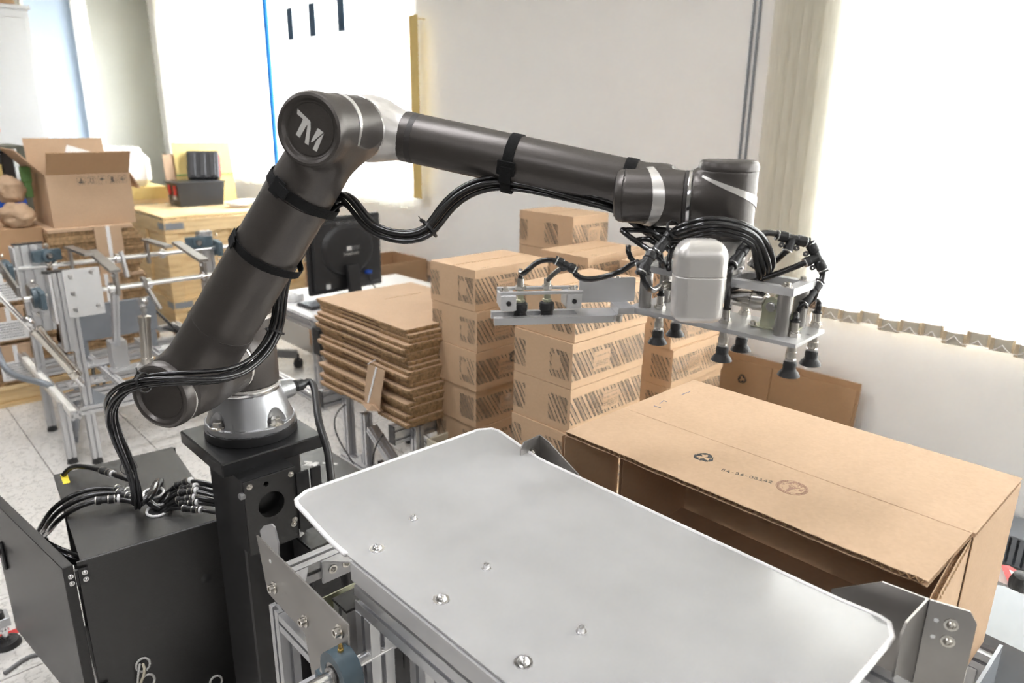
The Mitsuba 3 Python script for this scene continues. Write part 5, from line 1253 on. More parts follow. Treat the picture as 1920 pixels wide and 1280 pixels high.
part(pal, 'side', MB().span((1.640, 1.47, zb), (1.652, 2.252, .352), ch=.002).span((1.653, 2.240, zb), (2.78, 2.252, .352), ch=.002), M_CREAM)
part(pal, 'side', MB().span((2.768, 1.47, zb), (2.78, 2.239, .30), ch=.002), M_CREAM)
part(pal, 'dark_mat', MB().span((1.655, 1.50, zb - .0009), (1.72, 2.238, zb + .004)).span((1.66, 2.06, zb + .004), (1.72, 2.20, .33), ch=.004), M_BLACK_PLASTIC)
for x in (1.72, 2.70):
    for y in (1.56, 2.17):
        k = part(pal, 'wheel', MB().lathe((x, y - .02, .075), V(0, 1, 0), [(0, 0), (.070, 0), (.075, .006), (.075, .034), (.07, .04), (0, .04)], 24), M_RUBBER, 35)
        part(k, 'fork', MB().span((x - .03, y - .03, .10), (x + .03, y + .03, .235), ch=.003), M_GREY_METAL)
rc = random.Random(12)
ordn = ['bottom', 'second from the bottom', 'middle', 'second from the top', 'top']
stacks = [('in the stack beside the flat cartons', 2.040 * KS, 2.405 * KS, [.012, .005, -.004, .0, .0], 0), ('in the stack below the gripper wing', 2.005 * KS, 1.800 * KS, [0, -.004, .002, .003, .012], 6), ('in the stack behind the suction cups', 2.748 * KS, 1.835 * KS, [0, .004, .0, -.003, .004], 11), ('in the rear stack by the wall', 2.66 * KS, 2.300 * KS, [0, 0, .003, -.002, 0], 16)]
for nm, x, y, offs, v0 in stacks:
    for i in range(5):
        carton(x + CL / 2 + offs[i], y + CWD / 2 + (-.008 + .016 * rc.random()), zb + CH * i, math.radians(rc.uniform(-.9, .9)), v0 + i, f'printed brown carton, {ordn[i]} of five {nm}', mark=(.20 if (v0 + i) in (2, 0) else None), tape=(v0 + i) not in (4,))
for i in range(7):
    carton(2.515 + .128, 2.258 + .187, .1712 * i, 0, 22 + i, f'printed brown carton, {["lowest", "second", "third", "fourth", "fifth", "sixth", "topmost"][i]} in the tall corner stack behind the others', lx=.255, ly=.357, h=.1712, tape=False)
# ------------------------------------------------------------------ flat cartons on their stand
PX0, PX1, PY0, PY1, PZ0, PZ1 = 1.566, 2.10, 2.266, 2.975, .411, .830
n = 22; hh = (PZ1 - PZ0) / n
rf = random.Random(21)
def flat_outline(x0, x1, y0, y1, d):
    """A folded carton: its flaps leave notches along the side towards -x."""
    L = y1 - y0; a, b = y0 + L * .30, y0 + L * .72
    return Polygon([(x0, y0 + .006), (x0 + .008, y0), (x1, y0), (x1, y1), (x0 + .004, y1), (x0, y1 - .004), (x0, b + .004), (x0 + d, b), (x0 + d, a + .004), (x0, a)])
for i in range(n):
    z = PZ0 + hh * i
    dx, dy = rf.uniform(-.016, .014) - (.012 if i == n - 1 else 0), rf.uniform(-.014, .010)
    if i in (6, 14): dx += .02
    if i == 17: dx -= .014
    k = thing('flat_carton', f'folded flat brown carton, number {i + 1} from the bottom of the pile on the aluminium stand', 'flat carton', 'flat cartons piled on the stand')
    x, y = V(1, 0, 0), V(0, 1, 0)
    th2 = (hh - .0008) / 2
    part(k, 'lower_ply', MB().prism(flat_outline(PX0 + dx + .004, PX1 + dx, PY0 + dy + .004, PY1 + dy, .012), (0, 0, z), x, y, th2 - .0006), M_CARD_EDGE if i < n - 1 else M_CARD_EDGE)
    part(k, 'upper_ply', MB().prism(flat_outline(PX0 + dx, PX1 + dx, PY0 + dy, PY1 + dy, .003), (0, 0, z + th2), x, y, th2 - .0016), M_CARD_EDGE)
    part(k, 'face', MB().prism(flat_outline(PX0 + dx, PX1 + dx, PY0 + dy, PY1 + dy, .003), (0, 0, z + 2 * th2 - .0016), x, y, .0014), M_CARD)
    if i == n - 1:
        part(k, 'slit', MB().span((1.80, 2.757, z + hh - .001), (2.00, 2.762, z + hh - .0002)), M_CARD_DARK)
k = thing('card_strip', 'strip of brown card with a white band hanging down the front of the flat carton pile', 'card strip')
sp = [at(692, 682, X=PX0 - .030), at(724, 694, X=PX0 - .030), at(716, 737, X=PX0 - .032), at(712, 773, X=PX0 - .034), at(684, 760, X=PX0 - .036), at(684, 733, X=PX0 - .034)]
part(k, 'strip', MB().prism(Polygon([(p[1], p[2]) for p in sp]), (PX0 - .033, 0, 0), V(0, 1, 0), Z, -.003), M_CARD)
a, b = at(706, 688, X=PX0 - .037), at(690, 755, X=PX0 - .037)
part(k, 'white_band', MB().beam(V(PX0 - .0375, a[1], a[2]), V(PX0 - .0375, b[1], b[2]), .010, .0012, hint=V(0, 1, 0)), M_WHITE_PAPER)
tp = [at(678, 756, X=PX0 - .04), at(698, 758, X=PX0 - .05), at(711, 771, X=PX0 - .04), at(690, 770, X=PX0 - .06)]
part(k, 'folded_end', MB().add(trimesh.convex.convex_hull(np.vstack([np.array(tp), np.array(tp) + V(.02, 0, -.004)]))), M_CARD)
part(k, 'string', MB().cyl(V(PX0 - .0365, sp[0][1], sp[0][2]), V(PX0 + .004, sp[0][1], sp[0][2] + .012), .002, 8), M_WHITE_PAPER)
st = thing('carton_stand', 'aluminium profile stand that carries the pile of flat cartons', 'stand')
bz0 = PZ0 - .0015
for y, x in ((2.345, 1.535), (2.90, 1.515)):
    b = part(st, 'support_beam', MB().bar((x, y, bz0 - .040), (2.08, y, bz0 - .040), .04, .08, hint=V(0, 1, 0)), M_ALU)
    part(b, 'end_cap', MB().span((x - .005, y - .021, bz0 - .081), (x, y + .021, bz0 + .001), ch=.001), M_BLACK_PLASTIC)
for x in (1.63, 2.02):
    for y in (2.303, 2.858): part(st, 'post', MB().bar((x, y, .03), (x, y, bz0 - .01), .04, .04), M_ALU)
part(st, 'post', MB().bar((1.63, 2.70, .075), (1.63, 2.70, bz0 - .08), .04, .04), M_ALU)
for x in (1.63, 2.02): part(st, 'foot_beam', MB().bar((x, 2.27, .052), (x, 2.93, .052), .045, .045, hint=V(1, 0, 0)), M_ALU)
for y in (2.36, 2.66): part(st, 'foot_beam', MB().bar((1.44, y, .052), (2.05, y, .052), .045, .045, hint=V(0, 1, 0)), M_ALU)
for x in (1.65, 2.0):
    for y in (2.29, 2.90): part(st, 'foot_pad', MB().lathe((x, y, 0), Z, [(0, 0), (.02, 0), (.018, .03), (0, .03)], 16), M_BLACK_PLASTIC)
part(st, 'brace', MB().bar((1.63, 2.66, .27), (1.63, 2.40, .11), .05, .03, hint=V(1, 0, 0)), M_ALU)
part(st, 'corner_bracket', MB().prism([(0, 0), (.05, 0), (0, .05)], (1.606, 2.72, .075), V(0, 1, 0), Z, .004), M_ALU_PLATE)
part(st, 'corner_bracket', MB().prism([(0, 0), (.05, 0), (0, .05)], (1.44, 2.635, .03), V(1, 0, 0), Z, .004), M_BLACK_PLASTIC)
for j, (pts, lab) in enumerate((([(1.58, 2.79, .36), (1.50, 2.76, .30), (1.50, 2.72, .22), (1.55, 2.70, .10)], 'thin dark wire hanging from the near post of the carton stand'), ([(1.56, 2.45, .33), (1.50, 2.44, .26), (1.50, 2.45, .14), (1.52, 2.44, .08)], 'dark wire hanging under the flat carton pile'))):
    solo('wire', MB().tube(pts, .0035, 7, .02), M_BLACK_PLASTIC, lab, 'wire', None, True)

# ------------------------------------------------------------------ desk, monitor, keyboard, chair
dk = thing('desk', 'low aluminium profile desk with a monitor on it behind the flat cartons', 'desk')
DZ = .56
part(dk, 'desktop', MB().span((1.86, 3.56, DZ - .02), (2.90, 4.30, DZ), ch=.002), M_WHITE_PLASTIC)
for y in (3.60, 4.26): part(dk, 'beam', MB().bar((1.86, y, DZ - .05), (2.90, y, DZ - .05), .05, .05, hint=V(0, 1, 0)), M_ALU)
for x in (1.885, 2.875):
    part(dk, 'beam', MB().bar((x, 3.63, DZ - .05), (x, 4.23, DZ - .05), .05, .05, hint=V(1, 0, 0)), M_ALU)
    for y in (3.60, 4.26): part(dk, 'leg', MB().bar((x, y, 0), (x, y, DZ - .076), .045, .045), M_ALU)
part(dk, 'foot_beam', MB().bar((1.885, 3.63, .06), (1.885, 4.23, .06), .045, .045, hint=V(1, 0, 0)), M_ALU)
part(dk, 'foot_beam', MB().bar((1.91, 3.60, .06), (2.85, 3.60, .06), .045, .045, hint=V(0, 1, 0)), M_ALU)
part(dk, 'black_box', MB().span((1.84, 3.50, DZ - .20), (1.90, 3.575, DZ - .05), ch=.003), M_BLACK_PLASTIC)
mn = thing('monitor', 'black computer monitor seen from behind on the desk', 'monitor')
mo = at(650, 475, Y=3.88)
md = _n(V(1, .10, 0)); mnm = _n(V(.10, -1, 0)); mup = _n(np.cross(md, -mnm) * 1.0)
if mup[2] < 0: mup = -mup
MR = (md, mnm, mup)
mw, mh = .545, .455
part(mn, 'bezel', MB().box(mo - mnm * .02, (mw, .028, mh), MR, .010), M_BLACK_PLASTIC)
part(mn, 'screen', MB().box(mo - mnm * .0346, (mw - .04, .001, mh - .04), MR), M_BLACK_PLASTIC)
hump = []
for s in np.linspace(0, 1, 5):
    rr = 1 - .25 * s
    hump.append((s * .035, rr))
bk = MB()
bk.box(mo + mnm * .004, (mw - .05, .024, mh - .05), MR, .010)
part(mn, 'back_cover', bk, M_BLACK_PLASTIC)
dome = []
for a in np.linspace(0, 2 * math.pi, 41)[:-1]: dome.append((.195 * math.cos(a), max(-.16, min(.185, .03 + .165 * math.sin(a)))))
def dome_at(sc, off): return [mo + md * (a * sc) + mup * (b * sc) + mnm * off for a, b in dome]
part(mn, 'back_dome', MB().add(trimesh.convex.convex_hull(np.array(dome_at(1.0, .014) + dome_at(.95, .024) + dome_at(.84, .029)))), M_BLACK_PLASTIC)
part(mn, 'connector_recess', MB().box(mo + md * .02 - mup * .165 + mnm * .0125, (.33, .010, .075), MR, .008), M_BLACK_PAINT)
part(mn, 'plug', MB().box(mo + md * .135 - mup * .128 + mnm * .030, (.040, .03, .020), MR, .003), M_BLUE)
part(mn, 'plate_label', MB().box(mo + md * (-.0) + mup * .035 + mnm * .0295, (.036, .001, .024), MR), M_WHITE_PAPER)
part(mn, 'plate_label', MB().box(mo + md * (-.145) - mup * .180 + mnm * .0165, (.052, .001, .030), MR), M_WHITE_PAPER)
lettering(mn, 'ViewSonic', .026, mo - md * .075 + mup * .170 + mnm * .0165, md, mup, M_GREY_PLASTIC)
lettering(mn, 'ViewSonic', .017, mo - md * .045 - mup * .005 + mnm * .0293, md, mup, M_GREY_LETTER)
for i in range(4): part(mn, 'small_print', MB().box(mo + md * (.052) + mup * (.044 - .006 * i) + mnm * .0293, (.055, .0006, .002), MR), M_GREY_PLASTIC)
for a, b in ((-.06, .085), (.06, .085), (-.06, -.045), (.06, -.045)): part(mn, 'screw', MB().lathe(mo + md * a + mup * b + mnm * .029, mnm, [(0, 0), (.004, 0), (.003, .001), (0, .001)], 10), M_BLACK_PAINT)
part(mn, 'neck', MB().beam(mo - mup * .06 + mnm * .045, V(mo[0], mo[1], DZ + .02) + mnm * .07, .085, .035, hint=md, ch=.006), M_BLACK_PLASTIC)
part(mn, 'foot', MB().lathe((mo[0], mo[1] - .02, DZ), Z, [(0, 0), (.12, 0), (.118, .010), (.06, .020), (0, .022)], 36), M_BLACK_PLASTIC, 35)
part(mn, 'cable', MB().tube([mo + md * .135 - mup * .140 + mnm * .03, mo + md * .15 - mup * .21 + mnm * .05, V(mo[0] + .19, mo[1] - .12, DZ + .012), V(mo[0] + .25, mo[1] - .16, DZ + .008)], .004, 8, .02), M_BLACK_PLASTIC, True)
kb = thing('keyboard', 'dark keyboard with light keys lying on the desk before the monitor', 'keyboard')
ko = at(597, 566, z=DZ + .015); ko = V(ko[0] + .12, ko[1] - .02, DZ)
kx = _n(V(1, .05, 0)); ky = np.cross(Z, kx); KR = (kx, ky, Z)
part(kb, 'case', MB().box(ko + V(0, 0, .009), (.46, .165, .018), KR, .004), M_BLACK_PLASTIC)
kk = MB()
for i in range(5):
    for j in range(17): kk.box(ko + kx * (-.212 + .0265 * j) + ky * (-.058 + .029 * i) + V(0, 0, .0205), (.021, .022, .006), KR, .0015)
key = part(kb, 'keys', kk, M_GREY_METAL)
labels[key] = {'kind': 'stuff'}
solo('paper_card', MB().box((at(590, 590, z=DZ)[0], 3.60, DZ + .002), (.10, .045, .003), (kx, ky, Z)), M_WHITE_PAPER, 'white paper card lying at the front edge of the desk', 'card')
bagm = trimesh.creation.icosphere(3); bv = bagm.vertices.copy(); bv *= (1 + .35 * (meshkit.fbm(bv * 2.3, 3) - .5))[:, None]
def lump(name, c, s, m_, label, cat, seed=0, amp=.5, fr=2.2, group=None, flat=True):
    sp_ = trimesh.creation.icosphere(3); v = sp_.vertices * (1 + amp * (meshkit.fbm(sp_.vertices * fr + seed, 3) - .5))[:, None]
    v = v * np.asarray(s)
    v[:, 2] = np.maximum(v[:, 2], -s[2] * .8) if flat else v[:, 2]
    v = v + np.asarray(c) - V(0, 0, v[:, 2].min()) * (1 if flat else 0)
    return solo(name, MB().add(trimesh.Trimesh(v, sp_.faces, process=False)), m_, label, cat, group, 40)
lump('plastic_bag', (1.96, 4.02, DZ), (.07, .06, .035), M_WHITE_PLASTIC, 'crumpled white plastic bag at the left end of the desk', 'bag', 3)
ch = thing('office_chair', 'grey five-spoke base of an office chair under the desk', 'chair')
cc_ = at(470, 668, z=.10); cx, cy = cc_[0], cc_[1]
for i in range(5):
    a = math.radians(-28 + 72 * i) ; u = V(math.cos(a), math.sin(a), 0)
    part(ch, 'spoke', MB().beam(V(cx, cy, .13), V(cx, cy, .095) + u * .30, .055, .035, hint=Z, ch=.006), M_GREY_PLASTIC)
    k = part(ch, 'caster', MB().lathe(V(cx, cy, .032) + u * .30 - np.cross(Z, u) * .026, np.cross(Z, u), [(0, 0), (.028, 0), (.032, .006), (.032, .046), (.028, .052), (0, .052)], 20), M_RUBBER, 35)
    part(k, 'fork', MB().cyl(V(cx, cy, .045) + u * .30, V(cx, cy, .10) + u * .30, .010, 10), M_BLACK_PLASTIC)
part(ch, 'column', MB().cyl((cx, cy, .09), (cx, cy, .40), .028, 16), M_GREY_PLASTIC, 35)
part(ch, 'seat', MB().box((cx, cy, .43), (.42, .42, .06), ch=.025), M_GREY_PLASTIC)
# brown open carton on the floor behind the monitor
k = thing('brown_carton', 'open brown carton with one flap up behind the monitor', 'carton')
zt = at(740, 494, Y=4.36)[2]; xa_, xb_ = 2.45, at(800, 494, Y=4.36)[0]
part(k, 'body', MB().span((xa_, 4.36, 0), (xb_, 4.366, zt)).span((xa_, 4.366, 0), (xa_ + .006, 4.80, zt)).span((xb_ - .006, 4.366, 0), (xb_, 4.80, zt)).span((xa_ + .006, 4.794, 0), (xb_ - .006, 4.80, zt)).span((xa_ + .006, 4.366, 0), (xb_ - .006, 4.794, .006)), M_CARD_DARK)
part(k, 'flap', MB().prism([(0, 0), (.30, 0), (.27, .12), (.03, .10)], (xb_ + .003, 4.30, zt - .12), V(0, 1, 0), _n(V(.10, 0, 1)), .005), M_CARD)
# ------------------------------------------------------------------ far left: pneumatic frame, pallet, crate, boxes
pf = thing('pneumatic_frame', 'aluminium profile machine with two steel shafts and levers, left of the robot', 'machine')
FZ = .31
PY = 3.72
part(pf, 'post', MB().bar((.735, PY, .03), (.735, PY, .950), .04, .04), M_ALU)
part(pf, 'post', MB().bar((.695, PY, .58), (.695, PY, .952), .04, .04), M_ALU)
part(pf, 'post', MB().bar((.645, 3.80, .03), (.645, 3.80, FZ), .04, .04), M_ALU)
part(pf, 'post', MB().bar((.665, 4.30, .03), (.665, 4.30, 1.0), .04, .04), M_ALU)
part(pf, 'post', MB().bar((.705, 4.30, .55), (.705, 4.30, 1.0), .04, .04), M_ALU)
part(pf, 'post', MB().bar((.745, 4.30, .55), (.745, 4.30, 1.0), .04, .04), M_ALU)
part(pf, 'post', MB().bar((1.56, 4.30, .03), (1.56, 4.30, .985), .04, .04), M_ALU)
part(pf, 'post', MB().bar((1.60, 4.30, .55), (1.60, 4.30, .985), .04, .04), M_ALU)
part(pf, 'post', MB().bar((1.53, PY, .03), (1.53, PY, .90), .04, .04), M_ALU)
part(pf, 'post_cap', MB().span((.645, PY - .022, .95), (.757, PY + .022, .956)), M_BLACK_PLASTIC)
part(pf, 'post_cap', MB().span((.64, 4.278, 1.0), (.77, 4.322, 1.006)), M_BLACK_PLASTIC)
gp = part(pf, 'mounting_plate', MB().prism(sbox(.716, .737, .866, .957).buffer(-.006).buffer(.006), (0, PY - .020, 0), V(1, 0, 0), Z, .008), M_ALU_WHITE)
for x, z in ((.746, .925), (.746, .848), (.746, .773), (.832, .938), (.840, .778)):
    part(gp, 'screw', bolt(MB(), (x, PY - .028, z), V(0, -1, 0), .0075, .007), M_CHROME)
part(pf, 'side_plate', MB().span((.66, PY - .03, .72), (.672, PY + .05, .945), ch=.001), M_ALU_WHITE)
part(pf, 'side_plate', MB().span((.632, 4.26, .74), (.642, 4.36, .99), ch=.001), M_ALU_WHITE)
SHZ = .828
part(pf, 'front_shaft', MB().cyl((.57, 3.80, SHZ), (1.75, 3.80, SHZ), .0125, 20), M_CHROME, 35)
part(pf, 'rear_shaft', MB().cyl((.50, 4.28, .885), (1.75, 4.28, .885), .0125, 20), M_CHROME, 35)
def flange_bearing(o, ax, s=.045):
    x, y, z = frame(ax)
    k = part(pf, 'flange_bearing', MB().prism(Point(0, 0).buffer(s * .95, 16).union(sbox(-s * .6, -s * 1.7, s * .6, s * 1.7).buffer(s * .2)), o, x, y, .020).lathe(np.asarray(o) + z * .02, z, [(s * .45, 0), (s * .9, 0), (s * .85, .016), (s * .5, .018), (s * .45, .016)], 28), M_BEARING, 35)
    part(k, 'bore', MB().lathe(np.asarray(o) + z * .02, z, [(0, 0), (s * .45, 0), (s * .45, .010), (s * .3, .010), (s * .3, .026), (0, .026)], 24), M_STEEL, 35)
    for a in (-1, 1):
        part(k, 'screw', bolt(MB(), np.asarray(o) + x * a * s * 1.45 + z * .02, z, .008, .009), M_NICKEL)
flange_bearing((.640, 3.80, SHZ), V(-1, 0, 0), .052)
flange_bearing((.612, 4.28, .885), V(-1, 0, 0), .050)
flange_bearing((.770, 4.272, .94), V(.3, -1, 0), .036)
flange_bearing((1.535, 4.272, .93), V(-.3, -1, 0), .038)
flange_bearing((1.625, 4.30, .885), V(1, 0, 0), .050)
part(pf, 'post_bracket', MB().span((.600, 3.80, SHZ - .02), (.645, 3.90, SHZ + .05), ch=.003), M_STEEL)
part(pf, 'crank', MB().beam((.56, 3.82, .86), (.56, 4.22, .93), .014, .05, hint=V(1, 0, 0), ch=.003), M_STEEL)
def ring_on(x, y, z, r=.026, w=.022): part(pf, 'shaft_collar', MB().ring((x - w / 2, y, z), V(1, 0, 0), .0125, r, w, 28), M_CHROME, 35)
for x in (.90, 1.07, 1.34): ring_on(x + .03, 3.80, SHZ)
for x in (.80, 1.10, 1.33): ring_on(x, 4.28, .885)
for x in (.955, 1.375):
    l = part(pf, 'lever', MB().beam((x, 3.80, SHZ - .035), (x, 3.80, SHZ + .075), .05, .016, hint=V(0, 1, 0), ch=.002).beam((x, 3.785, SHZ + .082), (x - .01, 4.13, .962), .05, .016, hint=V(1, 0, 0), ch=.002), M_STEEL)
    part(l, 'screw', bolt(MB(), (x - .009, 3.80, SHZ + .06), V(-1, 0, 0), .007, .008), M_CHROME)
for x in (.88, 1.255):
    part(pf, 'lever', MB().beam((x, 4.28, .84), (x, 4.28, .965), .04, .014, hint=V(0, 1, 0), ch=.002).beam((x, 4.29, .968), (x + .02, 3.98, .968), .045, .014, hint=V(1, 0, 0), ch=.002), M_STEEL)
part(pf, 'lever', MB().beam((1.075, 3.80, SHZ + .035), (1.085, 3.80, SHZ - .02), .016, .05, hint=V(1, 0, 0), ch=.002).beam((1.085, 3.78, SHZ - .02), (1.125, 3.76, .70), .016, .04, hint=V(1, 0, 0), ch=.002), M_STEEL)
part(pf, 'lever', MB().beam((1.12, 4.28, .92), (1.13, 4.26, .78), .016, .045, hint=V(1, 0, 0), ch=.002), M_ALU_PLATE)
def cylinder_unit(p0, p1, rod, r=.028):
    p0, p1 = np.asarray(p0, float), np.asarray(p1, float); d_ = _n(p1 - p0); L = np.linalg.norm(p1 - p0)
    k = part(pf, 'air_cylinder', MB().lathe(p0, d_, [(0, 0), (r, 0), (r * 1.08, .004), (r * 1.08, .034), (r * .95, .036), (r * .95, L - .040), (r * 1.08, L - .038), (r * 1.08, L - .004), (r * .6, L), (0, L)], 28), M_NICKEL, 35)
    part(k, 'rod', MB().cyl(p1, p1 + d_ * rod, r * .36, 14).lathe(p1 + d_ * rod * .45, d_, [(0, 0), (r * .55, 0), (r * .55, .012), (0, .012)], 6), M_CHROME, 35)
    part(k, 'rod_end', MB().lathe(p1 + d_ * rod, d_, [(0, 0), (r * .7, 0), (r * .8, .012), (r * .8, .030), (r * .5, .042), (0, .042)], 18), M_CHROME, 35)
cylinder_unit((1.058, 3.86, .40), (1.075, 3.86, .655), .05)
cylinder_unit((.70, 3.66, .47), (.572, 3.66, .725), .02, .024)
part(pf, 'long_rod', MB().cyl((.46, 3.67, .90), (.72, 3.67, .42), .012, 14), M_CHROME, 35)
part(pf, 'strut', MB().bar((.985, 4.15, FZ), (.955, 3.85, SHZ - .03), .05, .03), M_ALU)
part(pf, 'rod_mount', MB().span((.94, 4.02, FZ + .02), (1.02, 4.10, .50), ch=.004), M_ALU_PLATE)
# low frame
for x in (.665, 1.56): part(pf, 'low_beam', MB().bar((x, 3.64, FZ - .02), (x, 4.95, FZ - .02), .04, .04, hint=V(1, 0, 0)), M_ALU)
for y, z in ((3.70, FZ - .02), (3.93, FZ - .02), (4.12, FZ - .02), (4.36, FZ + .0), (4.60, FZ - .02), (4.9, FZ - .02)):
    part(pf, 'low_beam', MB().bar((.69, y, z), (1.54, y, z), .04, .04, hint=V(0, 1, 0)), M_ALU)
for x in (.92, 1.22): part(pf, 'slide_rail', MB().bar((x, 3.72, FZ + .018), (x, 4.6, FZ + .018), .03, .03, hint=V(1, 0, 0)), M_ALU_WHITE)
for x, y in ((.93, 4.2), (1.0, 4.02), (1.22, 3.98), (.78, 3.92), (1.30, 4.25)):
    q = part(pf, 'slide_plate', MB().box((x, y, FZ + .040), (.16, .09, .012), ch=.002), M_ALU_PLATE)
    for a in (-.05, .05): part(q, 'screw', bolt(MB(), (x + a, y, FZ + .046), Z, .007, .008), M_CHROME)
part(pf, 'low_leg', MB().bar((.67, 4.92, 0), (.67, 4.92, FZ - .04), .04, .04), M_ALU)
part(pf, 'low_leg', MB().bar((1.56, 4.92, 0), (1.56, 4.92, FZ - .04), .04, .04), M_ALU)
part(pf, 'foot_beam', MB().bar((.67, 3.83, .10), (.95, 4.9, .10), .035, .035), M_GREY_METAL)
for x, y in ((.735, PY), (.645, 3.80), (.665, 4.30), (1.56, 4.30), (1.53, PY)):
    part(pf, 'foot', MB().lathe((x, y, 0), Z, [(0, 0), (.025, 0), (.02, .03), (0, .03)], 16), M_BLACK_PLASTIC)
part(pf, 'gusset', MB().prism([(0, 0), (.09, 0), (0, .075)], (.755, 3.70, FZ), V(1, 0, 0), Z, .008), M_GREY_METAL)
part(pf, 'tape_wrap', MB().lathe((.735, PY, FZ - .045), Z, [(0, 0), (.033, 0), (.034, .03), (0, .03)], 10), M_WHITE_PLASTIC)
part(pf, 'trunking', MB().beam((.645, 4.6, FZ + .02), (.66, 3.66, FZ - .015), .035, .03, hint=Z, ch=.004), M_WHITE_PAINT)
for j, (pts, lab) in enumerate((([at(252, 596, d=4.6), at(215, 606, d=4.55), at(182, 640, d=4.5), at(174, 685, d=4.45), at(182, 720, d=4.4), at(208, 738, d=4.4)], 'black air hose curving from the upright cylinder down to the low frame, outer one'),
      ([at(262, 668, d=4.6), at(228, 666, d=4.55), at(202, 682, d=4.5), at(193, 705, d=4.45), at(200, 727, d=4.4), at(212, 738, d=4.4)], 'black air hose curving beside the upright cylinder, inner one'),
      ([at(238, 540, d=4.7), at(262, 556, d=4.7), at(295, 585, d=4.72), at(330, 618, d=4.75), at(350, 640, d=4.8)], 'black air hose running from the front shaft down to the right'),
      ([at(278, 612, d=4.75), at(305, 614, d=4.75), at(330, 622, d=4.78), at(350, 634, d=4.8)], 'short black air hose behind the upright cylinder'),
      ([at(72, 612, d=4.15), at(95, 650, d=4.15), at(120, 680, d=4.15), at(140, 697, d=4.2)], 'black air hose lying along the slanted cylinder'),
      ([at(176, 775, d=4.25), at(183, 815, d=4.2), at(196, 850, d=4.2), at(204, 866, d=4.2)], 'thick black hose hanging beside the front post'))):
    solo('machine_hose', MB().tube(pts, .009 if j < 5 else .018, 9, .02), M_BLACK_PLASTIC, lab, 'hose', None, True)
solo('bent_pipe', MB().tube([(.50, 4.35, .62), (.50, 4.33, .46), (.52, 4.25, .38), (.60, 4.1, .35), (.66, 4.05, .32)], .016, 10, .02), M_GREY_METAL, 'grey bent pipe at the rear left of the pneumatic frame', 'pipe', None, True)
solo('grey_panel', MB().span((.86, 4.42, .42), (1.30, 4.44, .62), ch=.003).span((.88, 4.40, .33), (.92, 4.46, .42)).span((1.24, 4.40, .33), (1.28, 4.46, .42)), M_GREY_METAL, 'grey sheet panel standing on the pneumatic frame', 'panel')
# pallet with packs of flat cartons
pl_ = thing('pallet', 'pale wooden pallet under the packs of flat cartons at the left', 'pallet')
PXa, PXb, PYa, PYb = -.55, 1.42, 4.83, 5.75
for i in range(7): part(pl_, 'board', MB().span((PXa, PYa + .131 * i, .105), (PXb, PYa + .131 * i + .105, .125), ch=.002), M_WOOD)
for y in (PYa + .02, (PYa + PYb) / 2, PYb - .10): part(pl_, 'stringer', MB().span((PXa, y, .022), (PXb, y + .07, .105), ch=.002), M_WOOD)
for y in (PYa, (PYa + PYb) / 2 - .01, PYb - .12): part(pl_, 'bottom_board', MB().span((PXa, y, 0), (PXb, y + .10, .022), ch=.002), M_WOOD)
rp_ = random.Random(31)
def pack(x0, x1, y0, y1, z0, z1, n, lab, roundr=False):
    """A strapped pack of flat cartons: each sheet is a part, with a card strap and a white string."""
    k = thing('carton_pack', lab, 'carton pack')
    h = (z1 - z0) / n
    for i in range(n):
        j = rp_.uniform(-.010, .010); e = x1 + j
        if roundr: t_ = (i + .5) / n; e = x1 + .02 - .06 * abs(t_ - .5) ** 2 * 4 + j * .4
        part(k, 'sheet', MB().span((x0 + rp_.uniform(-.006, .006), y0 + rp_.uniform(-.010, .008), z0 + h * i + .0015), (e, y1, z0 + h * (i + 1)), ch=.002), M_CARD_EDGE if i < n - 1 else M_CARD)
    return k
def packstrap(k, x, y, z0, z1, paper=False):
    part(k, 'card_strap', MB().span((x - .075, y - .020, z0), (x + .075, y - .012, z1), ch=.001), M_CARD)
    part(k, 'white_string', MB().span((x - .012, y - .0225, z0 + .01), (x + .010, y - .020, z1), ch=.0005), M_WHITE_PAPER)
    if paper:
        part(k, 'paper_sheet', MB().span((x - .085, y - .024, z0 + .01), (x + .085, y - .0225, z0 + .12), ch=.0004), M_WHITE_PAPER)
        for q in range(6): part(k, 'print_line', MB().span((x - .07, y - .0246, z0 + .026 + .015 * q), (x + .06, y - .0240, z0 + .031 + .015 * q)), M_GREY_PLASTIC)
k = pack(.905, 1.42, 4.86, 5.60, .126, .40, 12, 'strapped pack of flat brown cartons, lowest of the three at the right end of the pallet'); packstrap(k, 1.16, 4.86, .30, .42)
k = pack(.900, 1.40, 4.87, 5.60, .401, .69, 12, 'strapped pack of flat brown cartons, middle of the three at the right end of the pallet'); packstrap(k, 1.17, 4.87, .44, .70)
k = pack(.905, 1.40, 4.88, 5.62, .691, .985, 13, 'strapped pack of flat brown cartons with a rounded end, under the open box', True); packstrap(k, 1.22, 4.88, .691, .986)
for i, (z0, z1) in enumerate(((.126, .36), (.361, .58), (.581, .80))):
    k = pack(.28, .86, 4.85 + .01 * i, 5.55, z0, z1, 10, f'strapped pack of flat brown cartons with white paper notes, {["lowest", "middle", "topmost"][i]} of the left column on the pallet'); packstrap(k, .64, 4.85 + .01 * i, z0 + .02, z1, True)
solo('brown_carton', MB().span((.60, 4.95, .801), (.898, 5.55, 1.00), ch=.003).span((.60, 4.99, .998), (.898, 5.0, 1.002)), M_CARD_DARK, 'plain brown carton lying left of the open box on the pallet packs', 'carton')
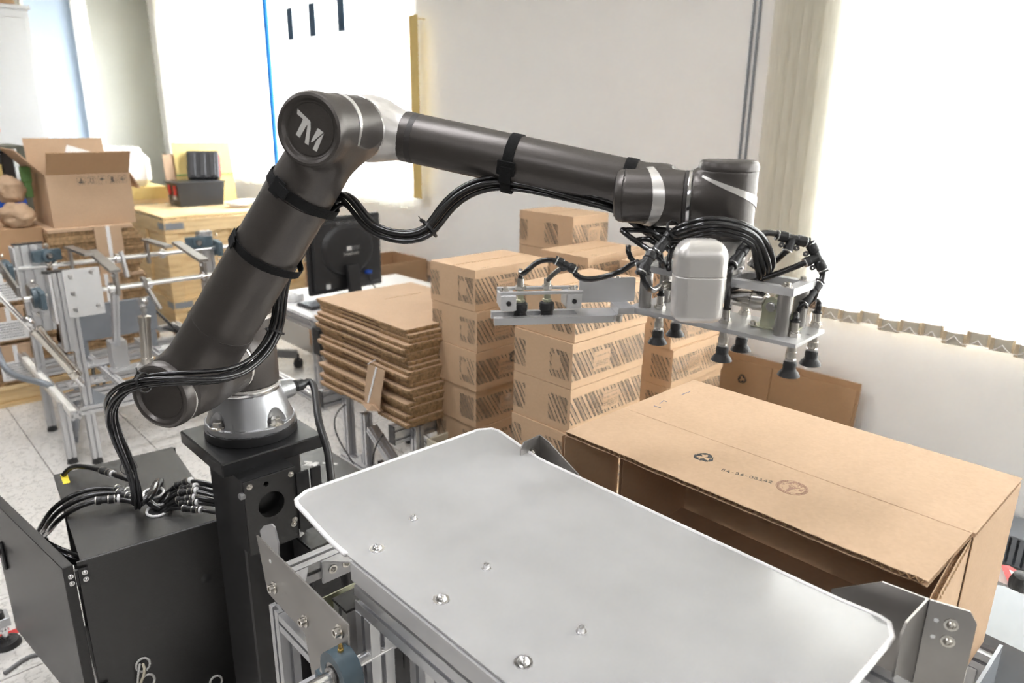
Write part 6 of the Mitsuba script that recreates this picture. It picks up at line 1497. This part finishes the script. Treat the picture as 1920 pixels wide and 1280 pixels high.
# open box with paper inside
ob = thing('open_box', 'open tan box with raised flaps and white packing inside, on the top carton pack', 'box')
ox0, ox1, oy0, oy1, oz0, oz1 = .955, 1.405, 4.93, 5.38, .9865, 1.292
part(ob, 'body', MB().span((ox0, oy0, oz0), (ox1, oy0 + .007, oz1)).span((ox0, oy1 - .007, oz0), (ox1, oy1, oz1)).span((ox0, oy0 + .007, oz0), (ox0 + .007, oy1 - .007, oz1)).span((ox1 - .007, oy0 + .007, oz0), (ox1, oy1 - .007, oz1)).span((ox0 + .007, oy0 + .007, oz0), (ox1 - .007, oy1 - .007, oz0 + .006)), M_CARD)
part(ob, 'flap', MB().beam(((ox0 + ox1) / 2, oy0, oz1), ((ox0 + ox1) / 2, oy0 - .085, oz1 + .125), ox1 - ox0 - .01, .006, hint=V(1, 0, 0)), M_CARD_DARK)
part(ob, 'flap', MB().beam((ox0, (oy0 + oy1) / 2, oz1), (ox0 - .13, (oy0 + oy1) / 2, oz1 + .14), .44, .006, hint=V(0, 1, 0)), M_CARD)
part(ob, 'flap', MB().beam(((ox0 + ox1) / 2, oy1, oz1), ((ox0 + ox1) / 2, oy1 + .03, oz1 + .19), ox1 - ox0 - .01, .006, hint=V(1, 0, 0)), M_CARD)
part(ob, 'flap', MB().beam((ox1, (oy0 + oy1) / 2, oz1), (ox1 + .05, (oy0 + oy1) / 2, oz1 - .10), .44, .006, hint=V(0, 1, 0)), M_CARD)
def icon(i, x, z):
    s = .022; o_ = V(x, oy0 - .0004, z); m_ = MB(); X_ = V(1, 0, 0)
    fr_ = sbox(-s, -s, s, s).difference(sbox(-s * .93, -s * .93, s * .93, s * .93))
    shapes = [Polygon([(-.7, -.8), (.7, -.8), (.7, -.35), (-.7, -.35)]).union(Polygon([(-.5, -.2), (.5, -.2), (.2, .1), (-.2, .1)])).union(sbox(-.12, .1, .12, .8)), sbox(-.7, -.8, .7, -.65).union(sbox(-.5, -.5, -.3, .7)).union(sbox(.3, -.5, .5, .7)).union(sbox(-.7, .7, .7, .8)),
              Point(0, -.1).buffer(.7).intersection(sbox(-1, 0, 1, 1)).union(sbox(-.06, -.7, .06, .1)), Polygon([(-.6, .8), (.2, .8), (.6, .3), (.1, .0), (.6, -.5), (.5, -.8), (-.6, -.8), (-.2, -.3), (-.6, .1), (-.2, .4)]), Point(0, 0).buffer(.65).difference(Point(0, 0).buffer(.5)).union(Polygon([(-.3, -.3), (.3, -.3), (0, .3)]))]
    sh_ = affinity.scale(shapes[i], s * .85, s * .85, origin=(0, 0))
    m_.prism(fr_, o_, X_, Z, .0006); m_.prism(sh_, o_, X_, Z, .0006)
    part(ob, 'handling_mark', m_, M_INK)
for i in range(5): icon(i, 1.135 + .056 * i, 1.252)
solo('packing_paper', MB().add(trimesh.Trimesh((lambda s: s * np.array([.17, .17, .13]) * (1 + .5 * (meshkit.fbm(s * 2.0 + 9, 3) - .5))[:, None] + V((ox0 + ox1) / 2 + .02, (oy0 + oy1) / 2, oz1 - .012))(trimesh.creation.icosphere(3).vertices), trimesh.creation.icosphere(3).faces, process=False)).box((1.20, 5.20, oz1 + .075), (.15, .004, .12), (_n(V(1, 0, -.35)), V(0, 1, 0), _n(V(.35, 0, 1)))), M_WHITE_PAPER, 'crumpled white packing paper sticking out of the open box', 'paper')
# brown paper bag with something green, left of the open box
lump('kraft_bag', (.80, 5.02, 1.003), (.085, .12, .075), M_CARD, 'crumpled brown plastic-wrapped bag left of the open box, lower one', 'bag', 11, .6)
lump('kraft_bag', (.81, 5.16, 1.130), (.08, .10, .085), M_CARD, 'crumpled brown plastic-wrapped bag left of the open box, upper one', 'bag', 17, .6)
solo('green_packet', MB().box((.90, 5.15, 1.285), (.05, .05, .09), ch=.004).box((.90, 5.15, 1.20), (.04, .04, .10), ch=.004), M_GREEN, 'green packet peeking out between the bag and the open box', 'packet')
# wooden crate, toolbox, board, white tub
cr = thing('wooden_crate', 'pale wooden crate on skids with steel corner straps, behind the pneumatic frame', 'crate')
cx0, cy0, cz0, cz1 = 1.895, 5.975, .10, .845
cx1, cy1 = 3.05, 6.98
part(cr, 'core', MB().span((cx0 + .022, cy0 + .022, cz0), (cx1 - .022, cy1 - .022, cz1)), M_WOOD)
def slats_x(y0, y1, xs):
    for x0_, x1_, z0_, z1_ in xs: part(cr, 'board', MB().span((x0_, y0, z0_), (x1_, y1, z1_), ch=.002), M_WOOD)
slats_x(cy0, cy0 + .0215, [(cx0, cx1, cz1 - .11, cz1), (cx0, cx1, cz0, cz0 + .11), (cx0, cx0 + .10, cz0 + .112, cz1 - .112), ((cx0 + cx1) / 2 - .05, (cx0 + cx1) / 2 + .05, cz0 + .112, cz1 - .112), (cx1 - .10, cx1, cz0 + .112, cz1 - .112)])
for y0_, y1_, z0_, z1_ in ((cy0 + .023, cy1, cz1 - .11, cz1), (cy0 + .023, cy1, cz0, cz0 + .11), (cy0 + .023, cy0 + .12, cz0 + .112, cz1 - .112), (cy1 - .10, cy1, cz0 + .112, cz1 - .112), ((cy0 + cy1) / 2 - .05, (cy0 + cy1) / 2 + .05, cz0 + .112, cz1 - .112)):
    part(cr, 'board', MB().span((cx0, y0_, z0_), (cx0 + .0215, y1_, z1_), ch=.002), M_WOOD)
part(cr, 'lid', MB().span((cx0 + .01, cy0 + .03, cz1 + .004), (cx1, cy1, cz1 + .022), ch=.002), M_WOOD)
part(cr, 'lid_gap', MB().span((cx0 + .005, cy0 + .04, cz1), (cx1 - .02, cy1 - .02, cz1 + .005)), M_BLACK_PAINT)
for x in (cx0, (cx0 + cx1) / 2 - .05, cx1 - .10): part(cr, 'skid', MB().span((x, cy0, 0), (x + .10, cy1, cz0 - .001), ch=.003), M_WOOD)
for z in (cz1 - .075, cz0 + .035): part(cr, 'corner_strap', MB().span((cx0 + .01, cy0 - .003, z), (cx0 + .15, cy0, z + .05)).span((cx0 - .003, cy0 - .003, z), (cx0, cy0 + .13, z + .05)), M_GREY_METAL)
CT = cz1 + .022
tx = thing('toolbox', 'black toolbox with red latches and its lid open, on the wooden crate', 'toolbox')
TXo = V(2.44, 6.715, CT)
tax, tay = V(1, 0, 0), V(0, 1, 0); TR = (tax, tay, Z)
part(tx, 'body', MB().add(trimesh.convex.convex_hull(np.array([TXo + tax * a * (.185 + .02 * (c > .5)) + tay * b * (.125 + .012 * (c > .5)) + Z * c * .195 for a in (-1, 1) for b in (-1, 1) for c in (0, 1)]))), M_BLACK_PLASTIC)
part(tx, 'rim', MB().box(TXo + V(0, 0, .203), (.43, .285, .016), TR, .004), M_BLACK_PLASTIC)
lz = _n(V(.16, .28, 1)); lx_ = _n(V(.86, -.50, 0)); lx_ = _n(lx_ - lz * (lx_ @ lz)); ly_ = np.cross(lz, lx_); LRr = (lx_, ly_, lz)
lo_ = TXo + V(.115, .085, .213) + lz * .125
part(tx, 'lid', MB().box(lo_, (.27, .07, .25), LRr, .010), M_BLACK_PLASTIC)
for a in (-.085, .0, .085): part(tx, 'lid_rib', MB().box(lo_ - ly_ * .040 + lx_ * a, (.05, .012, .21), LRr, .004), M_BLACK_PAINT)
part(tx, 'red_trim', MB().box(lo_ + ly_ * .030 + lx_ * .137, (.010, .05, .19), LRr, .002), M_RED)
for b in (-.075, .055): part(tx, 'latch', MB().box(TXo - tax * .206 + tay * b + V(0, 0, .140), (.014, .040, .085), TR, .004), M_RED)
part(tx, 'sticker', MB().box(TXo - tax * .194 + tay * (-.02) + V(0, 0, .075), (.006, .06, .035), TR, .001), M_WHITE_PAPER)
k = thing('leaning_board', 'yellowish cardboard sheet with a green band leaning behind the toolbox', 'cardboard sheet')
l0_, l1_ = at(330, 372, Y=7.05), at(440, 372, Y=7.02)
part(k, 'sheet', MB().beam((2.63, 6.93, CT + .002), (2.63, 6.985, CT + .53), .52, .012, hint=V(1, 0, 0)), M_YELLOW_CARD)
part(k, 'sheet', MB().beam((2.56, 6.952, CT + .002), (2.56, 6.99, CT + .43), .56, .010, hint=V(1, 0, 0)), M_CARD)
part(k, 'green_band', MB().beam((2.63, 6.9475, CT + .24), (2.63, 6.9485, CT + .25), .522, .014, hint=V(1, 0, 0)), M_GREEN)
lump('plastic_bag', (2.75, 6.32, CT), (.20, .10, .035), M_WHITE_PLASTIC, 'flat clear plastic bag on the front of the crate lid', 'bag', 5, .7)
k = thing('white_tub', 'rounded white plastic tub on a cardboard tray behind the open box', 'tub')
part(k, 'tub', MB().box((1.93, 7.35, 1.16), (.62, .40, .30), ch=.06), M_WHITE_PLASTIC)
part(k, 'lid', MB().box((1.93, 7.35, 1.33), (.50, .30, .05), ch=.02), M_WHITE_PLASTIC)
part(k, 'tray', MB().box((1.95, 7.35, .955), (.75, .50, .11), ch=.004), M_YELLOW_CARD)
part(k, 'table', MB().span((1.50, 7.10, .86), (2.45, 7.62, .90)).span((1.52, 7.12, 0), (1.56, 7.16, .86)).span((2.39, 7.12, 0), (2.43, 7.16, .86)).span((1.52, 7.56, 0), (1.56, 7.60, .86)).span((2.39, 7.56, 0), (2.43, 7.60, .86)), M_WOOD)
# shelf and cupboard against the back wall
bc_ = thing('cupboard', 'tall pale grey cupboard against the back wall at the far left', 'cupboard')
part(bc_, 'body', MB().span((.6, BACK - .465, .05), (1.93, BACK - .006, 2.66), ch=.006), M_CUPBOARD)
part(bc_, 'door', MB().span((.64, BACK - .478, .12), (1.27, BACK - .461, 2.58), ch=.004), M_CUPBOARD)
part(bc_, 'door', MB().span((1.29, BACK - .478, .12), (1.89, BACK - .461, 2.58), ch=.004), M_CUPBOARD)
part(bc_, 'top_moulding', MB().span((.58, BACK - .50, 2.66), (1.95, BACK - .006, 2.70), ch=.006), M_CUPBOARD)
part(bc_, 'plinth', MB().span((.62, BACK - .44, 0), (1.91, BACK - .006, .05)), M_CUPBOARD)
solo('brown_carton', MB().span((1.25, BACK - .42, 2.701), (1.83, BACK - .05, 2.98), ch=.004).span((1.25, BACK - .24, 2.979), (1.83, BACK - .23, 2.983)), M_CARD_DARK, 'brown carton on top of the cupboard', 'carton')
bs = thing('shelf_rack', 'rack with blue beams at the left edge, behind the carton packs', 'shelf')
sx0, sx1, sy0, sy1 = -.2, 1.06, 5.95, 6.45
for x in (sx0, sx1 - .04):
    for y in (sy0, sy1 - .04): part(bs, 'upright', MB().span((x, y, 0), (x + .04, y + .04, 1.40)), M_OLIVE)
for z in (.42, .73, 1.0): part(bs, 'blue_beam', MB().span((sx0 + .041, sy0, z), (sx1 - .041, sy0 + .03, z + .07), ch=.003), M_BLUE)
for z in (.42, .73, 1.0): part(bs, 'shelf_board', MB().span((sx0 + .041, sy0 + .031, z + .03), (sx1 - .041, sy1 - .001, z + .05)), M_GREY_METAL)
part(bs, 'shelf_board', MB().span((sx0, sy0, 1.401), (sx1, sy1, 1.42)), M_OLIVE)
solo('yellow_carton', MB().span((.30, 6.0, 1.051), (.92, 6.35, 1.30), ch=.003).span((.30, 6.17, 1.299), (.92, 6.175, 1.302)), M_YELLOW_CARD, 'yellow-brown carton on the blue-beamed rack', 'carton')
solo('dark_panel', MB().span((.93, 6.02, 1.051), (1.00, 6.40, 1.38), ch=.006), M_BLACK_PLASTIC, 'black panel standing on the rack beside the yellow-brown carton', 'panel')
lump('pink_bag', (.80, 6.2, 1.42), (.16, .12, .12), M_PINK, 'pinkish plastic bag on top of the rack', 'bag', 23, .7)
for i, x in enumerate((.05, .35, .65)): solo('storage_bin', MB().span((x, 6.0, .781), (x + .26, 6.35, .93), ch=.01).span((x - .005, 5.995, .915), (x + .265, 6.355, .935), ch=.004), M_GREY_PLASTIC, f'dark grey bin on the rack between its blue beams, {["left", "middle", "right"][i]} of three', 'bin')

# ------------------------------------------------------------------ right-hand side: leaning board, slotted duct, steel box
k = thing('leaning_carton', 'folded flat brown carton leaning against the wall below the window', 'flat carton')
LX_ = WX - .10
tL, tR, bR = at(1352, 668, X=LX_), at(1603, 735, X=LX_), at(1585, 792, X=LX_)
lean = _n(V(.055, 0, .45))
part(k, 'panel', MB().prism(Polygon([(tR[1], 0), (1.545, 0), (1.545, tR[2] / lean[2]), (tR[1], tR[2] / lean[2])]), (LX_ - .035, 0, .002), V(0, 1, 0), lean, -.006), M_CARD_DARK)
part(k, 'panel', MB().prism(Polygon([(1.549, 0), (2.02, 0), (2.02, tR[2] / lean[2]), (1.549, tR[2] / lean[2])]), (LX_ - .035, 0, .002), V(0, 1, 0), lean, -.006), M_CARD_DARK)
part(k, 'back_ply', MB().prism(Polygon([(tR[1] - .012, 0), (2.0, 0), (2.0, tR[2] / lean[2] + .03), (tR[1] - .012, tR[2] / lean[2] + .03)]), (LX_ - .026, 0, .002), V(0, 1, 0), lean, -.006), M_CARD_DARK)
mo_ = at(1384, 714, X=LX_ - .03); hL = (mo_[2]) / lean[2]
part(k, 'recycling_mark', MB().prism(chasing_arrows(.026), V(LX_ - .0418, mo_[1], .002) + lean * hL, V(0, -1, 0), lean, .0005), M_INK)
part(k, 'print', MB().prism(sbox(0, 0, .05, .012).union(sbox(-.08, .0, -.02, .010)).union(sbox(-.14, 0, -.10, .012)), V(LX_ - .0418, mo_[1] + .16, .002) + lean * hL, V(0, -1, 0), lean, .0005), M_CARD_EDGE)
dc = thing('cable_duct', 'grey slotted cable duct along the floor under the window', 'cable duct')
dy0, dy1 = -.25, .62
part(dc, 'cover', MB().span((WX - .20, dy0, .115), (WX - .015, dy1, .123), ch=.001), M_GREY_METAL)
part(dc, 'base', MB().span((WX - .198, dy0, 0), (WX - .017, dy1, .004)), M_GREY_METAL)
part(dc, 'back', MB().span((WX - .021, dy0, .004), (WX - .017, dy1, .115)), M_GREY_METAL)
for i in range(34): part(dc, 'finger', MB().span((WX - .200, dy0 + .0256 * i, .004), (WX - .196, dy0 + .0256 * i + .016, .115)), M_GREY_METAL)
wb_ = at(1890, 1080, z=.30)
k = thing('warning_stand', 'white and red angled panel with a black knob at the right edge', 'panel')
pA_, pB_, pC_ = at(1874, 1085, z=.45), at(1888, 1060, z=.45), at(1940, 1105, z=.45)
part(k, 'white_side', MB().add(trimesh.convex.convex_hull(np.array([at(x, y, z=z) for x, y, z in ((1862, 1085, .42), (1876, 1058, .45), (1893, 1098, .42), (1905, 1090, .38))]) )), M_WHITE_PAINT)
part(k, 'red_panel', MB().add(trimesh.convex.convex_hull(np.array([at(x, y, z=z) for x, y, z in ((1876, 1058, .452), (1892, 1060, .452), (1960, 1100, .452), (1960, 1125, .44), (1893, 1098, .44), (1900, 1098, .38))]))), M_RED)
part(k, 'white_face', MB().add(trimesh.convex.convex_hull(np.array([at(x, y, z=z) for x, y, z in ((1892, 1067, .462), (1912, 1078, .462), (1950, 1100, .462), (1950, 1108, .455), (1905, 1092, .455))]))), M_WHITE_PAPER)
kb_ = at(1912, 1082, z=.47); part(k, 'knob', MB().lathe(kb_ - V(0, 0, .03), V(-.25, -.1, 1), [(0, 0), (.022, 0), (.024, .02), (.018, .045), (0, .05)], 20), M_BLACK_PLASTIC, 35)
part(k, 'post', MB().bar((at(1905, 1090, z=.40)[0] + .02, at(1905, 1090, z=.40)[1], 0), (at(1905, 1090, z=.40)[0] + .02, at(1905, 1090, z=.40)[1], .40), .04, .04), M_ALU)
sb = thing('steel_box', 'grey steel box with rounded edges on a black machine at the bottom right corner', 'machine cover')
SBZ = .62
v0_, v1_, v2_ = at(1868, 1092, z=SBZ), at(1822, 1175, z=SBZ), at(1920, 1222, z=SBZ)
e1 = _n((v1_ - v0_) * V(1, 1, 0)); L1 = np.linalg.norm(v1_ - v0_); e2 = _n((v2_ - v1_) * V(1, 1, 0))
bx_ = lambda a, b, z: V(v0_[0], v0_[1], 0) + e1 * a + e2 * b + V(0, 0, z)
poly = Polygon([(0, 0), (L1, 0), (L1, .34), (0, .34)])
part(sb, 'cover', MB().prism(poly.buffer(-.02).buffer(.02), bx_(0, 0, SBZ - .012), e1, e2 - e1 * (e1 @ e2) if False else e2, .012).prism(poly.buffer(-.024).buffer(.022).difference(poly.buffer(-.006)), bx_(0, 0, SBZ - .11), e1, e2, .10), M_COVER)
part(sb, 'black_body', MB().prism(poly.buffer(-.012), bx_(0, 0, .28), e1, e2, .30), M_BLACK_PAINT)
part(sb, 'base', MB().prism(poly.buffer(-.03), bx_(0, 0, 0), e1, e2, .28), M_ALU_PLATE)
part(sb, 'screw_hole', MB().lathe(bx_(L1 - .03, .215, SBZ), Z, [(0, 0), (.010, 0), (.010, .0012), (0, .0012)], 16), M_BLACK_PLASTIC)
for j, (pts, lab) in enumerate((([at(1836, 1118, z=.34), at(1848, 1108, z=.36), at(1858, 1118, z=.34), at(1850, 1135, z=.30)], 'black cable loop between the big carton and the steel box, upper one'), ([at(1834, 1150, z=.34), at(1848, 1140, z=.36), at(1860, 1128, z=.36), at(1866, 1118, z=.33)], 'black cable loop between the big carton and the steel box, lower one'), ([at(1800, 1165, z=.30), at(1815, 1178, z=.28), at(1835, 1185, z=.26)], 'black cable beside the steel box'))):
    solo('wire', MB().tube(pts, .006, 8, .015), M_BLACK_PLASTIC, lab, 'wire', None, True)
